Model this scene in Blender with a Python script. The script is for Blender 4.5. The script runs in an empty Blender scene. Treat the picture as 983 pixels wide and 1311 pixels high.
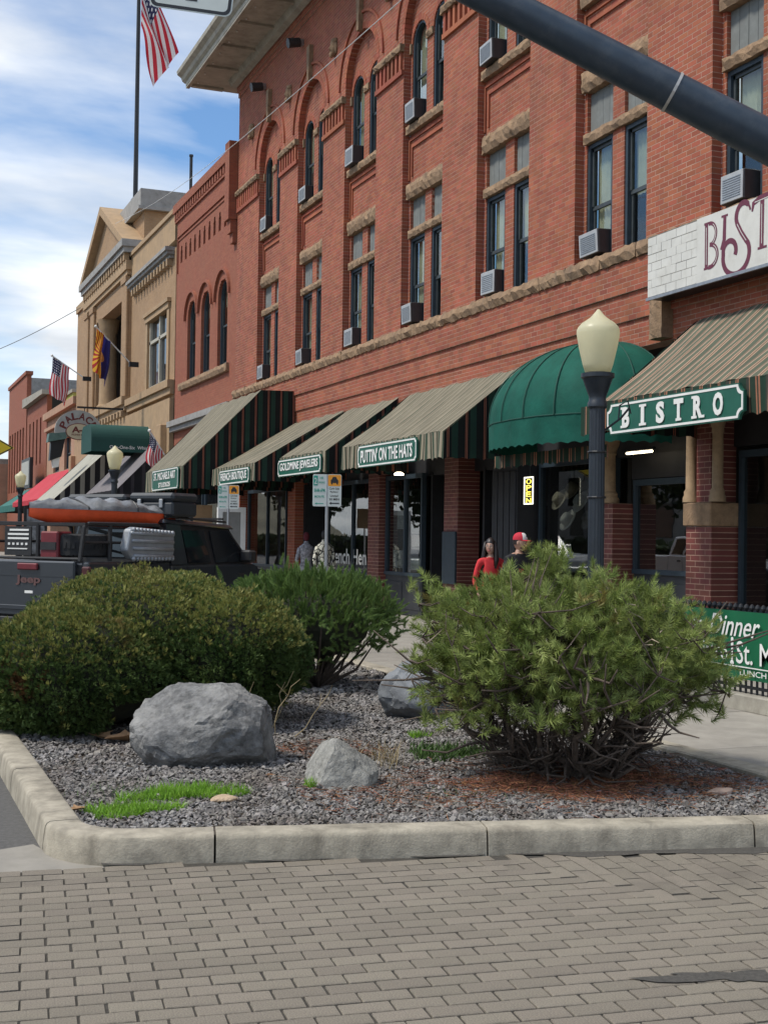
import bpy, math, random
import numpy as np
from mathutils import Vector, Matrix
R = math.radians
PI = math.pi
random.seed(7)
rng = np.random.default_rng(7)
sc = bpy.context.scene
COL = sc.collection

# ---------------------------------------------------------------- camera, sky, sun, exposure
HEAD, PITCH, ROLL = R(21.98), R(1.06), R(0.8)
CAM = Vector((0, 0, 1.8))
fw = Vector((math.sin(HEAD) * math.cos(PITCH), math.cos(HEAD) * math.cos(PITCH), math.sin(PITCH)))
rt = Vector((math.cos(HEAD), -math.sin(HEAD), 0))
up = rt.cross(fw)
cr = rt * math.cos(ROLL) + up * math.sin(ROLL)
cu = up * math.cos(ROLL) - rt * math.sin(ROLL)
cam = bpy.data.cameras.new('camera')
cam.sensor_fit = 'VERTICAL'
cam.sensor_height = 36.0
cam.lens = 45.31
cam.clip_end = 4000
camo = bpy.data.objects.new('camera', cam)
COL.objects.link(camo)
M = Matrix((cr, cu, -fw)).transposed().to_4x4()
M.translation = CAM
camo.matrix_world = M
sc.camera = camo

SUN_EL, SUN_AZ = R(57), R(-82)          # azimuth measured from +Y toward +X
sun_dir = Vector((math.sin(SUN_AZ) * math.cos(SUN_EL), math.cos(SUN_AZ) * math.cos(SUN_EL), math.sin(SUN_EL)))
world = bpy.data.worlds.new('World')
sc.world = world
world.use_nodes = True
wn, wl = world.node_tree.nodes, world.node_tree.links
wn.clear()
w_out = wn.new('ShaderNodeOutputWorld')
w_bg = wn.new('ShaderNodeBackground')
w_bg.inputs[1].default_value = 0.1
sky = wn.new('ShaderNodeTexSky')
sky.sky_type = 'NISHITA'
sky.sun_disc = False
sky.sun_elevation = SUN_EL
sky.sun_rotation = SUN_AZ
sky.air_density = 1.0
sky.dust_density = 0.6
w_tc = wn.new('ShaderNodeTexCoord')
w_sep = wn.new('ShaderNodeSeparateXYZ')
wl.new(w_tc.outputs['Generated'], w_sep.inputs[0])
w_den = wn.new('ShaderNodeMath'); w_den.operation = 'ADD'; w_den.inputs[1].default_value = 0.22
wl.new(w_sep.outputs['Z'], w_den.inputs[0])
w_dx = wn.new('ShaderNodeMath'); w_dx.operation = 'DIVIDE'
w_dy = wn.new('ShaderNodeMath'); w_dy.operation = 'DIVIDE'
wl.new(w_sep.outputs['X'], w_dx.inputs[0]); wl.new(w_den.outputs[0], w_dx.inputs[1])
wl.new(w_sep.outputs['Y'], w_dy.inputs[0]); wl.new(w_den.outputs[0], w_dy.inputs[1])
w_cmb = wn.new('ShaderNodeCombineXYZ')
wl.new(w_dx.outputs[0], w_cmb.inputs[0]); wl.new(w_dy.outputs[0], w_cmb.inputs[1])
w_map = wn.new('ShaderNodeMapping')
w_map.inputs['Location'].default_value = (6.1, 2.2, 0.0)
w_map.inputs['Rotation'].default_value = (0, 0, R(24))
w_map.inputs['Scale'].default_value = (0.85, 1.5, 1.0)
wl.new(w_cmb.outputs[0], w_map.inputs[0])
w_no = wn.new('ShaderNodeTexNoise')
w_no.inputs['Scale'].default_value = 1.15
w_no.inputs['Detail'].default_value = 7
w_no.inputs['Roughness'].default_value = 0.52
w_no.inputs['Distortion'].default_value = 0.25
wl.new(w_map.outputs[0], w_no.inputs['Vector'])
w_cr = wn.new('ShaderNodeValToRGB')
w_cr.color_ramp.elements[0].position = 0.40
w_cr.color_ramp.elements[1].position = 0.60
wl.new(w_no.outputs['Fac'], w_cr.inputs[0])
w_n2 = wn.new('ShaderNodeTexNoise')
w_n2.inputs['Scale'].default_value = 2.6
w_n2.inputs['Detail'].default_value = 5
wl.new(w_map.outputs[0], w_n2.inputs['Vector'])
w_c2 = wn.new('ShaderNodeValToRGB')
w_c2.color_ramp.elements[0].position = 0.3
w_c2.color_ramp.elements[0].color = (6.2, 6.6, 7.1, 1)
w_c2.color_ramp.elements[1].position = 0.65
w_c2.color_ramp.elements[1].color = (9.6, 9.8, 10.0, 1)
wl.new(w_n2.outputs['Fac'], w_c2.inputs[0])
w_mix = wn.new('ShaderNodeMixRGB')
w_hz = wn.new('ShaderNodeMapRange')            # cloud deck closes up toward the horizon
w_hz.inputs[1].default_value = 0.02; w_hz.inputs[2].default_value = 0.20; w_hz.inputs[3].default_value = 0.9; w_hz.inputs[4].default_value = 0.0
wl.new(w_sep.outputs['Z'], w_hz.inputs[0])
w_mx = wn.new('ShaderNodeMath'); w_mx.operation = 'MAXIMUM'
wl.new(w_cr.outputs[0], w_mx.inputs[0]); wl.new(w_hz.outputs[0], w_mx.inputs[1])
wl.new(w_mx.outputs[0], w_mix.inputs[0])
w_gain = wn.new('ShaderNodeMixRGB'); w_gain.blend_type = 'MULTIPLY'; w_gain.inputs[0].default_value = 1.0
w_gain.inputs[2].default_value = (0.85, 1.1, 1.32, 1)
wl.new(sky.outputs[0], w_gain.inputs[1])
wl.new(w_gain.outputs[0], w_mix.inputs[1])
wl.new(w_c2.outputs[0], w_mix.inputs[2])
wl.new(w_mix.outputs[0], w_bg.inputs[0])
wl.new(w_bg.outputs[0], w_out.inputs[0])

sl = bpy.data.lights.new('sun', 'SUN')
sl.energy = 2.7
sl.angle = R(9)
sl.color = (1.0, 0.95, 0.87)
so = bpy.data.objects.new('sun', sl)
COL.objects.link(so)
so.rotation_euler = (-sun_dir).to_track_quat('-Z', 'Y').to_euler()

sc.view_settings.view_transform = 'Standard'
sc.view_settings.look = 'None'
sc.view_settings.gamma = 1.0
sc.view_settings.exposure = 0.32
sc.view_settings.use_curve_mapping = False
sc.cycles.max_bounces = 6
sc.cycles.transparent_max_bounces = 12

# ---------------------------------------------------------------- helpers
LOCAL = set()


def link(o, parent=None):
    COL.objects.link(o)
    if parent is not None:
        o.parent = parent
        if parent.type == 'EMPTY' and parent.name not in LOCAL:
            o.matrix_parent_inverse = Matrix.Translation(-parent.location)
    return o


def tag(o, label=None, cat=None, group=None, kind=None):
    if label: o['label'] = label
    if cat: o['category'] = cat
    if group: o['group'] = group
    if kind: o['kind'] = kind
    return o


def thing(name, label, cat, loc=(0, 0, 0), group=None, local=False, rz=0.0):
    o = bpy.data.objects.new(name, None)
    o.empty_display_size = 0.2
    COL.objects.link(o)
    o.location = loc
    o.rotation_euler = (0, 0, rz)
    if local: LOCAL.add(o.name)
    return tag(o, label, cat, group)


def copy_tree(o, parent=None):
    c = o.copy()
    COL.objects.link(c)
    if parent is not None:
        c.parent = parent
    if o.name in LOCAL: LOCAL.add(c.name)
    for ch in list(o.children):
        copy_tree(ch, c)
    return c


class MB:
    def __init__(s):
        s.v = []; s.f = []

    def add(s, vs, fs):
        n = len(s.v)
        s.v.extend(tuple(p) for p in vs)
        s.f.extend(tuple(i + n for i in f) for f in fs)
        return s

    def box(s, x0, x1, y0, y1, z0, z1):
        return s.add([(x0, y0, z0), (x1, y0, z0), (x1, y1, z0), (x0, y1, z0), (x0, y0, z1), (x1, y0, z1), (x1, y1, z1), (x0, y1, z1)],
                     [(0, 3, 2, 1), (4, 5, 6, 7), (0, 1, 5, 4), (1, 2, 6, 5), (2, 3, 7, 6), (3, 0, 4, 7)])

    def cbox(s, x0, x1, y0, y1, z0, z1, c=0.01):
        """box with chamfered edges"""
        pts = []
        for sx, X in ((-1, x0), (1, x1)):
            for sy, Y in ((-1, y0), (1, y1)):
                for sz, Z in ((-1, z0), (1, z1)):
                    pts.append((X, Y - sy * c, Z - sz * c)); pts.append((X - sx * c, Y, Z - sz * c)); pts.append((X - sx * c, Y - sy * c, Z))
        I = lambda a, b, d, k: ((a * 2 + b) * 2 + d) * 3 + k
        fs = []
        for a in (0, 1):
            fs.append((I(a, 0, 0, 0), I(a, 1, 0, 0), I(a, 1, 1, 0), I(a, 0, 1, 0)))
            fs.append((I(0, a, 0, 1), I(1, a, 0, 1), I(1, a, 1, 1), I(0, a, 1, 1)))
            fs.append((I(0, 0, a, 2), I(1, 0, a, 2), I(1, 1, a, 2), I(0, 1, a, 2)))
            for b in (0, 1):
                fs.append((I(a, b, 0, 0), I(a, b, 1, 0), I(a, b, 1, 1), I(a, b, 0, 1)))
                fs.append((I(a, 0, b, 0), I(a, 1, b, 0), I(a, 1, b, 2), I(a, 0, b, 2)))
                fs.append((I(0, a, b, 1), I(1, a, b, 1), I(1, a, b, 2), I(0, a, b, 2)))
                for d in (0, 1):
                    fs.append((I(a, b, d, 0), I(a, b, d, 1), I(a, b, d, 2)))
        return s.add(pts, fs)

    def quad(s, a, b, c, d):
        return s.add([a, b, c, d], [(0, 1, 2, 3)])

    def prism(s, poly, axis, a, b):
        """poly: 2D points; axis 'x': (y,z), 'y': (x,z), 'z': (x,y)"""
        def P(p, t):
            if axis == 'x': return (t, p[0], p[1])
            if axis == 'y': return (p[0], t, p[1])
            return (p[0], p[1], t)
        n = len(poly)
        vs = [P(p, a) for p in poly] + [P(p, b) for p in poly]
        fs = [tuple(range(n - 1, -1, -1)), tuple(range(n, 2 * n))]
        fs += [(i, (i + 1) % n, n + (i + 1) % n, n + i) for i in range(n)]
        return s.add(vs, fs)

    def tube(s, path, r, n=8, cap=True):
        path = [Vector(p) for p in path]
        m = len(path)
        rr = r if isinstance(r, (list, tuple)) else [r] * m
        vs = []
        t0 = (path[1] - path[0]).normalized()
        ref = Vector((0, 0, 1)) if abs(t0.z) < 0.9 else Vector((1, 0, 0))
        nrm = t0.cross(ref).normalized()
        for i, p in enumerate(path):
            t = (path[min(i + 1, m - 1)] - path[max(i - 1, 0)])
            t = t.normalized() if t.length > 1e-9 else t0
            nrm = (nrm - t * nrm.dot(t)).normalized()
            bn = t.cross(nrm)
            for k in range(n):
                a = 2 * PI * k / n
                vs.append(p + (nrm * math.cos(a) + bn * math.sin(a)) * rr[i])
        fs = []
        for i in range(m - 1):
            for k in range(n):
                k2 = (k + 1) % n
                fs.append((i * n + k, i * n + k2, (i + 1) * n + k2, (i + 1) * n + k))
        if cap:
            fs.append(tuple(range(n - 1, -1, -1)))
            fs.append(tuple((m - 1) * n + k for k in range(n)))
        return s.add(vs, fs)

    def lathe(s, prof, c=(0, 0, 0), n=16, sx=1.0, sy=1.0):
        vs = []
        for r, z in prof:
            for k in range(n):
                a = 2 * PI * k / n
                vs.append((c[0] + r * sx * math.cos(a), c[1] + r * sy * math.sin(a), c[2] + z))
        fs = []
        for i in range(len(prof) - 1):
            for k in range(n):
                k2 = (k + 1) % n
                fs.append((i * n + k, i * n + k2, (i + 1) * n + k2, (i + 1) * n + k))
        fs.append(tuple(range(n - 1, -1, -1)))
        fs.append(tuple((len(prof) - 1) * n + k for k in range(n)))
        return s.add(vs, fs)

    def grid(s, fn, nu, nv):
        """fn(u,v)->point, u,v in 0..1"""
        vs = [fn(i / nu, j / nv) for i in range(nu + 1) for j in range(nv + 1)]
        w = nv + 1
        fs = [(i * w + j, (i + 1) * w + j, (i + 1) * w + j + 1, i * w + j + 1) for i in range(nu) for j in range(nv)]
        return s.add(vs, fs)

    def ball(s, c, rx, ry, rz, n=12, m=8):
        prof = []
        vs = []
        for i in range(1, m):
            a = PI * i / m
            for k in range(n):
                b = 2 * PI * k / n
                vs.append((c[0] + rx * math.sin(a) * math.cos(b), c[1] + ry * math.sin(a) * math.sin(b), c[2] - rz * math.cos(a)))
        vs.append((c[0], c[1], c[2] - rz)); vs.append((c[0], c[1], c[2] + rz))
        B, T = len(vs) - 2, len(vs) - 1
        fs = []
        for i in range(m - 2):
            for k in range(n):
                k2 = (k + 1) % n
                fs.append((i * n + k, i * n + k2, (i + 1) * n + k2, (i + 1) * n + k))
        for k in range(n):
            k2 = (k + 1) % n
            fs.append((B, k2, k)); fs.append((T, (m - 2) * n + k, (m - 2) * n + k2))
        return s.add(vs, fs)

    def xf(s, mat):
        s.v = [tuple(mat @ Vector(p)) for p in s.v]
        return s

    def build(s, name, mat, parent=None, smooth=False, kind=None, label=None):
        me = bpy.data.meshes.new(name)
        me.from_pydata(s.v, [], s.f)
        me.materials.append(mat)
        if smooth:
            me.shade_smooth()
        o = bpy.data.objects.new(name, me)
        link(o, parent)
        if kind: o['kind'] = kind
        if label: o['label'] = label
        return o


def sharp(o, ang=35):
    """smooth shading with sharp edges above an angle"""
    me = o.data
    me.shade_smooth()
    try:
        me.set_sharp_from_angle(angle=R(ang))
    except Exception:
        pass
    return o


def mesh_np(name, V, F, mat, parent=None, smooth=False, kind=None):
    """V (n,3) float, F (m,k) int with a constant k"""
    V = np.asarray(V, dtype=np.float32); F = np.asarray(F, dtype=np.int32)
    me = bpy.data.meshes.new(name)
    me.vertices.add(len(V)); me.vertices.foreach_set('co', V.ravel())
    k = F.shape[1]
    me.loops.add(F.size); me.loops.foreach_set('vertex_index', F.ravel())
    me.polygons.add(len(F))
    me.polygons.foreach_set('loop_start', np.arange(0, F.size, k, dtype=np.int32))
    me.polygons.foreach_set('loop_total', np.full(len(F), k, dtype=np.int32))
    me.update(calc_edges=True)
    me.validate()
    me.materials.append(mat)
    if smooth: me.shade_smooth()
    else: me.shade_flat()
    o = bpy.data.objects.new(name, me)
    link(o, parent)
    if kind: o['kind'] = kind
    return o


def scatter(tv, tf, pos, mats, k=None):
    """instances of a template (tv,tf) at pos with 3x3 mats -> V,F"""
    tv = np.asarray(tv, float); tf = np.asarray(tf, int)
    N = len(pos)
    V = np.einsum('nij,vj->nvi', mats, tv) + pos[:, None, :]
    F = tf[None] + (np.arange(N) * len(tv))[:, None, None]
    return V.reshape(-1, 3), F.reshape(-1, tf.shape[1])


def frames(dirs, roll=None, scale=None):
    """rotation matrices whose Z column follows dirs"""
    d = dirs / np.linalg.norm(dirs, axis=1, keepdims=True)
    ref = np.where(np.abs(d[:, 2:3]) < 0.9, np.array([[0, 0, 1.0]]), np.array([[1.0, 0, 0]]))
    a = np.cross(ref, d); a /= np.linalg.norm(a, axis=1, keepdims=True)
    b = np.cross(d, a)
    if roll is None: roll = rng.uniform(0, 2 * PI, len(d))
    c, s_ = np.cos(roll)[:, None], np.sin(roll)[:, None]
    a2 = a * c + b * s_; b2 = b * c - a * s_
    m = np.stack([a2, b2, d], axis=2)
    if scale is not None: m = m * np.asarray(scale)[:, None, None]
    return m


# ---------------------------------------------------------------- materials
MATS = {}


def nn(t, typ, **kw):
    n = t.nodes.new(typ)
    for k, v in kw.items():
        setattr(n, k, v)
    return n


def mat(name, col, rough=0.7, var=0.0, scale=6.0, col2=None, bump=0.0, bscale=40.0, metal=0.0, spec=0.5, island=0.0, stain=None, sscale=1.2, samt=0.5, coat=0.0, emit=None, trans=0.0, sst=1.0):
    """principled with noise colour variation, per-island brightness jitter, blotchy stains and bump"""
    if name in MATS: return MATS[name]
    m = bpy.data.materials.new(name)
    m.use_nodes = True
    t = m.node_tree
    b = t.nodes['Principled BSDF']
    b.inputs['Roughness'].default_value = rough
    b.inputs['Metallic'].default_value = metal
    b.inputs['Specular IOR Level'].default_value = spec
    if coat: b.inputs['Coat Weight'].default_value = coat; b.inputs['Coat Roughness'].default_value = 0.08
    L = t.links.new
    tc = nn(t, 'ShaderNodeTexCoord')
    rgb = nn(t, 'ShaderNodeRGB'); rgb.outputs[0].default_value = (*col, 1)
    cur = rgb.outputs[0]
    if var or col2:
        no = nn(t, 'ShaderNodeTexNoise'); no.inputs['Scale'].default_value = scale; no.inputs['Detail'].default_value = 6
        no.inputs['Roughness'].default_value = 0.62
        L(tc.outputs['Object'], no.inputs['Vector'])
        mr = nn(t, 'ShaderNodeMapRange'); mr.inputs[1].default_value = 0.32; mr.inputs[2].default_value = 0.68
        L(no.outputs['Fac'], mr.inputs[0])
        mx = nn(t, 'ShaderNodeMixRGB')
        c2 = col2 if col2 else tuple(c * (1 - var) for c in col)
        c1 = col if col2 else tuple(min(1, c * (1 + var)) for c in col)
        mx.inputs[1].default_value = (*c1, 1); mx.inputs[2].default_value = (*c2, 1)
        L(mr.outputs[0], mx.inputs[0]); cur = mx.outputs[0]
    if stain:
        n3 = nn(t, 'ShaderNodeTexNoise'); n3.inputs['Scale'].default_value = sscale; n3.inputs['Detail'].default_value = 9; n3.inputs['Roughness'].default_value = 0.7
        mpg = nn(t, 'ShaderNodeMapping'); mpg.inputs['Scale'].default_value = (1, 1, sst); L(tc.outputs['Object'], mpg.inputs[0]); L(mpg.outputs[0], n3.inputs['Vector'])
        mr = nn(t, 'ShaderNodeMapRange'); mr.inputs[1].default_value = 0.5; mr.inputs[2].default_value = 0.72; mr.inputs[4].default_value = samt
        L(n3.outputs['Fac'], mr.inputs[0])
        mx = nn(t, 'ShaderNodeMixRGB'); mx.inputs[2].default_value = (*stain, 1)
        L(mr.outputs[0], mx.inputs[0]); L(cur, mx.inputs[1]); cur = mx.outputs[0]
    if island:
        ge = nn(t, 'ShaderNodeNewGeometry'); oi = nn(t, 'ShaderNodeObjectInfo')
        ad = nn(t, 'ShaderNodeMath', operation='ADD'); L(ge.outputs['Random Per Island'], ad.inputs[0]); L(oi.outputs['Random'], ad.inputs[1])
        fr = nn(t, 'ShaderNodeMath', operation='FRACT'); L(ad.outputs[0], fr.inputs[0])
        mr = nn(t, 'ShaderNodeMapRange'); mr.inputs[3].default_value = 1 - island; mr.inputs[4].default_value = 1 + island
        L(fr.outputs[0], mr.inputs[0])
        hs = nn(t, 'ShaderNodeHueSaturation')
        L(mr.outputs[0], hs.inputs['Value']); L(cur, hs.inputs['Color'])
        f2 = nn(t, 'ShaderNodeMath', operation='MULTIPLY'); L(fr.outputs[0], f2.inputs[0]); f2.inputs[1].default_value = 7.31
        f3 = nn(t, 'ShaderNodeMath', operation='FRACT'); L(f2.outputs[0], f3.inputs[0])
        m4 = nn(t, 'ShaderNodeMapRange'); m4.inputs[3].default_value = 0.5 - island * 0.04; m4.inputs[4].default_value = 0.5 + island * 0.04
        L(f3.outputs[0], m4.inputs[0]); L(m4.outputs[0], hs.inputs['Hue'])
        cur = hs.outputs[0]
    L(cur, b.inputs['Base Color'])
    if bump:
        n2 = nn(t, 'ShaderNodeTexNoise'); n2.inputs['Scale'].default_value = bscale; n2.inputs['Detail'].default_value = 8
        n2.inputs['Roughness'].default_value = 0.65
        L(tc.outputs['Object'], n2.inputs['Vector'])
        bp = nn(t, 'ShaderNodeBump'); bp.inputs['Strength'].default_value = min(1.0, bump); bp.inputs['Distance'].default_value = 0.02
        L(n2.outputs['Fac'], bp.inputs['Height']); L(bp.outputs[0], b.inputs['Normal'])
    if emit:
        b.inputs['Emission Color'].default_value = (*emit[:3], 1); b.inputs['Emission Strength'].default_value = emit[3]
    if trans:
        b.inputs['Subsurface Weight'].default_value = 0.0
        tr = nn(t, 'ShaderNodeBsdfTranslucent'); ms = nn(t, 'ShaderNodeMixShader'); ms.inputs[0].default_value = trans
        L(cur, tr.inputs[0]); L(b.outputs[0], ms.inputs[1]); L(tr.outputs[0], ms.inputs[2])
        L(ms.outputs[0], t.nodes['Material Output'].inputs[0])
    MATS[name] = m
    return m


def mat_bricks(name, c1, c2, mortar, w=0.21, h=0.075, axis='x', stain=None):
    """brick pattern for walls too far away to tell the bricks apart"""
    m = bpy.data.materials.new(name); m.use_nodes = True
    t = m.node_tree; b = t.nodes['Principled BSDF']; b.inputs['Roughness'].default_value = 0.85
    L = t.links.new
    tc = nn(t, 'ShaderNodeTexCoord'); sp = nn(t, 'ShaderNodeSeparateXYZ'); L(tc.outputs['Object'], sp.inputs[0])
    ad = nn(t, 'ShaderNodeMath', operation='ADD'); L(sp.outputs['X'], ad.inputs[0]); L(sp.outputs['Y'], ad.inputs[1])
    cb = nn(t, 'ShaderNodeCombineXYZ'); L(ad.outputs[0], cb.inputs[0]); L(sp.outputs['Z'], cb.inputs[1])
    br = nn(t, 'ShaderNodeTexBrick'); L(cb.outputs[0], br.inputs['Vector'])
    br.inputs['Color1'].default_value = (*c1, 1); br.inputs['Color2'].default_value = (*c2, 1); br.inputs['Mortar'].default_value = (*mortar, 1)
    br.inputs['Scale'].default_value = 1.0; br.inputs['Brick Width'].default_value = w; br.inputs['Row Height'].default_value = h
    br.inputs['Mortar Size'].default_value = 0.008; br.inputs['Bias'].default_value = 0.0
    no = nn(t, 'ShaderNodeTexNoise'); no.inputs['Scale'].default_value = 0.9; no.inputs['Detail'].default_value = 8; no.inputs['Roughness'].default_value = 0.68
    L(tc.outputs['Object'], no.inputs['Vector'])
    mr = nn(t, 'ShaderNodeMapRange'); mr.inputs[1].default_value = 0.35; mr.inputs[2].default_value = 0.7; mr.inputs[3].default_value = 0.0; mr.inputs[4].default_value = 0.55
    L(no.outputs['Fac'], mr.inputs[0])
    mx = nn(t, 'ShaderNodeMixRGB'); mx.inputs[2].default_value = (*(stain or tuple(c * 0.6 for c in c1)), 1)
    L(mr.outputs[0], mx.inputs[0]); L(br.outputs['Color'], mx.inputs[1]); L(mx.outputs[0], b.inputs['Base Color'])
    bp = nn(t, 'ShaderNodeBump'); bp.inputs['Strength'].default_value = 0.6; bp.inputs['Distance'].default_value = 0.01; bp.invert = True
    L(br.outputs['Fac'], bp.inputs['Height']); L(bp.outputs[0], b.inputs['Normal'])
    return m


def mat_stripes(name, bands, period, axis='Y', rough=0.85, var=0.18, trans=0.0):
    """bands: list of (position 0..1, colour) printed across the cloth along one axis of the object"""
    m = bpy.data.materials.new(name); m.use_nodes = True
    t = m.node_tree; b = t.nodes['Principled BSDF']; b.inputs['Roughness'].default_value = rough; b.inputs['Specular IOR Level'].default_value = 0.2
    L = t.links.new
    tc = nn(t, 'ShaderNodeTexCoord'); sp = nn(t, 'ShaderNodeSeparateXYZ'); L(tc.outputs['Object'], sp.inputs[0])
    dv = nn(t, 'ShaderNodeMath', operation='DIVIDE'); L(sp.outputs[axis], dv.inputs[0]); dv.inputs[1].default_value = period
    fr = nn(t, 'ShaderNodeMath', operation='FRACT'); L(dv.outputs[0], fr.inputs[0])
    cr_ = nn(t, 'ShaderNodeValToRGB'); cr_.color_ramp.interpolation = 'CONSTANT'
    el = cr_.color_ramp.elements
    while len(el) < len(bands): el.new(0.5)
    for e, (p, c) in zip(el, bands):
        e.position = p; e.color = (*c, 1)
    L(fr.outputs[0], cr_.inputs[0])
    no = nn(t, 'ShaderNodeTexNoise'); no.inputs['Scale'].default_value = 2.2; no.inputs['Detail'].default_value = 7
    L(tc.outputs['Object'], no.inputs['Vector'])
    mr = nn(t, 'ShaderNodeMapRange'); mr.inputs[1].default_value = 0.3; mr.inputs[2].default_value = 0.7; mr.inputs[3].default_value = 1 - var; mr.inputs[4].default_value = 1 + var * 0.6
    L(no.outputs['Fac'], mr.inputs[0])
    hs = nn(t, 'ShaderNodeHueSaturation'); L(mr.outputs[0], hs.inputs['Value']); L(cr_.outputs[0], hs.inputs['Color'])
    L(hs.outputs[0], b.inputs['Base Color'])
    n2 = nn(t, 'ShaderNodeTexNoise'); n2.inputs['Scale'].default_value = 5; n2.inputs['Detail'].default_value = 3
    L(tc.outputs['Object'], n2.inputs['Vector'])
    bp = nn(t, 'ShaderNodeBump'); bp.inputs['Strength'].default_value = 0.35; bp.inputs['Distance'].default_value = 0.03
    L(n2.outputs['Fac'], bp.inputs['Height']); L(bp.outputs[0], b.inputs['Normal'])
    if trans:
        tr = nn(t, 'ShaderNodeBsdfTranslucent'); ms = nn(t, 'ShaderNodeMixShader'); ms.inputs[0].default_value = trans
        L(hs.outputs[0], tr.inputs[0]); L(b.outputs[0], ms.inputs[1]); L(tr.outputs[0], ms.inputs[2])
        L(ms.outputs[0], t.nodes['Material Output'].inputs[0])
    return m


def mat_glass(name, tint=(0.75, 0.8, 0.8), ior=1.5, boost=0.03, wave=0.0):
    """pane: see-through with fresnel reflection"""
    m = bpy.data.materials.new(name); m.use_nodes = True
    t = m.node_tree; t.nodes.remove(t.nodes['Principled BSDF']); L = t.links.new
    tr = nn(t, 'ShaderNodeBsdfTransparent'); tr.inputs[0].default_value = (*tint, 1)
    gl = nn(t, 'ShaderNodeBsdfGlossy'); gl.inputs['Roughness'].default_value = 0.01
    fz = nn(t, 'ShaderNodeLayerWeight'); fz.inputs[0].default_value = 0.5
    p5 = nn(t, 'ShaderNodeMath', operation='POWER'); L(fz.outputs['Facing'], p5.inputs[0]); p5.inputs[1].default_value = 4.0
    ad = nn(t, 'ShaderNodeMath', operation='ADD'); L(p5.outputs[0], ad.inputs[0]); ad.inputs[1].default_value = boost + 0.03; ad.use_clamp = True
    if wave:
        tc = nn(t, 'ShaderNodeTexCoord'); no = nn(t, 'ShaderNodeTexNoise'); no.inputs['Scale'].default_value = 1.3
        L(tc.outputs['Object'], no.inputs['Vector'])
        bp = nn(t, 'ShaderNodeBump'); bp.inputs['Strength'].default_value = wave; bp.inputs['Distance'].default_value = 0.02
        L(no.outputs['Fac'], bp.inputs['Height']); L(bp.outputs[0], gl.inputs['Normal'])
    ms = nn(t, 'ShaderNodeMixShader'); L(ad.outputs[0], ms.inputs[0]); L(tr.outputs[0], ms.inputs[1]); L(gl.outputs[0], ms.inputs[2])
    L(ms.outputs[0], t.nodes['Material Output'].inputs[0])
    return m


def mat_leaf(name, c1, c2, rough=0.55, trans=0.25, scale=5.0, dead=None, deadamt=0.0, vr=0.4):
    m = bpy.data.materials.new(name); m.use_nodes = True
    t = m.node_tree; b = t.nodes['Principled BSDF']; b.inputs['Roughness'].default_value = rough; b.inputs['Specular IOR Level'].default_value = 0.3
    L = t.links.new
    tc = nn(t, 'ShaderNodeTexCoord'); ge = nn(t, 'ShaderNodeNewGeometry')
    no = nn(t, 'ShaderNodeTexNoise'); no.inputs['Scale'].default_value = scale; no.inputs['Detail'].default_value = 4
    L(tc.outputs['Object'], no.inputs['Vector'])
    mr = nn(t, 'ShaderNodeMapRange'); mr.inputs[1].default_value = 0.3; mr.inputs[2].default_value = 0.7
    L(no.outputs['Fac'], mr.inputs[0])
    mx = nn(t, 'ShaderNodeMixRGB'); mx.inputs[1].default_value = (*c1, 1); mx.inputs[2].default_value = (*c2, 1); L(mr.outputs[0], mx.inputs[0])
    cur = mx.outputs[0]
    if dead:
        n2 = nn(t, 'ShaderNodeTexNoise'); n2.inputs['Scale'].default_value = 3.1; n2.inputs['Detail'].default_value = 3
        L(tc.outputs['Object'], n2.inputs['Vector'])
        m2 = nn(t, 'ShaderNodeMapRange'); m2.inputs[1].default_value = 0.62; m2.inputs[2].default_value = 0.70; m2.inputs[4].default_value = deadamt
        L(n2.outputs['Fac'], m2.inputs[0])
        mz = nn(t, 'ShaderNodeMixRGB'); mz.inputs[2].default_value = (*dead, 1); L(m2.outputs[0], mz.inputs[0]); L(cur, mz.inputs[1]); cur = mz.outputs[0]
    m3 = nn(t, 'ShaderNodeMapRange'); m3.inputs[3].default_value = 1 - vr; m3.inputs[4].default_value = 1 + vr
    L(ge.outputs['Random Per Island'], m3.inputs[0])
    hs = nn(t, 'ShaderNodeHueSaturation'); L(m3.outputs[0], hs.inputs['Value']); L(cur, hs.inputs['Color'])
    L(hs.outputs[0], b.inputs['Base Color'])
    tr = nn(t, 'ShaderNodeBsdfTranslucent'); ms = nn(t, 'ShaderNodeMixShader'); ms.inputs[0].default_value = trans
    L(hs.outputs[0], tr.inputs[0]); L(b.outputs[0], ms.inputs[1]); L(tr.outputs[0], ms.inputs[2])
    L(ms.outputs[0], t.nodes['Material Output'].inputs[0])
    return m


def text_mesh(s_, bold=0.0, space=1.0, shear=0.0, extrude=0.0):
    c = bpy.data.curves.new('lettering', 'FONT')
    c.body = s_; c.size = 1.0; c.offset = bold; c.space_character = space; c.shear = shear; c.extrude = extrude
    c.resolution_u = 3
    o = bpy.data.objects.new('lettering', c); COL.objects.link(o)
    bpy.context.view_layer.update()
    dg = bpy.context.evaluated_depsgraph_get()
    me = bpy.data.meshes.new_from_object(o.evaluated_get(dg))
    vs = [tuple(v.co) for v in me.vertices]; fs = [tuple(p.vertices) for p in me.polygons]
    bpy.data.objects.remove(o); bpy.data.curves.remove(c); bpy.data.meshes.remove(me)
    return vs, fs


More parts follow.
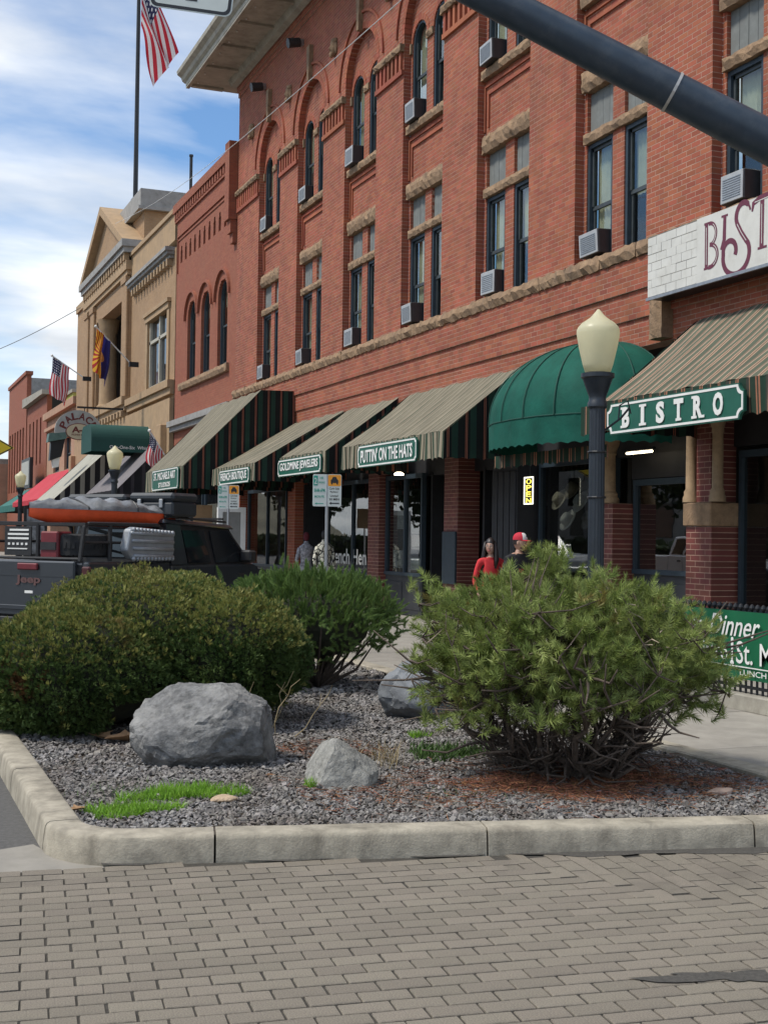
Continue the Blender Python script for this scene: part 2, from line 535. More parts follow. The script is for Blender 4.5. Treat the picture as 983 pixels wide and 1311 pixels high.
def lettering(s_, origin, u, v, w, h, m, parent, name='lettering', bold=0.0, space=1.0, shear=0.0, depth=0.0, warp=None):
    """text fitted to a w x h box whose lower-left corner is origin, lying in the plane u,v"""
    vs, fs = text_mesh(s_, bold, space, shear, 0.02 if depth else 0.0)
    xs = [p[0] for p in vs]; ys = [p[1] for p in vs]; zs = [p[2] for p in vs]
    x0, x1, y0, y1 = min(xs), max(xs), min(ys), max(ys)
    u = Vector(u); v = Vector(v); n = u.cross(v); o = Vector(origin)
    zr = max(zs) - min(zs) or 1.0
    out = []
    for p in vs:
        a, b_ = (p[0] - x0) / (x1 - x0), (p[1] - y0) / (y1 - y0)
        if warp: a, b_ = warp(a, b_)
        out.append(o + u * (a * w) + v * (b_ * h) + n * ((p[2] - min(zs)) / zr * depth))
    mb = MB(); mb.add(out, fs)
    return mb.build(name, m, parent)


def ribbon(mb, pts, wid, o, u, v, off=0.0):
    """flat brush stroke: pts 2D, wid widths, laid in plane (o,u,v)"""
    o = Vector(o); u = Vector(u); v = Vector(v); n = u.cross(v)
    L_, n_ = [], len(pts)
    for i in range(n_):
        a = Vector(pts[max(i - 1, 0)]); b_ = Vector(pts[min(i + 1, n_ - 1)])
        t = (b_ - a).normalized(); q = Vector((-t.y, t.x)) * (wid[i] if isinstance(wid, (list, tuple)) else wid) * 0.5
        p = Vector(pts[i])
        for s_ in (q, -q):
            e = p + s_
            L_.append(o + u * e.x + v * e.y + n * off)
    mb.add(L_, [(2 * i, 2 * i + 1, 2 * i + 3, 2 * i + 2) for i in range(n_ - 1)])


def rough_block(mb, xf, xb, y0, y1, z0, z1, amp=0.03, step=0.09, rnd=random):
    """quarry-faced stone: uneven front toward -x"""
    ny = max(2, int((y1 - y0) / step)); nz = max(2, int((z1 - z0) / step))
    vs = []
    for i in range(ny + 1):
        for j in range(nz + 1):
            y = y0 + (y1 - y0) * i / ny; z = z0 + (z1 - z0) * j / nz
            e = (i in (0, ny)) or (j in (0, nz))
            if not e:
                y += rnd.uniform(-.3, .3) * step; z += rnd.uniform(-.3, .3) * step
            x = xf + (rnd.uniform(0, .6) * amp if e else -rnd.uniform(0.1, 1.0) * amp)
            if e:
                if i == 0: y -= rnd.uniform(-.1, .15) * amp
                if j == 0: z += rnd.uniform(-.3, .3) * amp
                if j == nz: z -= rnd.uniform(-.3, .3) * amp
            vs.append((x, y, z))
    w = nz + 1
    fs = [(i * w + j, i * w + j + 1, (i + 1) * w + j + 1, (i + 1) * w + j) for i in range(ny) for j in range(nz)]
    ring = [(i, 0) for i in range(ny + 1)] + [(ny, j) for j in range(1, nz + 1)] + [(i, nz) for i in range(ny - 1, -1, -1)] + [(0, j) for j in range(nz - 1, 0, -1)]
    base = len(vs)
    for (i, j) in ring:
        p = vs[i * w + j]; vs.append((xb, p[1], p[2]))
    n = len(ring)
    for k in range(n):
        k2 = (k + 1) % n
        a = ring[k][0] * w + ring[k][1]; b_ = ring[k2][0] * w + ring[k2][1]
        fs.append((a, b_, base + k2, base + k))
    mb.add(vs, fs)
    return mb

# ---------------------------------------------------------------- shared materials
m_asphalt = mat('asphalt', (0.10, 0.096, 0.09), 0.9, var=0.25, scale=30, bump=0.5, bscale=160, stain=(0.12, 0.115, 0.105), sscale=1.6)
m_ground = mat('ground_soil', (0.10, 0.085, 0.065), 0.95, var=0.3, scale=0.6)
m_conc = mat('concrete', (0.34, 0.315, 0.26), 0.88, var=0.16, scale=9, bump=0.35, bscale=120, stain=(0.16, 0.14, 0.11), sscale=2.2, samt=0.75, island=0.05)
m_kerb = mat('kerb_concrete', (0.345, 0.308, 0.24), 0.9, var=0.25, scale=9, bump=0.35, bscale=70, stain=(0.10, 0.085, 0.062), sscale=3.0, samt=0.8, sst=0.35)
m_walk = mat('sidewalk_concrete', (0.29, 0.268, 0.23), 0.9, var=0.12, scale=5, bump=0.25, bscale=140, stain=(0.18, 0.165, 0.14), sscale=1.1, island=0.08)
m_paver = mat('clay_paver', (0.225, 0.195, 0.152), 0.9, var=0.32, scale=150, bump=0.6, bscale=170, stain=(0.125, 0.108, 0.086), sscale=1.7, samt=0.7, island=0.10)
m_joint = mat('joint_grit', (0.065, 0.058, 0.047), 0.95, var=0.3, scale=40, bump=0.6, bscale=200)
m_patch = mat('tar_patch', (0.085, 0.078, 0.067), 0.9, var=0.3, scale=60, bump=0.7, bscale=220)
m_soil = mat('planter_soil', (0.085, 0.068, 0.052), 0.95, var=0.35, scale=12, bump=0.8, bscale=60)
m_gravel = mat('gravel', (0.235, 0.225, 0.215), 0.9, col2=(0.15, 0.128, 0.108), scale=2.2, island=0.55, bump=0.3, bscale=150)
m_brick = mat('red_brick', (0.315, 0.090, 0.046), 0.88, var=0.18, scale=1.1, island=0.17, stain=(0.15, 0.060, 0.044), sscale=1.3, samt=0.5, sst=0.22, bump=0.12, bscale=70)
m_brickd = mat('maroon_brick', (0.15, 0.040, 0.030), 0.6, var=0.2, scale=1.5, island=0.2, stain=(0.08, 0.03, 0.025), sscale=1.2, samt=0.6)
m_mortar = mat('brick_mortar', (0.39, 0.245, 0.18), 0.95, var=0.25, scale=3)
m_stone = mat('sandstone', (0.285, 0.185, 0.108), 0.92, var=0.28, scale=7, bump=0.8, bscale=28, stain=(0.16, 0.11, 0.075), sscale=2.4, samt=0.7)
m_frame = mat('window_frame_paint', (0.026, 0.042, 0.056), 0.5, var=0.15, scale=8)
m_sash = mat('sash_paint', (0.05, 0.06, 0.065), 0.5, var=0.2, scale=8)
m_curtain = mat('curtain_cloth', (0.52, 0.49, 0.38), 0.9, var=0.12, scale=3)
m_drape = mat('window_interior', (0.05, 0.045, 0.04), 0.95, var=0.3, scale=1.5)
m_vent = mat('grey_board', (0.17, 0.18, 0.17), 0.8, var=0.25, scale=5, stain=(0.27, 0.27, 0.25), sscale=5)
m_glass = mat_glass('pane_glass', (0.86, 0.9, 0.87), boost=0.02, wave=0.25)
m_mirror = mat_glass('coated_glass', (0.5, 0.52, 0.52), boost=0.26, wave=0.05)
m_shopglass = mat_glass('shop_glass', (0.72, 0.75, 0.75), boost=0.05, wave=0.06)
m_black = mat('black_paint', (0.012, 0.013, 0.015), 0.45, var=0.2, scale=8)
m_dark = mat('dark_wood', (0.022, 0.022, 0.024), 0.6, var=0.25, scale=4)
m_white = mat('white_paint', (0.75, 0.74, 0.70), 0.6, var=0.06, scale=6)
m_green = mat('sign_green', (0.012, 0.10, 0.065), 0.5, var=0.12, scale=5)
m_metal = mat('galvanised', (0.36, 0.37, 0.38), 0.45, var=0.15, scale=12, metal=0.7)

# ---------------------------------------------------------------- the ground
g = MB(); g.quad((-900, -900, -0.03), (900, -900, -0.03), (900, 900, -0.03), (-900, 900, -0.03))
tag(g.build('ground', m_ground), kind='structure')
g = MB(); g.quad((-30, -60, 0), (6.05, -60, 0), (6.05, 300, 0), (-30, 300, 0))
tag(g.build('road', m_asphalt), kind='structure')
g = MB(); g.quad((6.05, -60, -0.004), (11, -60, -0.004), (11, 5.6, -0.004), (6.05, 5.6, -0.004))
tag(g.build('side_road', m_asphalt), kind='structure')

# paved crossing: bricks one by one
pa = R(-6.5)
E1 = np.array([math.cos(pa), math.sin(pa)]); E2 = np.array([-math.sin(pa), math.cos(pa)])
PO = np.array([0.7, 7.0])
g = MB()
g.add([(*(PO + E1 * a + E2 * b), 0.0125) for a, b in ((-4, -5), (6.5, -5), (6.5, 0.0), (-4, 0.0))], [(0, 1, 2, 3)])
g.add([(1.22, 6.96, 0.0041), (3.3, 6.40, 0.0041), (6.6, 5.55, 0.0041), (6.6, 6.0, 0.0041), (3.3, 6.7, 0.0041), (1.3, 7.2, 0.0041)], [(0, 1, 2, 3, 4, 5)])
crossing = g.build('brick_crossing', m_joint)
tag(crossing, 'buff brick paved crossing in front of the planter kerb', 'paving', kind='structure')
g = MB()
g.add([(0.66, 7.02, 0.006), (1.3, 6.93, 0.006), (1.06, 7.2, 0.006), (0.97, 7.5, 0.006), (0.94, 7.62, 0.006), (0.6, 7.5, 0.006), (-0.5, 7.4, 0.006), (-0.5, 7.3, 0.006)], [tuple(range(8))])
tag(g.build('pavement_strip', m_walk), kind='structure')

BL, BW, BT = 0.21, 0.107, 0.05
paver_list = []


def bnd(p):          # inside the area laid crosswise beside the kerb
    pts = [(3.25, 6.5), (3.43, 5.99), (3.76, 5.46), (4.11, 5.13), (4.9, 4.6)]
    x, y = p
    if y < 4.6 or x < 3.2: return False
    for (xa, ya), (xb, yb) in zip(pts[:-1], pts[1:]):
        if yb <= y <= ya:
            return x > xa + (xb - xa) * (ya - y) / (ya - yb)
    return y > 6.5


for j in range(-44, 1):
    for i in range(-18, 32):
        a = (i + (0.5 if j % 2 else 0.0) + random.uniform(-.01, .01)) * BL; b = (j - 0.5) * BW
        c = PO + E1 * a + E2 * b
        if bnd(c): continue
        if c[1] > 7.02 - 0.235 * (c[0] - 1.1) - 0.06 and c[0] > 1.15: continue
        paver_list.append((c, pa))
for j in range(-12, 40):
    for i in range(-20, 20):
        a = (i + (0.5 if j % 2 else 0.0)) * BL; b = j * BW
        c = np.array([3.2, 6.4]) + E2 * a + E1 * b
        inn = bnd(c)
        if not (inn or bnd(c + E1 * .08) or bnd(c + E2 * .12)) or c[0] > 6.4: continue
        if c[1] > 7.02 - 0.235 * (c[0] - 1.1) - 0.04: continue
        paver_list.append((c, pa + PI / 2 + (0 if inn else 1e-7)))


def in_view(c):
    p = Vector((c[0], c[1], -1.8)); z = p.dot(fw)
    return z > 1 and abs(p.dot(cr) / z) < 0.30 and -p.dot(cu) / z < 0.41


def dist(c):
    return (c[0] ** 2 + c[1] ** 2) ** .5


paver_list.sort(key=lambda q: (not in_view(q[0]), dist(q[0])))
mbp = MB(); mbp.cbox(-BL / 2 + .0048, BL / 2 - .0048, -BW / 2 + .0046, BW / 2 - .0046, -BT + 0.02, 0.02, 0.003)
mep = None
rest_pos, rest_m = [], []
for k, (c, ang) in enumerate(paver_list):
    dz = random.uniform(-.0014, .0014) - (.0045 if ang > 0 and abs(ang - pa - PI / 2) > 1e-9 else 0); tx, ty = random.uniform(-.006, .006), random.uniform(-.007, .007); da = random.uniform(-.02, .02)
    if k < 300:
        if mep is None:
            o = mbp.build('brick', m_paver, crossing); mep = o.data
        else:
            o = bpy.data.objects.new('brick', mep); link(o, crossing)
        o.location = (c[0], c[1], dz); o.rotation_euler = (tx, ty, ang + da)
    elif dist(c) < 9.5:
        rest_pos.append((c[0], c[1], dz)); rest_m.append(np.array(Matrix.Rotation(ang + da, 3, 'Z') @ Matrix.Rotation(ty, 3, 'Y') @ Matrix.Rotation(tx, 3, 'X')))
tvq = np.array(mbp.v)
bt = MB(); bt.box(-BL / 2 + .0048, BL / 2 - .0048, -BW / 2 + .0046, BW / 2 - .0046, -BT + 0.02, 0.02)
V, F = scatter(bt.v, bt.f, np.array(rest_pos), np.array(rest_m))
mesh_np('bricks', V, F, m_paver, crossing, kind='stuff')


def blotch(c, rx, ry, z, m, name, parent, ang=0, n=40, jag=0.35, seed=1, kind=None):
    rr = random.Random(seed); pts = []
    ph = [rr.uniform(0, 6.28) for _ in range(5)]
    for k in range(n):
        t = 2 * PI * k / n
        q = 1 + jag * (0.5 * math.sin(2 * t + ph[0]) + 0.4 * math.sin(3 * t + ph[1]) + 0.3 * math.sin(5 * t + ph[2]) + 0.25 * math.sin(9 * t + ph[3])) + rr.uniform(-.08, .08)
        x, y = rx * q * math.cos(t), ry * q * math.sin(t)
        pts.append((c[0] + x * math.cos(ang) - y * math.sin(ang), c[1] + x * math.sin(ang) + y * math.cos(ang), z))
    b = MB(); b.add(pts, [tuple(range(n))])
    return b.build(name, m, parent, kind=kind)


for q, (c, rx, ry, an, sd) in enumerate([((3.32, 4.36), .27, .075, -.35, 3)]):
    blotch(c, rx, ry, 0.0245, m_patch, 'tar_patch', crossing, an, seed=sd, jag=.6)
# grit and old asphalt along the kerb foot
b = MB(); rk = random.Random(12); top_, low_ = [], []
for k in range(60):
    x = 1.22 + k * .09; yk = 6.945 - .229 * (x - 1.62)
    w_ = .045 + .03 * math.sin(k * .7) + rk.uniform(0, .035) + (.11 * max(0, math.sin((x - 3.2) * 1.15)) if 3.2 < x < 5.9 else 0)
    top_.append((x, yk + .14, .0225)); low_.append((x, yk - w_, .0225))
n = len(top_); b.add(top_ + low_, [(i, n + i, n + i + 1, i + 1) for i in range(n - 1)])
b.build('kerb_grit', m_patch, crossing)


# kerb of the planter, swept along its outline
def sweep(mb, path, prof):
    path = [Vector((p[0], p[1])) for p in path]; n = len(path); k = len(prof)
    vs = []
    for i, p in enumerate(path):
        t = (path[min(i + 1, n - 1)] - path[max(i - 1, 0)]).normalized(); o = Vector((t.y, -t.x))     # outward = right-hand side of travel
        for (d_, z) in prof:
            vs.append((p.x + o.x * d_, p.y + o.y * d_, z + random.uniform(-.0015, .0015)))
    fs = []
    for i in range(n - 1):
        for j in range(k - 1):
            fs.append((i * k + j, (i + 1) * k + j, (i + 1) * k + j + 1, i * k + j + 1))
    fs.append(tuple(range(k))); fs.append(tuple(reversed(range((n - 1) * k, n * k))))
    mb.add(vs, fs)


def seg(a, b, n):
    return [(a[0] + (b[0] - a[0]) * i / n, a[1] + (b[1] - a[1]) * i / n) for i in range(n + 1)]


kprof = [(0.012, -0.03), (0.004, 0.06), (-0.006, 0.135), (-0.014, 0.153), (-0.032, 0.163), (-0.185, 0.166), (-0.2, 0.158), (-0.2, -0.03)]
kerb = bpy.data.objects.new('planter_kerb', None); COL.objects.link(kerb); kerb.location = (1, 7, 0); kerb['kind'] = 'structure'
ka = R(-12.9)
arc = [(1.50 - 0.52 * math.cos(t * PI / 2 * 0.87), 7.46 - 0.52 * math.sin(t * PI / 2 * 0.87)) for t in [i / 14 for i in range(15)]]
e_ = arc[-1]
paths = [seg((0.98, 15.9), (0.98, 12.0), 6), seg((0.98, 11.985), (0.98, 9.2), 6), seg((0.98, 9.185), (0.98, 7.48), 5),
         arc + seg(e_, (1.80, e_[1] + (1.80 - e_[0]) * math.tan(ka)), 3)[1:],
         seg((1.812, e_[1] + (1.812 - e_[0]) * math.tan(ka)), (3.28, e_[1] + (3.28 - e_[0]) * math.tan(ka)), 8),
         seg((3.29, e_[1] + (3.29 - e_[0]) * math.tan(ka)), (4.83, e_[1] + (4.83 - e_[0]) * math.tan(ka)), 8),
         seg((4.842, e_[1] + (4.842 - e_[0]) * math.tan(ka)), (6.5, e_[1] + (6.5 - e_[0]) * math.tan(ka)), 8)]
for p in paths:
    b = MB(); sweep(b, p, kprof); o = b.build('kerb_stone', m_kerb, kerb); sharp(o, 40)
for (y0, y1) in [(7.0, 8.9), (8.912, 10.9), (10.912, 12.9), (12.912, 14.9), (14.912, 16.1)]:
    b = MB(); b.cbox(5.88, 6.09, y0, y1, -0.02, 0.168, 0.012); b.build('kerb_stone', m_kerb, kerb)
b = MB(); b.cbox(1.0, 5.87, 15.9, 16.1, -0.02, 0.165, 0.012); b.build('kerb_stone', m_kerb, kerb)

# planter bed
g = MB(); g.add([(1.15, 15.9, .118), (1.15, 7.6, .118), (1.5, 7.1, .118), (5.9, 6.15, .118), (5.9, 15.9, .118)], [(0, 1, 2, 3, 4)])
tag(g.build('planter_bed', m_soil), kind='structure')


def curb_in(x, y):
    return (x > 1.19) & (x < 5.86) & (y > 7.0 + 0.21 - 0.229 * (x - 1.62)) & (y < 15.8) & ((x - 1.19) + (y - 7.18) * 0.8 > 0.22)


# gravel
st_v = np.array([(-1, -.8, -.6), (1, -.9, -.5), (.9, .8, -.6), (-.9, 1, -.5), (-.7, -.6, .55), (.6, -.7, .7), (.75, .55, .45), (-.6, .7, .65)])
st_f = np.array([(0, 3, 2, 1), (4, 5, 6, 7), (0, 1, 5, 4), (1, 2, 6, 5), (2, 3, 7, 6), (3, 0, 4, 7)])


def gravel(n, x0, x1, y0, y1, smin, smax):
    p = rng.uniform((x0, y0), (x1, y1), (n, 2)); p = p[curb_in(p[:, 0], p[:, 1])]
    n = len(p)
    s_ = rng.uniform(smin, smax, n) * np.where(rng.random(n) < .06, 1.5, 1)
    d = rng.normal(size=(n, 3)); d[:, 2] = np.abs(d[:, 2]) + 0.9
    fm = frames(d) * (s_[:, None] * rng.uniform([.65, .65, .3], [1.4, 1.2, .75], (n, 3)))[:, None, :]
    pos = np.c_[p, 0.124 + s_ * rng.uniform(.1, .9, n)]
    return scatter(st_v, st_f, pos, fm)


Vs, Fs, off = [], [], 0
for args in [(30000, 1.1, 5.9, 6.1, 9.0, .0065, .0155), (19000, 1.1, 5.9, 9.0, 12.5, .0085, .0185), (6000, 1.1, 5.9, 12.5, 15.8, .016, .03)]:
    V, F = gravel(*args); Vs.append(V); Fs.append(F + off); off += len(V)
o = mesh_np('gravel', np.concatenate(Vs), np.concatenate(Fs), m_gravel)
tag(o, 'grey crushed gravel mulch covering the planter bed', 'gravel', kind='stuff')

# sidewalk slabs
walk = MB(); walk.box(6.092, 14, 5.5, 160, -0.1, 0.132)
sw = walk.build('sidewalk', m_joint); sw['kind'] = 'structure'
slab_rows = [(6.10, 7.95), (7.962, 10.5)]
yy = 4.9; rowi = 0
while yy < 50:
    L_ = 1.8 if yy < 24 else 3.6
    for (xa, xb) in slab_rows:
        b = MB(); b.cbox(xa, xb, yy + .006, yy + L_ - .006, 0.10, 0.150 + random.uniform(-.002, .002), .008)
        b.build('slab', m_walk, sw)
    yy += L_
b = MB(); b.box(6.10, 10.5, 50.2, 160, 0.10, 0.149); b.build('slab', m_walk, sw)
b = MB(); b.box(5.88, 6.085, 16.11, 160, -0.02, 0.152); o = b.build('street_kerb', m_kerb); o['kind'] = 'structure'
# sloping apron on the corner beyond the planter's end
b = MB(); b.add([(5.93, 6.85, .163), (6.4, 5.75, .158), (8.0, 5.4, .155), (8.0, 5.9, .155), (6.09, 7.2, .163)], [tuple(range(5))]); o = b.build('corner_pavement', m_walk); o['kind'] = 'structure'

# ---------------------------------------------------------------- the brick hotel
D, RX = 10.4, 10.56
BAYS = [34.70 - 3.575 * k for k in range(8)]
CH, BLN = 0.0755, 0.2135
Y0, Y1 = 7.6, 38.0
hotel = thing('brick_hotel', 'three storey red brick hotel with arched top windows and sandstone trim', 'building', (D, 22, 0.15))
bricks = []           # y0,y1,z0,z1,xf,xb
mort = MB()


def subtract(iv, cut):
    out = []
    for a, b in iv:
        if cut[1] <= a or cut[0] >= b: out.append((a, b)); continue
        if cut[0] > a: out.append((a, cut[0]))
        if cut[1] < b: out.append((cut[1], b))
    return out


def courses(xf, depth, y0, y1, z0, z1, holes, lay=True, mb=None, ch=CH, clip=None, dest=None):
    """brick courses of a wall facing -x; holes(z) -> list of (ya,yb) left open at that height"""
    n = max(1, int(round((z1 - z0) / ch))); h = (z1 - z0) / n
    for j in range(n):
        za, zb = z0 + j * h, z0 + (j + 1) * h
        iv = [(y0, y1)] if clip is None else clip((za + zb) / 2)
        for c in holes((za + zb) / 2): iv = subtract(iv, c)
        for a, b in iv:
            if b - a < 0.03: continue
            e = 0.0016 if lay else 0.0
            (mb or mort).box(xf + e, xf + depth, a + (e * .6), b - (e * .6), za, zb)
            if not lay: continue
            k0 = math.floor(a / BLN) - 1
            y = (k0 + (0.5 if j % 2 else 0.0)) * BLN
            while y < b:
                p, q = max(a, y + .0055), min(b, y + BLN - .0055)
                if q - p > 0.004:
                    end = p - a < 1e-6 or b - q < 1e-6
                    (bricks if dest is None else dest).append((p, q, za + .0055, zb - .0055, xf + random.uniform(-.0008, .0006), xf + (depth if end else 0.02)))
                y += BLN


def big_arch(c, r=1.015, zs=12.42, zb=6.1):
    def f(z):
        if z < zb: return None
        if z < zs: return (c - r, c + r)
        q = r * r - (z - zs) ** 2
        return (c - q ** .5, c + q ** .5) if q > 0 else None
    return f


archs = [big_arch(c) for c in BAYS]
courses(D, RX - D, Y0, Y1, 6.1, 15.1, lambda z: [a(z) for a in archs if a(z)])
WIN = [(-0.925, -0.165), (0.165, 0.925)]


def bay_holes(c):
    def f(z):
        out = []
        if 6.12 < z < 9.2: out += [(c + a, c + b) for a, b in WIN]
        if 8.87 < z < 9.2: out = [(c - 1.0, c + 1.0)]
        if 8.05 < z < 8.23: out = [(c - .97, c + .97)]
        if 10.25 < z < 10.42: out = [(c - 1.0, c + 1.0)]
        if 10.42 <= z < 12.19: out += [(c + a, c + b) for a, b in WIN]
        elif 12.19 <= z < 12.57:
            for a, b in WIN:
                q = .38 ** 2 - (z - 12.19) ** 2
                if q > 0: m_ = (a + b) / 2; out.append((c + m_ - q ** .5, c + m_ + q ** .5))
        return out
    return f


for c, ar in zip(BAYS, archs):
    courses(RX, 0.19, c - 1.015, c + 1.015, 6.1, 13.43, bay_holes(c), clip=lambda z, ar=ar: [ar(z)] if ar(z) else [])
# stepped bands under the ledge and the corbels under the cornice
none = lambda z: []
courses(10.345, 0.3, Y0, Y1, 5.43, 5.9, none)
courses(10.385, 0.3, Y0, Y1, 5.02, 5.43, none)
courses(10.42, 0.3, Y0, Y1, 4.6, 5.02, none)
courses(10.37, 0.3, Y0, Y1 + .03, 15.1, 15.25, none)
courses(10.33, 0.3, Y0, Y1 + .05, 15.25, 15.42, none)
courses(10.29, 0.3, Y0, Y1 + .07, 15.42, 15.6, none)
# ground floor piers
piers = []
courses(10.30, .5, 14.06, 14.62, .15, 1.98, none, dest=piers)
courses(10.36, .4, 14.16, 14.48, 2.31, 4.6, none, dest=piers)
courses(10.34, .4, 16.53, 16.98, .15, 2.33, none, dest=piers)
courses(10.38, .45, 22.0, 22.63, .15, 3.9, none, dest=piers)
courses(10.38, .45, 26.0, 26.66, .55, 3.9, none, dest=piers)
courses(10.38, .45, 37.2, 38.0, .15, 4.6, none)
courses(10.38, .45, 31.9, 32.5, .15, 4.6, none)
mort.box(D + .01, 14, Y1 - .25, Y1, 0.15, 15.6)         # flank wall
mort.box(10.9, 14, Y0, Y1, 15.2, 15.58)
mort.build('wall', m_mortar, hotel)
# bricks: the largest ones singly, the rest as one mass
full = [b for b in bricks if abs((b[1] - b[0]) - (BLN - .011)) < 1e-4 and abs(b[4] - D) < .01 and 14.2 < b[0] < 15.9 and 6.1 < b[2] < 9.2 and b[5] - b[4] < .05]
full.sort(key=lambda b: b[2]); full = full[:300]
fs_ = set(id(b) for b in full)
me_b = None
for b in full:
    if me_b is None:
        q = MB(); q.cbox(0, 0.02, 0, BLN - .011, 0, CH - .0111, .0015); o = q.build('brick', m_brick, hotel); me_b = o.data
        o.matrix_parent_inverse = Matrix.Translation(-hotel.location)
    else:
        o = bpy.data.objects.new('brick', me_b); link(o, hotel)
    o.location = (b[4], b[0], b[2])
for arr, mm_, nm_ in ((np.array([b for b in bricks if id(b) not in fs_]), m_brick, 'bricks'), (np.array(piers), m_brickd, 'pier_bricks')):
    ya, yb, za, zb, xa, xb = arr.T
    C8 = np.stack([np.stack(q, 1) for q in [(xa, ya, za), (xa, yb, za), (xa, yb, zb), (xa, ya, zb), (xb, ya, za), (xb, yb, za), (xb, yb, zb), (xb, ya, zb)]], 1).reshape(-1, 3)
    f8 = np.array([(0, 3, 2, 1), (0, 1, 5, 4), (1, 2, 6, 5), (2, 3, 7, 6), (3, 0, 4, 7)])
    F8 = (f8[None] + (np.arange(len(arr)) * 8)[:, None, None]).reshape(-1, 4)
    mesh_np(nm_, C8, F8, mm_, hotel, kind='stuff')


def voussoirs(c, r0, r1, zs, xf, xb, n, a0=0.0, a1=PI, name='arch_ring', parent=None, m=None, gap=.012):
    b = MB()
    for k in range(n):
        t0 = a0 + (a1 - a0) * k / n + gap / 2 / r1; t1 = a0 + (a1 - a0) * (k + 1) / n - gap / 2 / r1
        p = [(c + r * math.cos(t), zs + r * math.sin(t)) for r, t in ((r0, t0), (r1, t0), (r1, t1), (r0, t1))]
        b.prism(p, 'x', xf, xb)
    return b.build(name, m or m_brick, parent)


def window_unit(c, w, z0, z1, x, parent, arched=False, zspring=None, blind=0.5, two=True):
    """sash window facing -x, centred on c"""
    h = w / 2
    fr = MB(); t = 0.065
    if not arched:
        fr.box(x, x + .14, c - h, c - h + t, z0, z1); fr.box(x, x + .14, c + h - t, c + h, z0, z1)
        fr.box(x, x + .14, c - h + t, c + h - t, z1 - t, z1); fr.box(x, x + .14, c - h + t, c + h - t, z0, z0 + .06)
        top = z1 - t
    else:
        fr.box(x, x + .14, c - h, c - h + t, z0, zspring); fr.box(x, x + .14, c + h - t, c + h, z0, zspring)
        fr.box(x, x + .14, c - h + t, c + h - t, z0, z0 + .06)
        n = 12
        for k in range(n):
            t0, t1 = PI * k / n, PI * (k + 1) / n
            fr.prism([(c + r * math.cos(q), zspring + r * math.sin(q)) for r, q in ((h - t, t0), (h, t0), (h, t1), (h - t, t1))], 'x', x, x + .14)
        top = zspring + h - t
    win = fr.build('window', m_frame, parent)
    zm = z0 + (z1 - z0) * 0.47
    s_ = MB(); i = h - t; k = .04
    s_.box(x + .06, x + .10, c - i, c + i, zm - .03, zm + .03)
    zt = top if not arched else zspring
    for sg in (-1, 1):
        s_.box(x + .045, x + .085, *(sorted((c + sg * i, c + sg * (i - k)))), zm + .03, zt)
        s_.box(x + .075, x + .115, *(sorted((c + sg * i, c + sg * (i - k)))), z0 + .06, zm - .03)
    s_.box(x + .075, x + .115, c - i, c + i, z0 + .06, z0 + .13)
    if not arched: s_.box(x + .045, x + .085, c - i, c + i, zt - .05, zt)
    s_.build('sash', m_sash, win)
    p = MB()
    if arched:
        pts = [(c - i, zm), (c + i, zm)] + [(c + i * math.cos(PI * q / 10), zspring + i * math.sin(PI * q / 10)) for q in range(11)]
        p.prism(pts, 'x', x + .062, x + .066)
    else:
        p.box(x + .062, x + .066, c - i, c + i, zm, top)
    p.build('pane', m_glass, win)
    p = MB(); p.box(x + .092, x + .096, c - i, c + i, z0 + .06, zm); p.build('pane', m_glass, win)
    # cloth behind the glass and the dark room
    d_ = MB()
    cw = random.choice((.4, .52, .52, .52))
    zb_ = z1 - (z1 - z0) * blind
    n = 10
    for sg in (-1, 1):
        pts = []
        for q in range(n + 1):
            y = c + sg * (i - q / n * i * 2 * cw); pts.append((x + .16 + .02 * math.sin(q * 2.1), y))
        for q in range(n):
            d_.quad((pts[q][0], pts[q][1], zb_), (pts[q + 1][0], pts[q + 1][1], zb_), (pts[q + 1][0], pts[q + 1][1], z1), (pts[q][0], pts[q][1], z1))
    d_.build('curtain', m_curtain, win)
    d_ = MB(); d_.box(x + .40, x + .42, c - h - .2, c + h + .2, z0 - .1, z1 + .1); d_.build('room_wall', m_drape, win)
    return win


ac0 = None
AC_LABELS = {}
NAMES = ['leftmost', 'second', 'third', 'fourth', 'fifth', 'sixth', 'seventh']
m_accase = mat('ac_case', (0.03, 0.03, 0.032), 0.5, var=.2, scale=9)
m_acface = mat('ac_face', (0.42, 0.43, 0.43), 0.55, var=.1, scale=8, metal=.2)


def air_con(x, y, z, w, label):
    global ac0
    if ac0 is None:
        ac0 = thing('air_conditioner', label, 'air conditioner', (x, y, z), 'window air conditioners of the hotel', local=True)
        b = MB(); b.cbox(-.2, .3, -.25, .25, 0, .40, .012); b.build('case', m_accase, ac0)
        b = MB()
        b.cbox(-.218, -.2, -.245, .245, .01, .39, .006)
        b.build('front_panel', m_acface, ac0)
        b = MB()
        for k in range(9): b.box(-.226, -.217, -.2, .2, .06 + k * .032, .072 + k * .032)
        b.build('grille', m_metal, ac0)
        return ac0
    o = copy_tree(ac0); o.location = (x + random.uniform(-.05, .04), y + random.uniform(-.03, .03), z); o['label'] = label
    o.rotation_euler = (random.uniform(-.03, .03), random.uniform(-.05, .02), random.uniform(-.03, .03)); o.scale = (1, random.uniform(.92, 1.08), random.uniform(.9, 1.08))
    return o


def panel_lines(c):
    b = MB()
    for q, (i, o) in enumerate(((1.0, .955), (.86, .815))):
        zt = 10.12 - q * .16
        for sg in (-1, 1):
            a, e = sorted((c + sg * i, c + sg * o)); b.box(RX - .035, RX + .01, a, e, 9.3 + q * .06, zt)
        b.box(RX - .0355, RX + .01, c - i, c + i, zt, zt + .05)
    return b


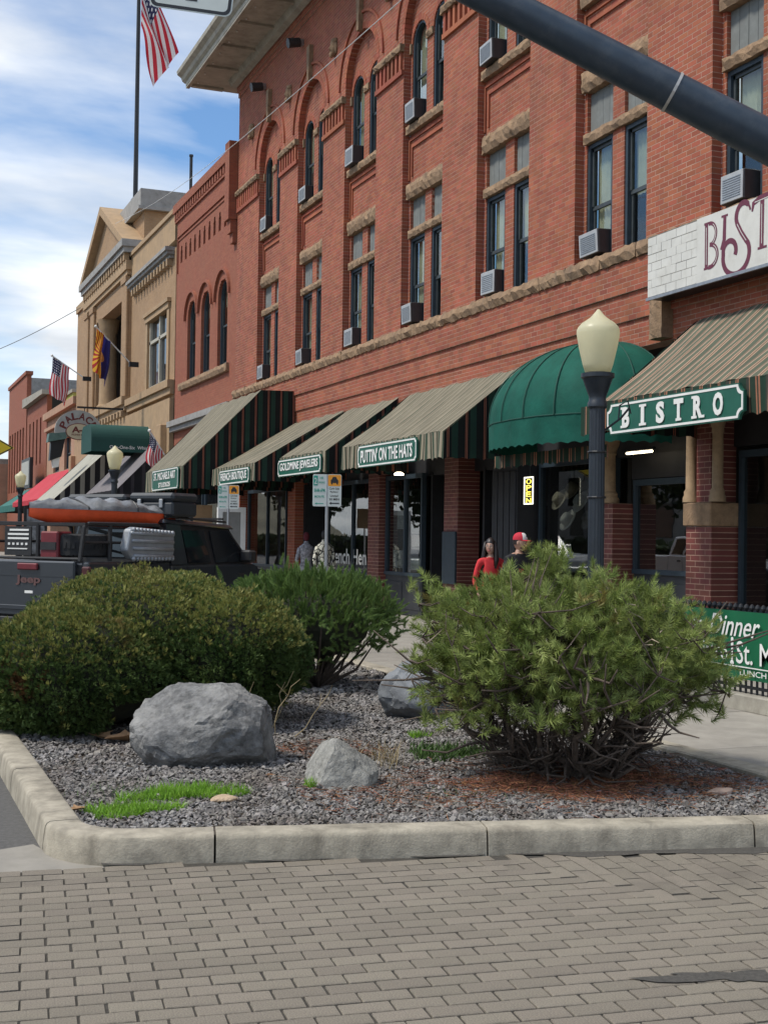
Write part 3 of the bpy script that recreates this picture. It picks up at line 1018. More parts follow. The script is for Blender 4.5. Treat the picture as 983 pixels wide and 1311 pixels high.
for k, c in enumerate(BAYS[:7]):
    ord_ = NAMES[k]
    for s_, (a, b) in enumerate(WIN):
        m_ = c + (a + b) / 2
        window_unit(m_, .76, 6.13, 8.05, RX + .02, hotel, blind=random.choice((.55, .75, .95, 1.0)))
        v_ = MB()
        for q in range(4):
            v_.box(RX + .055 + random.uniform(0, .006), RX + .09, m_ - .38 + q * .19, m_ - .38 + (q + 1) * .19 - .008, 8.23, 8.87)
        v_.build('vent_board', m_vent, hotel)
        if k < 5 or True:
            window_unit(m_, .76, 10.42, 12.57, RX + .02, hotel, arched=True, zspring=12.19, blind=random.choice((.4, .6, .9)))
            voussoirs(m_, .37, .49, 12.19, RX - .012, RX + .05, 11, parent=hotel)
    b = rough_block(MB(), RX - .09, RX + .1, c - .99, c + .99, 8.88, 9.2, .05); b.build('lintel', m_stone, hotel)
    b = rough_block(MB(), RX - .06, RX + .1, c - .96, c + .96, 8.06, 8.225, .03); b.build('transom_bar', m_stone, hotel)
    b = rough_block(MB(), RX - .12, RX + .1, c - 1.0, c + 1.0, 10.25, 10.42, .03); b.build('sill', m_stone, hotel)
    b = rough_block(MB(), RX - .05, RX + .02, c - .155, c + .155, 12.03, 12.19, .03); b.build('impost_stone', m_stone, hotel)
    b = rough_block(MB(), RX - .05, RX + .02, c + .93, c + 1.01, 11.98, 12.19, .02); b.build('impost_stone', m_stone, hotel)
    panel_lines(c).build('panel_moulding', m_brick, hotel)
    voussoirs(c, 1.0, 1.14, 12.42, D - .006, RX, 30, parent=hotel)
    voussoirs(c, 1.36, 1.42, 12.42, D - .045, D + .01, 40, a0=.0, a1=PI, name='hood_mould', parent=hotel, gap=.0)
    kb = MB(); kb.prism([(c - .06, 13.40), (c + .06, 13.40), (c + .12, 14.3), (c - .12, 14.3)], 'x', D - .11, D + .02)
    kb.build('keystone', m_stone, hotel)
    # window air conditioners
    if True:
        yo = c + .535
        air_con(RX + .02 - .02, yo - .02, 6.20, .5, 'air conditioner in a second floor window, %s bay from the far end of the hotel' % (['first', 'second', 'third', 'fourth', 'fifth', 'sixth', 'seventh'][k]))
    if k < 5:
        air_con(RX, c + .535, 10.43, .5, 'air conditioner in a top floor arched window, %s bay from the hotel far end' % (['first', 'second', 'third', 'fourth', 'fifth'][k]))

# pilaster caps: dentils, stone caps and carved heads
for k in range(8):
    yc = BAYS[0] + 1.7875 - 3.575 * k
    a, e = yc - .773, yc + .773
    if k == 0: a, e = BAYS[0] + 1.015, 37.98
    b = rough_block(MB(), D - .11, D + .02, a + .0, e - .0, 12.05, 12.2, .035); b.build('stone_cap', m_stone, hotel)
    n = max(4, int((e - a) / .2))
    d_ = MB()
    for q in range(n):
        y = a + (e - a) * (q + .5) / n; d_.box(D - .055, D + .01, y - .05, y + .05, 11.66, 12.05)
    d_.box(D - .056, D + .01, a, e, 11.56, 11.66)
    d_.build('dentil_band', m_brick, hotel)
    if k < 6:
        h = MB(); h.ball((D - .03, yc, 13.62), .11, .12, .20, 14, 10); h.ball((D - .13, yc, 13.60), .035, .03, .06, 8, 6)
        h.ball((D - .1, yc, 13.45), .06, .07, .08, 8, 6); h.ball((D - .02, yc, 13.78), .1, .16, .09, 10, 6); h.ball((D - .02, yc + .12, 13.6), .05, .05, .15, 8, 6); h.ball((D - .02, yc - .12, 13.6), .05, .05, .15, 8, 6)
        h.build('carved_head', m_stone, hotel, smooth=True)
b = MB()
yy = Y0
while yy < Y1 - .05:
    L_ = random.uniform(.7, 1.3); e = min(Y1, yy + L_)
    q = rough_block(MB(), 10.30, 10.7, yy + .004, e - .004, 5.9, 6.12, .05); q.build('ledge_stone', m_stone, hotel); yy = e
# flood lights on the wall
for q, (yy, zz) in enumerate(((35.25, 14.55), (31.85, 14.62))):
    t = thing('flood_light', 'small grey canister light high on the hotel wall above the %s keystone' % ('far' if q == 0 else 'second'), 'light', (D, yy, zz), 'canister lights under the cornice')
    b = MB(); b.tube([(D - .42, yy, zz - .05), (D - .1, yy, zz + .02)], [.13, .12], 12); b.build('canister', m_accase, t, smooth=False)
    b = MB(); b.box(D - .12, D + .01, yy - .06, yy + .06, zz - .06, zz + .1); b.build('bracket', m_metal, t)

# cornice
m_corn = mat('cornice_paint', (0.40, 0.37, 0.30), .8, var=.15, scale=3, stain=(.22, .19, .15), sscale=1.5, bump=.3, bscale=30)
cor = MB(); cor.box(8.98, 10.30, Y0, 39.1, 15.62, 15.74); cor.box(10.30, 14, 38.05, 39.1, 15.62, 15.74)
co = cor.build('cornice', m_corn, hotel)
cor = MB(); pr = [(8.98, 15.60), (8.98, 15.78), (8.90, 15.82), (8.84, 15.9), (8.72, 16.0), (8.72, 16.1), (14, 16.35), (14, 15.6)]
cor.prism([(8.99, 15.56), (9.10, 15.56), (9.10, 15.62), (8.99, 15.62)], 'y', Y0, 39.12)
cor.prism([(8.975, 15.745), (8.90, 15.80), (8.86, 15.9), (8.74, 15.98), (8.72, 16.08), (10.3, 16.3), (14, 16.3), (14, 15.745)], 'y', Y0, 39.25)
cor.build('crown_moulding', m_corn, co)
cor = MB(); cor.prism([(10.14, 15.45), (10.29, 15.40), (10.29, 15.62), (10.06, 15.62)], 'y', Y0, 38.1); cor.build('bed_moulding', m_corn, co)
for q in range(18):
    y = 38.95 - q * 1.7875
    b = MB(); b.box(9.12, 10.1, y - .16, y + .0, 15.55, 15.615); b.build('soffit_rib', m_corn, co)
    b = MB()
    for dy in (-.35, -1.2):
        b.ball((9.05, y + dy, 15.60), .03, .03, .03, 6, 4); b.ball((9.25, y + dy, 15.60), .03, .03, .03, 6, 4)
    b.build('soffit_stud', m_white, co)

# ---------------------------------------------------------------- shop fronts under the awnings
m_stall = mat('stall_riser', (0.028, 0.03, 0.034), .55, var=.2, scale=3)
m_int = mat('shop_interior', (0.05, 0.045, 0.04), .9, var=.35, scale=1.2)
m_col = mat('column_sandstone', (0.36, 0.25, 0.15), .9, var=.15, scale=8, bump=.4, bscale=40, stain=(.2, .14, .09), sscale=4)
b = MB(); b.box(10.72, 10.9, Y0, 37.3, 3.05, 4.6); b.build('fascia_board', m_dark, hotel)
b = MB(); b.box(13.9, 14.0, Y0, 37.3, .15, 4.6); b.box(10.9, 13.9, Y0, 37.3, 3.4, 3.5); b.build('shop_back_wall', m_int, hotel)
for y in (16.99, 19.5, 22.65, 26.68, 31.9):
    b = MB(); b.box(10.95, 13.9, y, y + .1, .15, 3.4); b.build('party_wall', m_int, hotel)
# sandstone dressings of the bistro piers
b = MB(); b.cbox(10.26, 10.8, 14.03, 14.65, 1.99, 2.30, .015); b.build('stone_block', m_stone, hotel)


def column(x, y, z0, z1, r, parent):
    h = z1 - z0
    b = MB(); b.lathe([(r * 1.5, 0), (r * 1.5, .06), (r * 1.25, .10), (r * 1.3, .14), (r, .18), (r * .95, h - .25), (r * 1.1, h - .22), (r * 1.05, h - .18), (r * 1.45, h - .08), (r * 1.6, h)], (x, y, z0), 16)
    return sharp(b.build('column', m_col, parent))


column(10.36, 14.02, 2.31, 3.45, .075, hotel); column(10.36, 14.60, 2.31, 3.45, .075, hotel)
column(10.40, 16.75, 2.34, 3.3, .11, hotel)
b = MB(); b.cbox(10.29, 10.8, 13.9, 14.75, 3.46, 3.62, .02); b.build('capital_block', m_stone, hotel)
b = MB(); b.cbox(10.3, 10.8, 16.45, 17.05, 3.31, 3.5, .02); b.build('capital_block', m_stone, hotel)
b = rough_block(MB(), 10.22, 10.5, 15.15, 15.45, 4.62, 5.2, .03); b.build('stone_block', m_stone, hotel)
b = rough_block(MB(), 10.36, 10.8, 25.98, 26.68, .15, .54, .02); b.build('pier_base', m_stone, hotel)


def shopfront(y0, y1, z0, z1, x, mull, parent, name='shop_window', riser=True, pm=None):
    fr = MB(); t = .06
    fr.box(x - .05, x + .06, y0, y1, z1, z1 + .09); fr.box(x - .06, x + .06, y0, y1, z0 - .07, z0)
    for y in [y0 + t / 2] + mull + [y1 - t / 2]: fr.box(x - .045, x + .055, y - t / 2, y + t / 2, z0, z1)
    w = fr.build(name, m_frame, parent)
    ys = [y0] + mull + [y1]
    for a, c in zip(ys[:-1], ys[1:]):
        p = MB(); p.box(x, x + .006, a + .03, c - .03, z0, z1); p.build('pane', pm or m_shopglass, w)
    if riser:
        r_ = MB(); r_.box(x - .02, x + .05, y0, y1, .15, z0 - .07)
        n = max(1, int((y1 - y0) / .8))
        for q in range(n): r_.cbox(x - .035, x - .02, y0 + (y1 - y0) * q / n + .06, y0 + (y1 - y0) * (q + 1) / n - .06, .28, z0 - .2, .006)
        r_.build('stall_riser', m_stall, w)
    return w


shopfront(15.05, 16.50, 1.36, 2.60, 10.72, [], hotel, pm=m_mirror)
shopfront(14.64, 15.00, 1.40, 2.75, 10.74, [], hotel)
b = MB(); b.box(10.66, 10.8, 14.64, 16.52, 2.70, 3.06); b.box(10.66, 10.78, 15.0, 15.06, .15, 3.0); b.build('transom', m_dark, hotel)
shopfront(10.9, 14.02, .95, 2.9, 10.74, [12.4], hotel)
shopfront(17.05, 19.45, .85, 3.0, 10.74, [], hotel)
shopfront(23.98, 25.95, 1.04, 3.0, 10.55, [24.9], hotel)
shopfront(26.7, 30.1, .95, 3.0, 10.66, [28.3], hotel)
shopfront(33.4, 37.15, .95, 3.0, 10.66, [35.2], hotel)
# panelled timber column and recessed entries
b = MB(); b.box(10.34, 10.9, 19.55, 20.5, .15, 3.1)
for k in range(4): b.cbox(10.318, 10.34, 19.6 + k * .225, 19.79 + k * .225, .5, 2.95, .006)
b.build('timber_column', m_dark, hotel)


def door(y0, y1, x, z1, parent, glass=True):
    d_ = MB(); t = .1
    d_.box(x, x + .05, y0, y0 + t, .15, z1); d_.box(x, x + .05, y1 - t, y1, .15, z1); d_.box(x, x + .05, y0 + t, y1 - t, z1 - t, z1); d_.box(x, x + .05, y0 + t, y1 - t, .15, .45)
    o = d_.build('door', m_dark, parent)
    p = MB(); p.box(x + .02, x + .026, y0 + t, y1 - t, .45, z1 - t); p.build('pane', m_shopglass, o)
    h = MB(); h.tube([(x - .06, y0 + .05, 1.0), (x - .06, y0 + .05, 1.35)], .014, 8); h.box(x - .06, x, y0 + .04, y0 + .06, 1.02, 1.04); h.box(x - .06, x, y0 + .04, y0 + .06, 1.31, 1.33)
    h.build('handle', m_metal, o)
    return o


door(20.6, 21.5, 11.9, 2.5, hotel); door(22.75, 23.7, 11.2, 2.45, hotel); door(30.4, 31.4, 11.3, 2.4, hotel); door(32.55, 33.3, 11.2, 2.4, hotel)
for q in ((10.7, 11.95, 21.52, 21.6), (10.7, 11.25, 23.9, 23.97), (10.6, 11.4, 31.75, 31.85)):
    b = MB(); b.box(*q, .15, 3.1); b.build('entry_side', m_dark, hotel)
b = MB(); b.cbox(10.33, 10.38, 22.02, 22.6, .9, 1.9, .01); b.build('menu_case', m_frame, hotel)

lettering('French Hen', (10.655, 30.0, 1.12), (0, -1, 0), (0, 0, 1), 2.55, .36, m_white, hotel, bold=.012)
# goods behind the glass
hat_cols = [(.42, .36, .26), (.30, .24, .16), (.5, .47, .4), (.20, .17, .14), (.38, .30, .2), (.45, .42, .36), (.14, .12, .1)]
hat_spots = [(10.95, 19.15, 2.45), (10.98, 18.75, 2.62), (10.95, 18.45, 2.40), (10.98, 18.05, 2.55), (10.95, 17.7, 2.35), (10.97, 18.9, 2.1), (10.97, 18.2, 2.12), (10.96, 17.5, 2.08)]
hat_words = ['cream', 'brown', 'pale straw', 'dark brown', 'tan', 'off white', 'charcoal', 'light cream']
hat_places = ['beside the OPEN sign in the hat shop window', 'highest in the hat shop window', 'in the middle of the hat shop window', 'high up in the hat shop window near the lamp post', 'behind the lamp post in the hat shop window', 'on the lower row of the hat shop window', 'low in the middle of the hat shop window', 'low by the stone column of the hat shop']
for k, (x, y, z) in enumerate(hat_spots):
    t = thing('hat', '%s brimmed hat hanging %s' % (hat_words[k], hat_places[k]), 'hat', (x, y, z), 'hats in the shop window')
    mh = mat('felt_%d' % k, hat_cols[k % 7], .9, var=.1, scale=10)
    tilt = Matrix.Translation((x, y, z)) @ Matrix.Rotation(R(-60), 4, 'Y') @ Matrix.Rotation(random.uniform(-.4, .4), 4, 'Z')
    b = MB(); b.lathe([(.10, 0), (.10, .03), (.095, .08), (.085, .12), (.05, .13), (.01, .115)], n=14, sx=1.15); b.xf(tilt); b.build('hat_crown', mh, t, smooth=True)
    b = MB(); b.lathe([(.095, -.004), (.16, .0), (.19, .02), (.19, .026), (.16, .008), (.095, .008)], n=18, sx=1.1); b.xf(tilt); b.build('brim', mh, t, smooth=True)
m_paper = mat('poster_paper', (.5, .5, .46), .8, var=.25, scale=12)
for k, (x, y0, y1, z0, z1) in enumerate([(10.6, 25.1, 25.5, 1.95, 2.35), (10.6, 24.2, 24.75, 1.1, 1.35), (10.6, 25.2, 25.7, 1.12, 1.5)]):
    b = MB(); b.cbox(x, x + .02, y0, y1, z0, z1, .004); tag(b.build('poster', m_paper), ['pale poster in the upper pane of the shop left of the entry', 'white card low in the shop window beside the door', 'stack of pale prints low in the shop window corner'][k], 'poster', 'papers in the shop window')
# white letters stacked on a narrow hanging board
t = thing('hanging_board', 'narrow black board with stacked white glyphs in the dark shop doorway', 'sign', (10.6, 32.2, 1.95))
b = MB(); b.box(10.6, 10.63, 31.95, 32.45, 1.93, 2.8); b.build('board', m_black, t)
for k in range(4):
    b = MB(); z = 2.64 - k * .2
    b.box(10.592, 10.6, 32.05, 32.11, z - .08, z + .06); b.box(10.592, 10.6, 32.29, 32.35, z - .08, z + .06); b.box(10.592, 10.6, 32.11, 32.29, z - .01 + .05 * (k % 2), z + .03 + .05 * (k % 2)); b.build('glyph', m_white, t)
# open sign, tubes lit
t = thing('open_sign', 'upright lit yellow OPEN sign in the hat shop window', 'sign', (10.3, 19.07, 2.37))
m_neon = mat('neon_yellow', (.9, .75, .1), .5, emit=(1.0, .78, .08, 2.2)); m_neonw = mat('neon_white', (.8, .8, .7), .5, emit=(1, .95, .75, 1.6))
b = MB(); b.cbox(10.30, 10.34, 18.90, 19.24, 2.35, 2.83, .01); b.tube([(10.32, 19.07, 2.83), (10.32, 19.07, 3.1)], .006, 5); b.build('sign_board', m_black, t)
b = MB()
for a, c, e, f in ((18.91, 18.93, 2.36, 2.82), (19.21, 19.23, 2.36, 2.82)): b.box(10.29, 10.30, a, c, e, f)
b.box(10.29, 10.30, 18.93, 19.21, 2.36, 2.38); b.box(10.29, 10.30, 18.93, 19.21, 2.80, 2.82); b.build('border_tube', m_neonw, t)
for k, ch in enumerate('OPEN'):
    lettering(ch, (10.295, 19.155, 2.70 - k * .106), (0, -1, 0), (0, 0, 1), .17, .085, m_neon, t, name='letter', bold=.0)
# lamps under the awnings
m_lamp = mat('lamp_glow', (.9, .85, .7), .5, emit=(1, .85, .6, 5.0))
t = thing('downlight', 'small warm light under the hat shop awning', 'lamp', (10.0, 24.0, 3.05)); b = MB(); b.lathe([(.10, 0), (.10, .03), (.05, .06)], (10.0, 24.0, 3.03), 12); b.build('lens', m_lamp, t); b = MB(); b.lathe([(.06, 0), (.06, .4)], (10.0, 24.0, 3.095), 10); b.build('can', m_black, t)
t = thing('strip_light', 'thin white tube light under the bistro awning', 'lamp', (10.3, 15.8, 3.03)); b = MB(); b.tube([(10.3, 16.1, 3.05), (10.3, 15.45, 3.05)], .018, 8); b.build('tube', m_lamp, t); b = MB(); b.box(10.27, 10.33, 15.4, 16.15, 3.075, 3.11); b.build('fixture', m_black, t)

# ---------------------------------------------------------------- awnings
c_g, c_k, c_s, c_t, c_ol = (.018, .045, .032), (.012, .014, .013), (.33, .12, .075), (.34, .25, .17), (.10, .115, .085)
m_side = mat_stripes('striped_canvas_side', [(0, c_k), (.36, c_s), (.40, c_k), (.44, c_s), (.48, c_k), (.62, c_g), (.96, c_k)], .34, 'X')
m_top_far = mat_stripes('striped_canvas_sheen', [(0, (.225, .20, .145)), (.34, (.115, .108, .075)), (.50, (.235, .21, .155)), (.66, (.095, .098, .068)), (.86, (.25, .215, .16))], .26, 'Y', var=.14)  # slope stripes paler than the sides: sheen of glancing light put into the colour
m_val_far = mat_stripes('striped_canvas_valance', [(0, (.29, .25, .18)), (.28, (.05, .075, .05)), (.56, (.27, .23, .17)), (.72, (.16, .10, .065)), (.8, (.045, .06, .04))], .26, 'Y', var=.14)
m_top_near = mat_stripes('striped_canvas_top', [(0, (.085, .10, .07)), (.30, (.42, .27, .19)), (.36, (.16, .115, .08)), (.47, (.42, .27, .19)), (.53, (.10, .115, .08)), (.80, (.40, .30, .22)), (.86, (.20, .14, .10))], .34, 'Y', var=.12)  # near slope, lightened in its colour by the same glancing light
m_val_near = mat_stripes('striped_canvas_skirt', [(0, (.02, .045, .03)), (.30, (.34, .15, .09)), (.36, (.05, .05, .035)), (.42, (.34, .15, .09)), (.48, (.025, .045, .03)), (.80, (.30, .16, .1)), (.84, (.05, .05, .04))], .34, 'Y', var=.12)
m_bar = mat('awning_bar', (.25, .25, .25), .5, metal=.6)


def awning(label, y0, y1, zt, xe, ze, zv, mt, mv, ms, xt=None, scallop=.04, sp=.24):
    t = thing('awning', label, 'awning', (D, (y0 + y1) / 2, zt), 'awnings along the hotel')
    xw = D - .05 if xt is None else xt
    n = max(4, int((y1 - y0) / .3))
    ph = random.uniform(0, 6)

    def sl(u, v):
        y = y0 + (y1 - y0) * u
        sag = .05 * math.sin(PI * v) * (0.6 + .4 * math.sin(u * n * PI * .55 + ph)) + .012 * math.sin(y * 7 + v * 4) + .006 * math.sin(y * 17 - v * 9)
        return (xw + (xe - xw) * v, y, zt + (ze - zt) * v - sag)
    b = MB(); b.grid(sl, n * 2, 10); b.build('canopy', mt, t, smooth=True)
    if xt is not None:
        b = MB(); b.quad((D - .03, y0, zt + .02), (D - .03, y1, zt + .02), (xw, y1, zt), (xw, y0, zt)); b.build('canopy_top', mt, t)

    def va(u, v):
        y = y0 + (y1 - y0) * u
        zb = zv + scallop * abs(math.sin(PI * (y - y0) / sp)) * (1 if v == 1 else 0)
        return (xe - .005 + .025 * v * math.sin(y * 9.0 + ph) + .012 * math.sin(y * 23), y, ze + (zb - ze) * v)
    b = MB(); b.grid(va, int((y1 - y0) / .06), 3); b.build('valance', mv, t, smooth=True)
    for y, sg in ((y0, 1), (y1, -1)):
        b = MB()
        zs = zv + .03
        top = [(xe, ze), (xw, zt)] + ([(D - .03, zt + .02)] if xt is not None else [])
        x_in = D - .05
        m_ = 16
        pts = []
        for k in range(m_ + 1):
            x = xe + (x_in - xe) * k / m_; pts.append((x, zv + scallop * abs(math.sin(PI * (x - xe) / sp))))
        poly = [(p[0], p[1]) for p in top] + list(reversed(pts))
        b.prism(poly, 'y', y + sg * .012, y + sg * .018)
        b.build('side_panel', ms, t)
    b = MB()
    for y in (y0 + .05, y1 - .05):
        b.tube([(D - .02, y, zv + .35), (xe + .04, y, ze - .06)], .016, 6)
    b.tube([(xe + .03, y0 + .03, ze - .03), (xe + .03, y1 - .03, ze - .03)], .018, 6)
    b.build('frame_bar', m_bar, t)
    return t


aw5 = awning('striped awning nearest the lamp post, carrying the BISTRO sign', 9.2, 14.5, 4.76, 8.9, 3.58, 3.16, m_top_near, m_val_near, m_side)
b = MB(); b.grid(lambda u, v: (8.9 + .012 * math.sin(u * 30), 14.52 + .5 * u, 3.56 - .40 * v + (.03 * abs(math.sin(u * 2.2 * PI)) if v == 1 else 0)), 14, 2); b.build('valance_return', m_val_near, aw5)
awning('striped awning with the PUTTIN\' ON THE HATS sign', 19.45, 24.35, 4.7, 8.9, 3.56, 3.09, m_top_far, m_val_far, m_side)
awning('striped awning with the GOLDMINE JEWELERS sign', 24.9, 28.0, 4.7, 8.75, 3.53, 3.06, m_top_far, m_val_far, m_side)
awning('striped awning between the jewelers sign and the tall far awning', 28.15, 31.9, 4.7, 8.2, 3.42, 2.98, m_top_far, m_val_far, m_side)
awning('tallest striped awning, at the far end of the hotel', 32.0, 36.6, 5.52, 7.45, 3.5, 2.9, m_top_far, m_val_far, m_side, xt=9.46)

# round green awning
m_dome = mat('green_canvas', (.005, .080, .056), .8, var=.22, scale=2.5, bump=.6, bscale=4, stain=(.015, .11, .08), sscale=1.5, samt=.5, spec=.25)
m_seam = mat('green_seam', (.012, .07, .05), .8)
dome = thing('dome_awning', 'round emerald green awning with seams behind the lamp globe', 'awning', (D, 17.15, 3.5), 'awnings along the hotel')
cy_, ry_, dx_, hz_ = 17.0, 1.95, 1.5, 1.22


def sup(a, n=2.35):
    c_, s_ = math.cos(a), math.sin(a)
    k = (abs(c_) ** n + abs(s_) ** n) ** (-1 / n)
    return c_ * k, s_ * k


def dome_pt(u, v, off=0.0, pinch=True):
    a = PI * u
    c_, s_ = sup(a)
    e = v * PI / 2
    ce, se = sup(e, 2.15)
    q = 1 - (.012 * abs(math.cos(u * 9 * PI)) if pinch else 0)
    return (D - .03 - (dx_ * s_ * ce + off) * q, cy_ - ry_ * c_ * ce * q, 3.55 + hz_ * se + off * .3)


b = MB(); b.grid(lambda u, v: dome_pt(u, v), 72, 18); b.build('canopy', m_dome, dome, smooth=True)


def dval(u, v):
    p = dome_pt(u, 0); zb = .42 - .03 * abs(math.sin(u * 27 * PI)) * v
    return (p[0] - .01 * math.sin(u * 60) * v, p[1], p[2] - zb * v)


b = MB(); b.grid(dval, 160, 2); b.build('valance', m_dome, dome, smooth=True)
for k in range(10):
    u = k / 9
    b = MB(); b.tube([dome_pt(u, v / 14, .004, False) for v in range(15)], .010, 5); b.build('seam', m_seam, dome)
b = MB(); b.tube([dome_pt(u / 60, 0, .004) for u in range(61)], .010, 5); b.build('seam', m_seam, dome)
b = MB(); b.grid(lambda u, v: (9.55 + .02 * math.sin(u * 70), 15.4 + 3.5 * u, 3.12 - .22 * v + (.04 * abs(math.sin(u * 17 * PI)) if v == 1 else 0)), 90, 1); b.build('inner_valance', m_val_near, dome)


# ---------------------------------------------------------------- sign boards on the awnings
def notched(w, h, c):
    """outline with concave corners, centred"""
    pts = []
    for (sx, sy, a0) in ((1, 1, 180), (-1, 1, 270), (-1, -1, 0), (1, -1, 90)):
        seq = [(sx * w / 2 + c * math.cos(R(a0 + k * 15)), sy * h / 2 + c * math.sin(R(a0 + k * 15))) for k in range(7)]
        pts += seq if True else seq
    return pts


def outline(w, h, c, inset):
    pts = []
    for (sx, sy) in ((1, 1), (-1, 1), (-1, -1), (1, -1)):
        cx_, cy2 = sx * w / 2, sy * h / 2
        arc_ = []
        for k in range(7):
            t = k / 6 * PI / 2
            ax, ay = (c) * math.sin(t), (c) * math.cos(t)
            arc_.append((cx_ - sx * ax, cy2 - sy * ay))
        if sx * sy < 0: arc_.reverse()
        pts += arc_
    return [(p[0] - math.copysign(inset, p[0]), p[1] - math.copysign(inset, p[1])) for p in pts]


def sign_board(label, yc, zc, x, w, h, texts, group=None, corner=.05, pad=.12):
    t = thing('sign_board', label, 'sign', (x, yc, zc - h / 2), group)
    P = lambda pts: [(yc - a, zc + b_) for a, b_ in pts]
    b = MB(); b.prism(P(outline(w, h, corner, 0)), 'x', x, x + .035); b.build('board', m_green, t)
    o, i = outline(w, h, corner, .015), outline(w, h, corner, .042)
    b = MB(); n = len(o)
    for k in range(n):
        k2 = (k + 1) % n
        b.prism([(yc - q[0], zc + q[1]) for q in (o[k], o[k2], i[k2], i[k])], 'x', x - .006, x)
    b.build('border', m_white, t)
    for (s_, z0, hh, ww, bo) in texts:
        lettering(s_, (x - .006, yc + ww / 2, zc + z0), (0, -1, 0), (0, 0, 1), ww, hh, m_white, t, bold=bo, depth=.006)
    return t


GR = 'green sign boards on the awnings'
sign_board('green sign board reading PUTTIN\' ON THE HATS', 21.84, 3.31, 8.83, 2.85, .42, [("PUTTIN' ON THE HATS", -.125, .25, 2.5, .02)], GR)
sign_board('green sign board reading GOLDMINE JEWELERS', 26.48, 3.28, 8.68, 2.95, .38, [("GOLDMINE JEWELERS", -.11, .22, 2.6, .02)], GR)
sign_board('green sign board reading FRENCH BOUTIQUE', 29.72, 3.16, 8.13, 2.65, .36, [("FRENCH BOUTIQUE", -.11, .22, 2.3, .02)], GR)
sign_board('largest green sign board, with two lines of white letters, on the tall far awning', 33.8, 3.21, 7.37, 3.15, .56, [("ST. MICHAELS ART", .0, .2, 2.6, .02), ("STUDIOS", -.2, .13, 1.4, .02)], GR)
# BISTRO board with heavier serif letters
t = sign_board('green sign board reading BISTRO beside the lamp post', 12.87, 3.325, 8.82, 2.78, .40, [], GR, corner=.085)
b = MB()
for sx in (-1, 1):
    for sy in (-1, 1):
        pass
cw = .21; z0 = 3.325 - .13; hh = .26
for k, ch in enumerate('BISTRO'):
    yc = 12.87 + .93 - k * .375
    w_ = {'I': .07, 'B': .16, 'S': .17, 'T': .19, 'R': .17, 'O': .18}[ch]
    lettering(ch, (8.812, yc + w_ / 2, z0), (0, -1, 0), (0, 0, 1), w_, hh, m_white, t, name='letter', bold=.045, depth=.008)
    for (a, c, top) in {'I': [(-.075, .075, 0), (-.075, .075, 1)], 'B': [(-.115, -.02, 0), (-.115, -.02, 1)], 'T': [(-.055, .055, 0)], 'R': [(-.12, -.02, 0), (-.12, -.02, 1), (.04, .125, 0)]}.get(ch, []):
        zz = z0 + (hh - .03 if top else 0)
        s_ = MB(); s_.box(8.805, 8.813, yc - c, yc - a, zz, zz + .03); s_.build('serif', m_white, t)

# white board with plum lettering
m_wb = mat('white_board', (.62, .61, .56), .7, var=.07, scale=3, stain=(.42, .40, .34), sscale=2.2)
m_wbj = mat('white_board_joint', (.16, .15, .13), .9, var=.3, scale=6)
m_plum = mat('plum_paint', (.135, .025, .05), .6, var=.15, scale=10)
wb = thing('wall_sign', 'long white sign board with plum lettering high on the hotel wall', 'sign', (10.0, 12, 5.1))
b = MB(); b.box(10.02, 10.335, 9.4, 15.15, 5.12, 5.98); b.build('sign_box', m_black, wb)
b = MB(); b.box(9.985, 10.02, 9.4, 15.17, 5.10, 5.14); b.build('edge_trim', m_metal, wb)
b = MB(); b.box(10.0, 10.02, 9.4, 14.02, 5.145, 5.985); b.build('panel', m_wb, wb)
b = MB(); b.box(10.012, 10.02, 14.02, 15.16, 5.145, 5.985); b.build('brick_backing', m_wbj, wb)
rz = 5.15; j = 0; rnd = random.Random(5)
while rz < 5.95:
    h_ = .117; y = 14.025 - (.12 if j % 2 else 0)
    while y < 15.155:
        w_ = .232
        p, q = max(14.025, y), min(15.155, y + w_ - .006)
        if q - p > .02:
            f_ = MB(); f_.cbox(10.001 + rnd.uniform(0, .004), 10.014, p, q, rz, min(5.98, rz + h_ - (.006 if rnd.random() < .6 else .0015)), .002); f_.build('brick', m_wb, wb)
        y += w_
    rz += h_; j += 1
b = MB(); O_, U_, W_ = (9.998, 13.86, 5.30), (0, -1, 0), (0, 0, 1)
bm = MB()
rib = lambda pts, w, f=0.0: ribbon(bm, pts, w, O_, U_, W_, f)


def arcp(cx, cy, rx, ry, a0, a1, n=18):
    return [(cx + rx * math.cos(R(a0 + (a1 - a0) * k / n)), cy + ry * math.sin(R(a0 + (a1 - a0) * k / n))) for k in range(n + 1)]


rib([(.05, 0), (.05, .58)], .065); rib([(0, .0), (.13, .0)], .03, .0004); rib([(0, .58), (.13, .58)], .03, .0004)
rib(arcp(.12, .43, .13, .14, 100, -90), .05, .0008); rib(arcp(.12, .15, .16, .145, 90, -100), .055, .0012)
rib([(.43, .60), (.42, .30), (.36, .18)], [.06, .07, .05], .0004); rib([(.36, .60), (.49, .60)], .028, .0008)
rib(arcp(.80, .52, .14, .16, 15, 190, 20) + [(.68, .44), (.76, .32), (.86, .20)] + arcp(.66, .06, .26, .24, 25, -190, 26) + arcp(.53, .13, .13, .13, 170, -30, 14), [.03] * 4 + [.07] * 70, .0016)
rib([(1.16, .64), (1.15, .05)], .075, .0004); rib([(.97, .53), (.99, .62), (1.1, .66), (1.3, .67), (1.42, .62)], [.03, .06, .07, .07, .04], .0012); rib([(1.08, .05), (1.25, .05)], .03, .0008)
rib([(1.62, .62), (1.61, .03)], .07, .0004); rib(arcp(1.68, .48, .15, .15, 100, -90), .05, .0008); rib([(1.70, .32), (1.9, .0)], .07, .0012)
rib(arcp(2.3, .32, .26, .3, 0, 360, 40), .07, .0004)
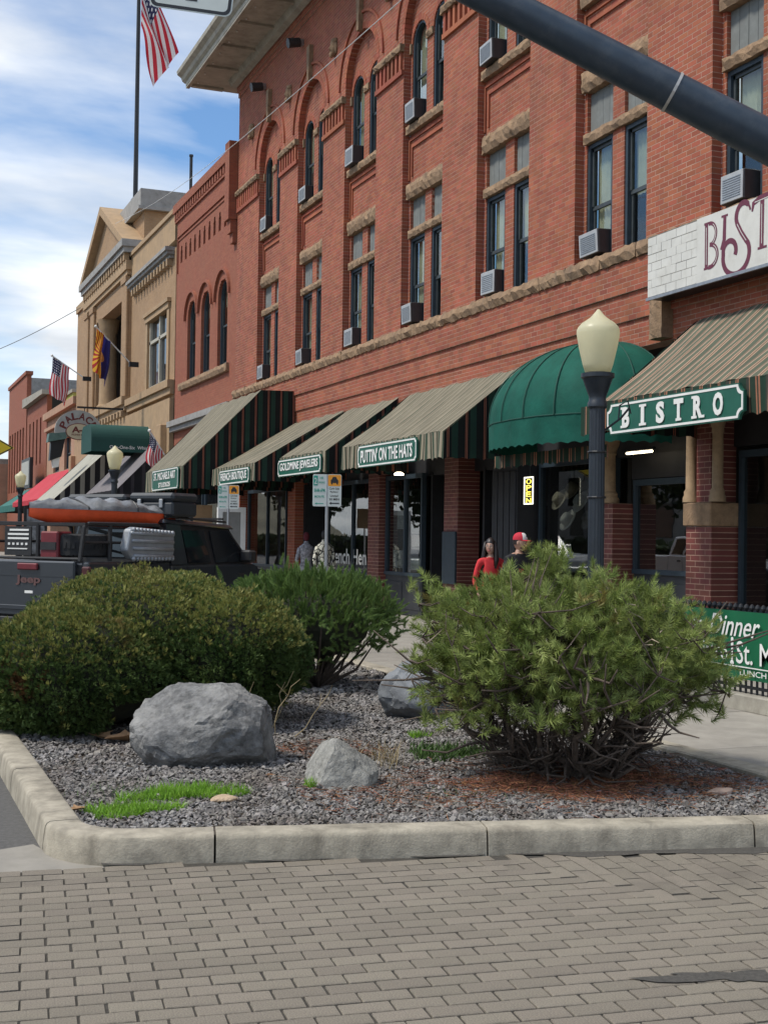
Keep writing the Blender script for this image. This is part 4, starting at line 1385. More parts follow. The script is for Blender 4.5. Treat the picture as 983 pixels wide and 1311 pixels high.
bm.build('lettering', m_plum, wb)
b = MB()
for pts in ([(.052, .05), (.052, .53)], [(1.155, .1), (1.155, .58)], [(1.02, .63), (1.38, .645)], arcp(.12, .43, .13, .14, 60, -60), arcp(.12, .15, .16, .145, 60, -60), [(.68, .44), (.76, .32), (.86, .20)]):
    ribbon(b, pts, .011, O_, U_, W_, .003)
b.build('lettering_highlight', m_wb, wb)

# cafe patio edge: low wall, railing with finials, banner
pw = MB(); pw.cbox(7.93, 8.13, 5.2, 11.75, .14, .31, .015); tag(pw.build('patio_wall', m_conc), 'low concrete wall under the patio railing', 'wall')
rl = thing('patio_railing', 'black iron patio railing with ball topped pickets', 'railing', (8.03, 9, .31))
b = MB(); b.box(8.01, 8.05, 5.3, 11.7, 1.08, 1.11); b.box(8.01, 8.05, 5.3, 11.7, .36, .385); b.build('rail', m_black, rl)
y = 11.66; first = None
while y > 8.9:
    if first is None:
        b = MB(); b.box(-.009, .009, -.009, .009, .0, .80); b.lathe([(.009, .80), (.022, .815), (.028, .835), (.02, .86), (.004, .872)], n=8); first = b.build('picket', m_black, rl); o = first; first.matrix_parent_inverse = Matrix.Translation(-rl.location)
    else:
        o = bpy.data.objects.new('picket', first.data); link(o, rl)
    o.location = (8.03, y, .312); y -= .085
m_ban = mat('banner_green', (.006, .11, .045), .45, var=.1, scale=3)
bn = thing('banner', 'glossy green banner with white script tied to the patio railing', 'banner', (7.98, 9.5, .45))
b = MB(); b.grid(lambda u, v: (7.985 + .008 * math.sin(u * 40) + .006 * math.sin(v * 5 + u * 9), 11.35 - 3.6 * u, .45 + .66 * v), 60, 8); b.build('cloth', m_ban, bn, smooth=True)
B_ = lambda s_, y, z, w, h, **k: lettering(s_, (7.968, y, z), (0, -1, 0), (0, 0, 1), w, h, m_white, bn, **k)
B_('or', 11.24, .87, .22, .12, bold=.006, shear=.35); B_('Dinner', 10.90, .86, .80, .21, bold=.008, shear=.35); B_('in', 9.96, .87, .16, .15, bold=.006, shear=.35)
B_('Bistro', 11.12, .62, .52, .17, bold=.006); B_('St. Michael', 10.46, .60, 1.15, .22, bold=.006); B_('LUNCH · DINNER', 10.40, .49, .95, .055, bold=.004)
b = MB(); b.box(7.967, 7.972, 9.3, 11.1, .565, .575); b.build('rule', m_white, bn)
b = MB(); b.lathe([(.008, 0), (.03, .01), (.03, .02), (.012, .05), (.02, .09), (.012, .13), (.016, .16), (.02, .18), (.02, .26), (.006, .27)], (7.972, 10.53, .58), 10, sx=.1); b.build('bottle_emblem', m_white, bn)

# ---------------------------------------------------------------- second brick building
m_brick2 = mat_bricks('far_red_brick', (.27, .070, .038), (.33, .10, .05), (.25, .10, .062), stain=(.25, .10, .055))
m_brick3 = mat_bricks('buff_brick', (.36, .215, .105), (.41, .255, .135), (.36, .26, .165), stain=(.24, .15, .085))
m_buff = mat('buff_stone', (.39, .265, .15), .9, var=.12, scale=3, stain=(.27, .20, .14), sscale=1.3, bump=.3, bscale=20)
m_greycorn = mat('grey_cornice', (.30, .29, .27), .8, var=.15, scale=4, stain=(.18, .17, .15), sscale=2)
m_farglass = mat('far_glass', (.02, .025, .03), .06, spec=.6)
m_shut = mat('far_interior', (.03, .03, .03), .9)


def wall_holes(xf, depth, y0, y1, z0, z1, holes, m, parent, name='wall', ch=.15):
    b = MB(); courses(xf, depth, y0, y1, z0, z1, holes, lay=False, mb=b, ch=ch); return b.build(name, m, parent)


b2 = thing('brick_building', 'narrower red brick building with three tall arched windows beside the hotel', 'building', (10.42, 42, .15))
W2 = [43.86, 41.9, 39.7]


def h2(z):
    out = []
    for c in W2:
        if 7.13 < z < 9.28: out.append((c - .6, c + .6))
        elif 9.28 <= z < 9.88: q = (.36 - (z - 9.28) ** 2) ** .5; out.append((c - q, c + q))
    for k in range(10):
        c = 39.55 + .67 * k
        if 11.5 < z < 11.95: out.append((c - .14, c + .14))
        elif 11.95 <= z < 12.1: out.append((c - .09, c + .09))
    return out


wall_holes(10.42, .28, 38.02, 46.3, 4.4, 13.1, h2, m_brick2, b2, ch=.0755)
b = MB(); b.box(10.7, 12.5, 38.02, 46.3, .15, 13.0); b.build('wall_core', m_brick2, b2)
b = MB(); b.box(10.30, 10.7, 38.3, 46.6, 13.46, 13.76); b.box(10.36, 10.7, 38.3, 46.5, 13.1, 13.18); b.box(10.42, 12, 38.3, 46.3, 13.18, 13.46); b.build('parapet', m_brick2, b2)
for k in range(24):
    b = MB(); b.box(10.34, 10.425, 38.5 + k * .34, 38.66 + k * .34, 13.185, 13.45); b.build('dentil', m_brick2, b2)
b = MB(); b.box(10.12, 10.6, 38.05, 38.55, 11.4, 13.80); b.box(10.2, 10.6, 38.1, 38.5, 11.0, 11.4); b.box(10.28, 10.6, 38.12, 38.45, 10.7, 11.0); b.build('corbelled_pier', m_brick2, b2)
b = MB(); b.box(10.37, 10.43, 39.0, 46.1, 12.5, 12.56); b.box(10.37, 10.43, 46.04, 46.1, 11.2, 12.5); b.box(10.37, 10.43, 39.0, 39.06, 11.6, 12.5); b.box(10.39, 10.43, 39.0, 46.1, 12.36, 12.42); b.build('panel_moulding', m_brick2, b2)
for c in W2:
    window_unit(c, 1.18, 7.14, 9.88, 10.52, b2, arched=True, zspring=9.28, blind=.3)
    voussoirs(c, .86, .94, 9.28, 10.33, 10.43, 16, name='hood_mould', parent=b2, m=m_brick2, gap=0)
b = rough_block(MB(), 10.3, 10.6, 38.8, 45.35, 6.85, 7.1, .04); b.build('sill', m_stone, b2)
b = MB(); b.box(10.15, 10.7, 38.05, 46.4, 5.62, 5.82); b.box(10.25, 10.7, 38.05, 46.35, 5.45, 5.62); b.build('shop_cornice', m_greycorn, b2)
b = MB(); b.box(10.6, 10.7, 38.05, 46.3, .15, 4.4); b.build('shop_front', m_dark, b2)
shopfront(38.4, 42, .8, 3.2, 10.55, [40.2], b2); shopfront(42.3, 45.8, .8, 3.2, 10.55, [44], b2)
t = thing('roof_antenna', 'thin upright pipe on the roof of the second brick building', 'pipe', (11.0, 46.8, 13.7)); b = MB(); b.tube([(11, 46.8, 13.0), (11, 46.8, 15.75)], .06, 8); b.build('pipe', m_black, t); b = MB(); b.tube([(11, 46.8, 15.75), (11, 46.8, 15.82)], .08, 8); b.build('cap', m_black, t)

# ---------------------------------------------------------------- buff building with pediment
pal = thing('buff_building', 'buff brick building with a pediment and recessed balcony behind the flags', 'building', (10.4, 58, .15))
hp = lambda z: [(47.8, 51.35)] if 7.45 < z < 10.2 else []
wall_holes(10.46, .5, 46.6, 55.0, 4.6, 12.3, hp, m_brick3, pal)
b = MB(); b.box(10.96, 16, 46.6, 55.4, .15, 13.5); b.box(12.5, 16, 55.4, 63.6, .15, 13.4); b.box(10.96, 16, 63.6, 69.4, .15, 13.4); b.build('wall_core', m_brick3, pal)
b = MB(); b.box(10.40, 11.0, 46.6, 54.9, 12.55, 13.55); b.box(10.32, 11.0, 46.6, 54.9, 13.55, 13.72); b.build('parapet', m_buff, pal)
b = MB(); b.box(10.18, 10.9, 46.9, 54.6, 12.1, 12.22); b.box(10.1, 10.9, 46.85, 54.6, 12.22, 12.36); b.box(10.3, 10.9, 47, 54.6, 11.98, 12.1); b.build('side_cornice', m_greycorn, pal)
for k in range(13):
    b = MB(); b.box(10.25, 10.46, 47.2 + k * .56, 47.42 + k * .56, 11.72, 11.98); b.build('bracket', m_buff, pal)
# window of the near wing
fr = MB()
for y in (47.85, 49.5, 51.3): fr.box(10.50, 10.66, y - .09, y + .09, 7.45, 10.2)
fr.box(10.50, 10.66, 47.8, 51.35, 9.3, 9.42); fr.box(10.50, 10.66, 47.8, 51.35, 7.45, 7.6)
wv = fr.build('window', mat('cream_frame', (.45, .42, .34), .6, var=.1), pal)
for (a, c_) in ((47.94, 49.41), (49.59, 51.21)):
    b = MB(); b.box(10.6, 10.62, a, c_, 7.6, 9.3); b.build('pane', m_farglass, wv)
    b = MB(); b.box(10.6, 10.62, a, c_, 9.42, 10.2); b.build('pane', m_farglass, wv)
b = MB(); b.box(10.36, 10.5, 47.4, 51.75, 10.2, 10.42); b.box(10.30, 10.5, 47.3, 51.85, 10.42, 10.56); b.box(10.40, 10.5, 47.42, 47.78, 7.4, 10.2); b.box(10.40, 10.5, 51.37, 51.73, 7.4, 10.2); b.build('window_surround', m_buff, pal)
# middle block with balcony
hb = lambda z: [(56.2, 63.3)] if 7.65 < z < 12.0 else []
wall_holes(10.35, .6, 55.0, 69.4, 4.6, 13.3, hb, m_brick3, pal)
b = MB(); b.box(10.95, 12.4, 55.4, 63.6, 11.95, 12.3); b.box(12.4, 12.5, 55.4, 68.5, 7.4, 12.3); b.box(10.9, 12.4, 55.9, 56.1, 7.4, 12.3); b.box(10.9, 12.4, 63.4, 63.6, 7.4, 12.3); b.build('balcony_back', mat('shaded_balcony_wall', (.05, .042, .035), .9, var=.2), pal)  # shade of the recess put into the wall colour
for y in (62.2,):
    b = MB(); b.lathe([(.52, 0), (.52, .15), (.45, .2), (.42, .3), (.38, 3.6), (.42, 3.7), (.5, 4.1), (.55, 4.3)], (10.75, y, 7.66), 20); sharp(b.build('column', m_buff, pal))
for (a, c_) in ((57.2, 58.8), (60.0, 62.6)):
    b = MB(); b.box(12.36, 12.4, a, c_, 7.8, 11.3); b.build('balcony_door', m_farglass, pal)
b = MB(); b.box(12.2, 12.25, 56.6, 57.1, 9.3, 11.0); b.build('blind', mat('pale_blind', (.35, .45, .42), .8), pal)
for a in (55.02, 63.5, 65.2):
    b = MB(); b.cbox(10.22, 10.36, a, a + 1.05, 7.6, 12.8, .03); b.box(10.17, 10.36, a - .06, a + 1.11, 12.5, 12.75); b.build('pilaster', m_brick3, pal)
b = MB(); b.box(10.15, 10.6, 54.8, 66.4, 13.0, 13.4); b.box(10.22, 10.6, 54.9, 66.3, 12.8, 13.0); b.build('entablature', m_buff, pal)
for k in range(19):
    b = MB(); b.box(10.08, 10.3, 54.95 + k * .6, 55.22 + k * .6, 13.4, 13.72); b.build('modillion', m_buff, pal)
b = MB(); b.box(10.02, 11, 54.7, 66.3, 13.72, 13.95); b.box(9.92, 11, 54.6, 66.4, 13.95, 14.25); b.build('main_cornice', m_greycorn, pal)
b = MB(); b.prism([(55.4, 14.25), (65.6, 14.25), (60.6, 16.6)], 'x', 10.3, 10.6); b.build('pediment', m_brick3, pal)
for sg in (-1, 1):
    y = 60.6 + sg * 5.95
    b = MB(); b.prism([(y, 14.24), (60.6, 16.98), (60.6, 16.6), (60.6 + sg * 5.2, 14.24)], 'x', 9.95, 11.3); b.build('raking_cornice', m_buff, pal)
b = MB(); b.box(10.9, 15.5, 54.85, 64.5, 13.6, 15.6); b.build('attic', m_brick3, pal)
b = MB(); b.box(10.6, 15.8, 54.6, 64.6, 15.6, 15.75); b.box(10.7, 15.7, 54.7, 64.55, 15.75, 16.5); b.build('attic_cornice', m_greycorn, pal)
b = MB(); b.box(10.08, 10.5, 54.95, 69.4, 7.25, 7.6); b.box(10.2, 10.5, 54.95, 69.4, 7.0, 7.25); b.box(10.2, 10.5, 46.6, 54.9, 7.15, 7.42); b.box(10.3, 10.5, 46.6, 54.9, 6.9, 7.15); b.build('belt_course', m_buff, pal)
for k in range(18):
    b = MB(); b.box(10.12, 10.36, 55.3 + k * .76, 55.6 + k * .76, 6.75, 7.0); b.build('bracket', m_buff, pal)
wall_holes(10.3, .2, 46.6, 69.4, 4.0, 6.75, none, m_buff, pal, name='frieze', ch=.7)
b = MB(); b.box(10.3, 10.6, 46.6, 69.4, .15, 4.0); b.build('shop_front', m_dark, pal)
for y in (47.0, 54.3, 62, 69): b = MB(); b.cbox(10.05, 10.4, y, y + .7, .15, 5.8, .03); b.build('pier', m_buff, pal)
b = MB(); b.box(10.25, 12, 66.45, 69.4, 13.31, 13.7); b.build('parapet_end', m_buff, pal)

# ---------------------------------------------------------------- far buildings
fb = thing('pink_stucco_building', 'low pinkish stucco shop building beyond the buff building', 'building', (10.5, 75, .15))
m_pink = mat('pink_stucco', (.42, .25, .16), .9, var=.12, scale=1.5, stain=(.3, .2, .13), sscale=.8)
hh_ = lambda z: [(72, 74.5), (76.5, 79)] if 5.3 < z < 7.2 else []
wall_holes(10.5, .3, 69.5, 82, .15, 8.6, hh_, m_pink, fb, ch=.3)
b = MB(); b.box(10.8, 18, 69.5, 82, .15, 8.4); b.build('wall_core', m_pink, fb)
b = MB(); b.box(10.2, 11, 69.5, 82, 8.6, 9.0); b.box(10.3, 11, 69.5, 82, 7.9, 8.1); b.build('cornice', m_pink, fb)
for c in (73.2, 77.7): window_unit(c, 2.4, 5.3, 7.2, 10.62, fb, blind=.4)
gb = thing('yellow_green_building', 'yellow green stucco wall rising behind the low shops', 'building', (11.5, 84, .15))
b = MB(); b.box(11.6, 20, 79.0, 84, .15, 10.2); b.build('wall', mat('lime_stucco', (.40, .40, .10), .9, var=.08, scale=1.5), gb); b = MB(); b.box(11.5, 20.1, 78.9, 84.1, 10.2, 10.4); b.build('coping', m_conc, gb)
nb = thing('narrow_brick_building', 'narrow dark red brick building with slit windows far down the street', 'building', (10.45, 87, .15))
hn = lambda z: [(84.6 + k * 1.9, 85.3 + k * 1.9) for k in range(4)] if 6.2 < z < 9.2 else []
wall_holes(10.45, .3, 82.0, 92.4, .15, 10.3, hn, m_brick2, nb, ch=.3)
b = MB(); b.box(10.75, 18, 82, 92.4, .15, 10.2); b.build('wall_core', m_shut, nb)
b = MB(); b.prism([(81.8, 10.3), (92.5, 10.3), (92.5, 10.9), (81.8, 10.6)], 'x', 10.1, 10.9); b.build('coping', m_conc, nb)
tb = thing('tall_brick_building', 'tallest brick block at the far end of the street with a grey flank wall', 'building', (10.4, 98, .15))
ht = lambda z: [(93.8 + k * 1.75, 94.7 + k * 1.75) for k in range(6)] if 4.5 < z < 9.0 else []
wall_holes(10.4, .3, 92.5, 104.2, .15, 12.7, ht, m_brick2, tb, ch=.3)
b = MB(); b.box(10.7, 30, 92.55, 104.2, .15, 12.5); b.build('flank_wall', m_greycorn, tb)
b = MB(); b.box(10.3, 10.8, 92.4, 104.3, 12.7, 12.95); b.build('coping', m_brick2, tb)
lb = thing('long_low_building', 'low tan building closing the far end of the street', 'building', (9, 130, 0))
b = MB(); b.box(8.5, 25, 104.5, 170, 0, 7.0); b.build('wall', m_pink, lb); b = MB(); b.box(8.2, 25, 104.5, 170, 7.0, 7.4); b.build('coping', m_conc, lb)
for k in range(8):
    b = MB(); b.box(8.44, 8.5, 107 + k * 7, 110 + k * 7, 3.8, 6.0); b.build('window', m_farglass, lb)
hl = MB(); hl.grid(lambda u, v: (-140 + 420 * u, 420 + 160 * v, -2 + (26 * math.sin(PI * v * .55) * (.55 + .35 * math.sin(u * 7 + 1) + .18 * math.sin(u * 17)))), 60, 10)
o = hl.build('hills', mat('hill_scrub', (.12, .11, .075), .95, var=.3, scale=.05), smooth=True); o['kind'] = 'structure'

# ---------------------------------------------------------------- awnings and signs of the far shops
m_redc = mat('red_canvas', (.45, .03, .045), .8, var=.1, scale=2); m_bwtop = mat('faded_grey_canvas', (.36, .35, .29), .85, var=.1, scale=2)
m_bw = mat_stripes('black_cream_stripes', [(0, (.02, .02, .022)), (.55, (.28, .27, .23))], .42, 'X', var=.1)
m_greyc = mat('purple_grey_canvas', (.17, .155, .16), .85, var=.1, scale=2); m_dkst = mat_stripes('charcoal_stripes', [(0, (.02, .02, .022)), (.7, (.05, .045, .05))], .4, 'X')
m_tealc = mat('teal_canvas', (.03, .14, .12), .85, var=.1, scale=2)
awning('red awning of a far shop', 63.5, 80.0, 5.2, 8.3, 3.45, 3.2, m_redc, m_redc, m_dark, scallop=0)
awning('pale grey topped awning with black and cream striped sides', 56.3, 62.8, 5.9, 7.55, 3.2, 2.75, m_bwtop, m_bw, m_bw, scallop=0)
awning('purple grey awning under the green canopy', 47.3, 54.4, 5.2, 8.55, 3.35, 2.95, m_greyc, m_dkst, m_dkst, scallop=0)
awning('small teal awning at the far end of the street', 81.5, 92.0, 4.6, 8.6, 3.4, 3.0, m_tealc, m_tealc, m_dark, scallop=0)
# green entrance canopy
m_canopy = mat('dark_green_canvas', (.008, .062, .05), .7, var=.12, scale=2, bump=.15, bscale=4)
cn = thing('entrance_canopy', 'dark green barrel canopy with white lettering over the saloon door', 'canopy', (9.2, 50, 4.9))
b = MB(); pts = [(50.0, 4.9), (50.0, 5.35)] + [(50.0 + .5 * (1 - math.cos(R(a))), 5.35 + .62 * math.sin(R(a))) for a in range(10, 91, 10)] + [(52.0, 5.97)] + [(52.5 - .5 * (1 - math.cos(R(a))), 5.35 + .62 * math.sin(R(a))) for a in range(80, -1, -10)] + [(52.5, 4.9)]
for k in range(len(pts) - 1):
    b.quad((8.06, *pts[k]), (10.35, *pts[k]), (10.35, *pts[k + 1]), (8.06, *pts[k + 1]))
b.build('canopy', m_canopy, cn)
b = MB(); b.prism(pts, 'x', 8.055, 8.06); b.build('end_panel', m_canopy, cn)
lettering('One-One-Six  Whiskey Row', (8.75, 49.985, 4.98), (1, 0, 0), (0, 0, 1), 2.1, .17, m_white, cn, bold=.01)
# projecting saloon sign
m_sgrey = mat('sign_grey', (.42, .42, .38), .7, var=.12, scale=4, stain=(.3, .29, .26), sscale=3); m_cream = mat('sign_cream', (.62, .52, .34), .6, var=.06, scale=4); m_maroon = mat('sign_maroon', (.16, .025, .02), .6)
ps = thing('saloon_sign', 'arched grey projecting sign reading PALACE above a cream oval', 'sign', (8.1, 54, 5.6))
cx_, cz_ = 8.16, 5.95
out_ = [(cx_ + .95 * math.cos(R(a)), cz_ + .86 * math.sin(R(a))) for a in range(-8, 189, 7)]; in_ = [(cx_ + .42 * math.cos(R(a)), cz_ + .30 * math.sin(R(a))) for a in range(188, -9, -14)]
b = MB(); b.prism(out_ + in_, 'y', 54.0, 54.12); b.build('arch_board', m_sgrey, ps)
for k, ch in enumerate('PALACE'):
    a = 158 - k * 27.2
    u = (math.sin(R(a)), 0, -math.cos(R(a))); v = (math.cos(R(a)), 0, math.sin(R(a)))
    o_ = Vector((cx_ + .50 * math.cos(R(a)), 53.992, cz_ + .47 * math.sin(R(a)))) - Vector(u) * .13
    lettering(ch, o_, u, v, .26, .30, m_maroon, ps, name='letter', bold=.03)
b = MB(); b.prism([(8.17 + .53 * math.cos(R(a)), 5.92 + .345 * math.sin(R(a))) for a in range(0, 360, 12)], 'y', 53.93, 53.99); b.build('oval_rim', m_maroon, ps)
b = MB(); b.prism([(8.17 + .50 * math.cos(R(a)), 5.92 + .315 * math.sin(R(a))) for a in range(0, 360, 12)], 'y', 53.915, 53.95); b.build('oval', m_cream, ps)
lettering('A-1', (7.88, 53.91, 5.87), (1, 0, 0), (0, 0, 1), .58, .26, m_maroon, ps, bold=.04); lettering('PILSNER BEER', (7.88, 53.91, 5.75), (1, 0, 0), (0, 0, 1), .58, .075, m_maroon, ps, bold=.02)
b = MB(); b.box(8.1, 10.0, 54.03, 54.09, 6.9, 6.98); b.tube([(8.4, 54.06, 6.7), (8.4, 54.06, 6.95)], .02, 6); b.tube([(9.0, 54.06, 6.4), (9.0, 54.06, 6.95)], .02, 6); b.build('bracket_arm', m_black, ps)
# hanging lantern sign below it
lt = thing('wall_lantern', 'dark slanted lantern box hanging under the saloon sign', 'lantern', (7.6, 58, 4.6))
b = MB(); b.prism([(7.55, 4.9), (8.05, 5.1), (8.2, 5.9), (7.6, 5.75)], 'y', 58, 58.5); b.build('box', m_black, lt); b = MB(); b.prism([(7.72, 4.6), (7.95, 4.65), (8.0, 5.1), (7.65, 5.05)], 'y', 58.05, 58.45); b.build('lower_box', m_white, lt)
b = MB(); b.prism([(7.45, 5.72), (8.25, 5.9), (8.25, 6.25), (7.5, 6.1)], 'y', 57.9, 58.6); b.box(8.2, 10.2, 58.2, 58.26, 6.0, 6.06); b.build('hood', mat('patina', (.10, .17, .15), .7, var=.2), lt)
ws = thing('framed_sign', 'pale framed sign board on the far brick front', 'sign', (9.6, 84, 4.6)); b = MB(); b.box(9.55, 9.75, 82.6, 87.2, 4.5, 6.4); b.build('frame', m_black, ws); b = MB(); b.box(9.52, 9.55, 82.9, 86.9, 4.7, 6.2); b.build('panel', m_sgrey, ws)
bs = thing('sandwich_poster', 'black framed poster stand beside the far lamp post', 'poster', (6.6, 58, .15)); b = MB(); b.box(6.5, 7.5, 58, 58.1, .6, 2.9); b.box(6.55, 6.6, 58.02, 58.08, .15, .6); b.box(7.4, 7.45, 58.02, 58.08, .15, .6); b.build('frame', m_black, bs); b = MB(); b.box(6.62, 7.38, 57.985, 58, .8, 2.75); b.build('picture', mat('poster_print', (.25, .26, .27), .6, var=.8, scale=3), bs)


# ---------------------------------------------------------------- flags
def mat_flag(name, az=False):
    m = bpy.data.materials.new(name); m.use_nodes = True
    t = m.node_tree; b = t.nodes['Principled BSDF']; b.inputs['Roughness'].default_value = .8; L = t.links.new
    uv = nn(t, 'ShaderNodeUVMap'); sp = nn(t, 'ShaderNodeSeparateXYZ'); L(uv.outputs[0], sp.inputs[0])
    M_ = lambda op, a, c: _m(t, op, a, c)
    U, V_ = sp.outputs[0], sp.outputs[1]
    if not az:
        st = M_('FRACT', M_('MULTIPLY', V_, 6.5), None); st = M_('GREATER_THAN', st, .5)      # 13 stripes, red first at v=0
        m1 = nn(t, 'ShaderNodeMixRGB'); m1.inputs[1].default_value = (.50, .018, .035, 1); m1.inputs[2].default_value = (.72, .68, .66, 1); L(st, m1.inputs[0])
        can = M_('MULTIPLY', M_('LESS_THAN', U, .4), M_('LESS_THAN', V_, 7 / 13))
        su = M_('SUBTRACT', M_('FRACT', M_('MULTIPLY', U, 15), None), .5); sv = M_('SUBTRACT', M_('FRACT', M_('MULTIPLY', V_, 9.3), None), .5)
        r2 = M_('ADD', M_('MULTIPLY', su, su), M_('MULTIPLY', sv, sv)); star = M_('LESS_THAN', r2, .06)
        m2 = nn(t, 'ShaderNodeMixRGB'); m2.inputs[1].default_value = (.018, .022, .075, 1); m2.inputs[2].default_value = (.7, .7, .7, 1); L(star, m2.inputs[0])
        m3 = nn(t, 'ShaderNodeMixRGB'); L(can, m3.inputs[0]); L(m1.outputs[0], m3.inputs[1]); L(m2.outputs[0], m3.inputs[2])
    else:
        du = M_('SUBTRACT', U, .5); dv = M_('SUBTRACT', V_, .5)
        an = M_('ARCTAN2', dv, du); ry = M_('GREATER_THAN', M_('FRACT', M_('MULTIPLY', an, 13 / PI / 2 * 2), None), .5)
        m1 = nn(t, 'ShaderNodeMixRGB'); m1.inputs[1].default_value = (.40, .02, .02, 1); m1.inputs[2].default_value = (.75, .42, .03, 1); L(ry, m1.inputs[0])
        low = M_('GREATER_THAN', V_, .5)
        m2 = nn(t, 'ShaderNodeMixRGB'); m2.inputs[2].default_value = (.03, .028, .16, 1); L(low, m2.inputs[0]); L(m1.outputs[0], m2.inputs[1])
        r2 = M_('ADD', M_('MULTIPLY', M_('MULTIPLY', du, 1.5), M_('MULTIPLY', du, 1.5)), M_('MULTIPLY', dv, dv)); star = M_('LESS_THAN', r2, .03)
        m3 = nn(t, 'ShaderNodeMixRGB'); m3.inputs[2].default_value = (.45, .2, .06, 1); L(star, m3.inputs[0]); L(m2.outputs[0], m3.inputs[1])
    L(m3.outputs[0], b.inputs['Base Color'])
    tr = nn(t, 'ShaderNodeBsdfTranslucent'); ms = nn(t, 'ShaderNodeMixShader'); ms.inputs[0].default_value = .4
    L(m3.outputs[0], tr.inputs[0]); L(b.outputs[0], ms.inputs[1]); L(tr.outputs[0], ms.inputs[2]); L(ms.outputs[0], t.nodes['Material Output'].inputs[0])
    return m


def _m(t, op, a, c):
    n = t.nodes.new('ShaderNodeMath'); n.operation = op
    for i, x in enumerate((a, c)):
        if x is None: continue
        if isinstance(x, (int, float)): n.inputs[i].default_value = x
        else: t.links.new(x, n.inputs[i])
    return n.outputs[0]


def flag_mesh(fn, nu, nv, m, parent, name='cloth'):
    b = MB(); b.grid(fn, nu, nv)
    o = b.build(name, m, parent, smooth=True)
    uvl = o.data.uv_layers.new(name='UVMap')
    w = nv + 1
    for l in o.data.loops:
        i, j = divmod(l.vertex_index, w); uvl.data[l.index].uv = (i / nu, j / nv)
    return o


m_us = mat_flag('stars_and_stripes'); m_az = mat_flag('sun_ray_flag', True)
fp = thing('flagpole', 'tall dark flagpole standing on the roof of the buff building', 'flagpole', (10.95, 57.2, 16.4))
b = MB(); b.tube([(10.95, 57.2, 16.4), (10.95, 57.2, 31)], [.11, .07], 10); b.build('pole', m_black, fp)
b = MB(); b.lathe([(.2, 0), (.2, .15), (.12, .25)], (10.95, 57.2, 16.45), 12); b.build('base', m_black, fp); b = MB(); b.ball((10.95, 57.2, 31.1), .15, .15, .15); b.build('finial', m_metal, fp)
zT = 27.2
fl = thing('roof_flag', 'large striped flag hanging limp from the rooftop pole', 'flag', (10.95, 57.2, 22), 'striped flags along the street')
flag_mesh(lambda u, v: (10.95 + .1 + u ** .8 * (1.55 - 1.0 * v) + .10 * math.sin(v * 9 + u * 3) * u, 57.1 - .5 * u + .28 * math.sin(v * 12 + u * 4) * min(1, u * 2.5), zT - v * (2.7 - 1.1 * u) - 4.0 * u - .1 * math.sin(v * 8)), 40, 40, m_us, fl)


def pole_flag(name, label, base, tip, drop, fly, m, y0, az=False):
    t = thing(name, label, 'flag', base, None if az else 'striped flags along the street')
    base, tip = Vector(base), Vector(tip)
    b = MB(); b.tube([base, tip], .028, 8); b.build('staff', m_white, t); b = MB(); b.ball(tip, .06, .06, .06, 8, 6); b.build('finial', m_white, t)
    b = MB(); b.box(base.x - .08, base.x + .3, base.y - .06, base.y + .06, base.z - .12, base.z + .08); b.build('bracket', m_black, t)

    def fn(u, v):
        h = tip.lerp(base, .03 + (.38 if az else .50) * v) if True else 0      # hoist runs along the staff
        return (h.x - .10 * u + .06 * math.sin(u * 6 + v * 5) * u, h.y + (.22 if az else .12) * math.sin(v * 11 + u * 3) * (.3 + u), h.z - u * fly - .05 * math.sin(v * 7) * u)
    flag_mesh(fn, 24, 24, m, t)
    return t


pole_flag('sun_ray_flag', 'flag with yellow and red rays over blue, on a slanted staff', (9.9, 52, 8.6), (8.4, 51.6, 9.95), 1, 1.75, m_az, 52, True)
pole_flag('slanted_flag', 'striped flag on a slanted staff against the sky, far side of the buff building', (9.3, 60, 8.85), (7.82, 60, 9.8), 1, 1.75, m_us, 60)
pole_flag('small_flag', 'small striped flag in front of the green entrance canopy', (9.9, 44, 4.0), (9.05, 44, 5.3), 1, 1.05, m_us, 44)

# ---------------------------------------------------------------- planting
def sph(n):
    d = rng.normal(size=(n, 3)); return d / np.linalg.norm(d, axis=1, keepdims=True)


def lump(P, f, seed):
    r_ = np.random.default_rng(seed); out = np.zeros(len(P))
    for _ in range(6):
        k = r_.normal(size=3) * f; out += np.sin(P @ k + r_.uniform(0, 6.28))
    return out / 6


# -- clipped juniper
jun = thing('juniper_bush', 'large clipped dark green juniper mound beside the parked pickup', 'bush', (2.5, 11.5, .13))
lobes = [((1.72, 11.05, .62), (.82, .75, .60)), ((2.25, 11.55, .86), (1.0, .9, .60)), ((2.98, 11.2, .72), (.76, .78, .56)), ((1.25, 11.5, .55), (.70, .75, .42)), ((2.65, 11.9, .85), (.90, .8, .52))]
Ps, Ns = [], []
for k, (c, r_) in enumerate(lobes):
    c, r_ = np.array(c), np.array(r_)
    d = sph(25000); sc_ = 1 + .15 * lump(d, 5, k) + .10 * lump(d, 14, k + 50)
    p = c + d * r_ * (sc_ * rng.uniform(.86, 1.03, len(d)))[:, None]
    nrm = d / r_; nrm /= np.linalg.norm(nrm, axis=1, keepdims=True)
    keep = p[:, 2] > .16
    for j, (c2, r2) in enumerate(lobes):
        if j != k: keep &= (((p - np.array(c2)) / (np.array(r2) * .9)) ** 2).sum(1) > 1
    keep &= ~((p[:, 2] < .42) & (p[:, 1] < 11.3) & (np.abs(p[:, 0] - 2.3) < .42))
    keep &= p[:, 0] > .82
    keep &= (lump(p, 15, 31) > -.52) | (rng.random(len(p)) < .3)
    Ps.append(p[keep]); Ns.append(nrm[keep])
P_ = np.concatenate(Ps); N_ = np.concatenate(Ns)
fan_v, fan_f = [], []
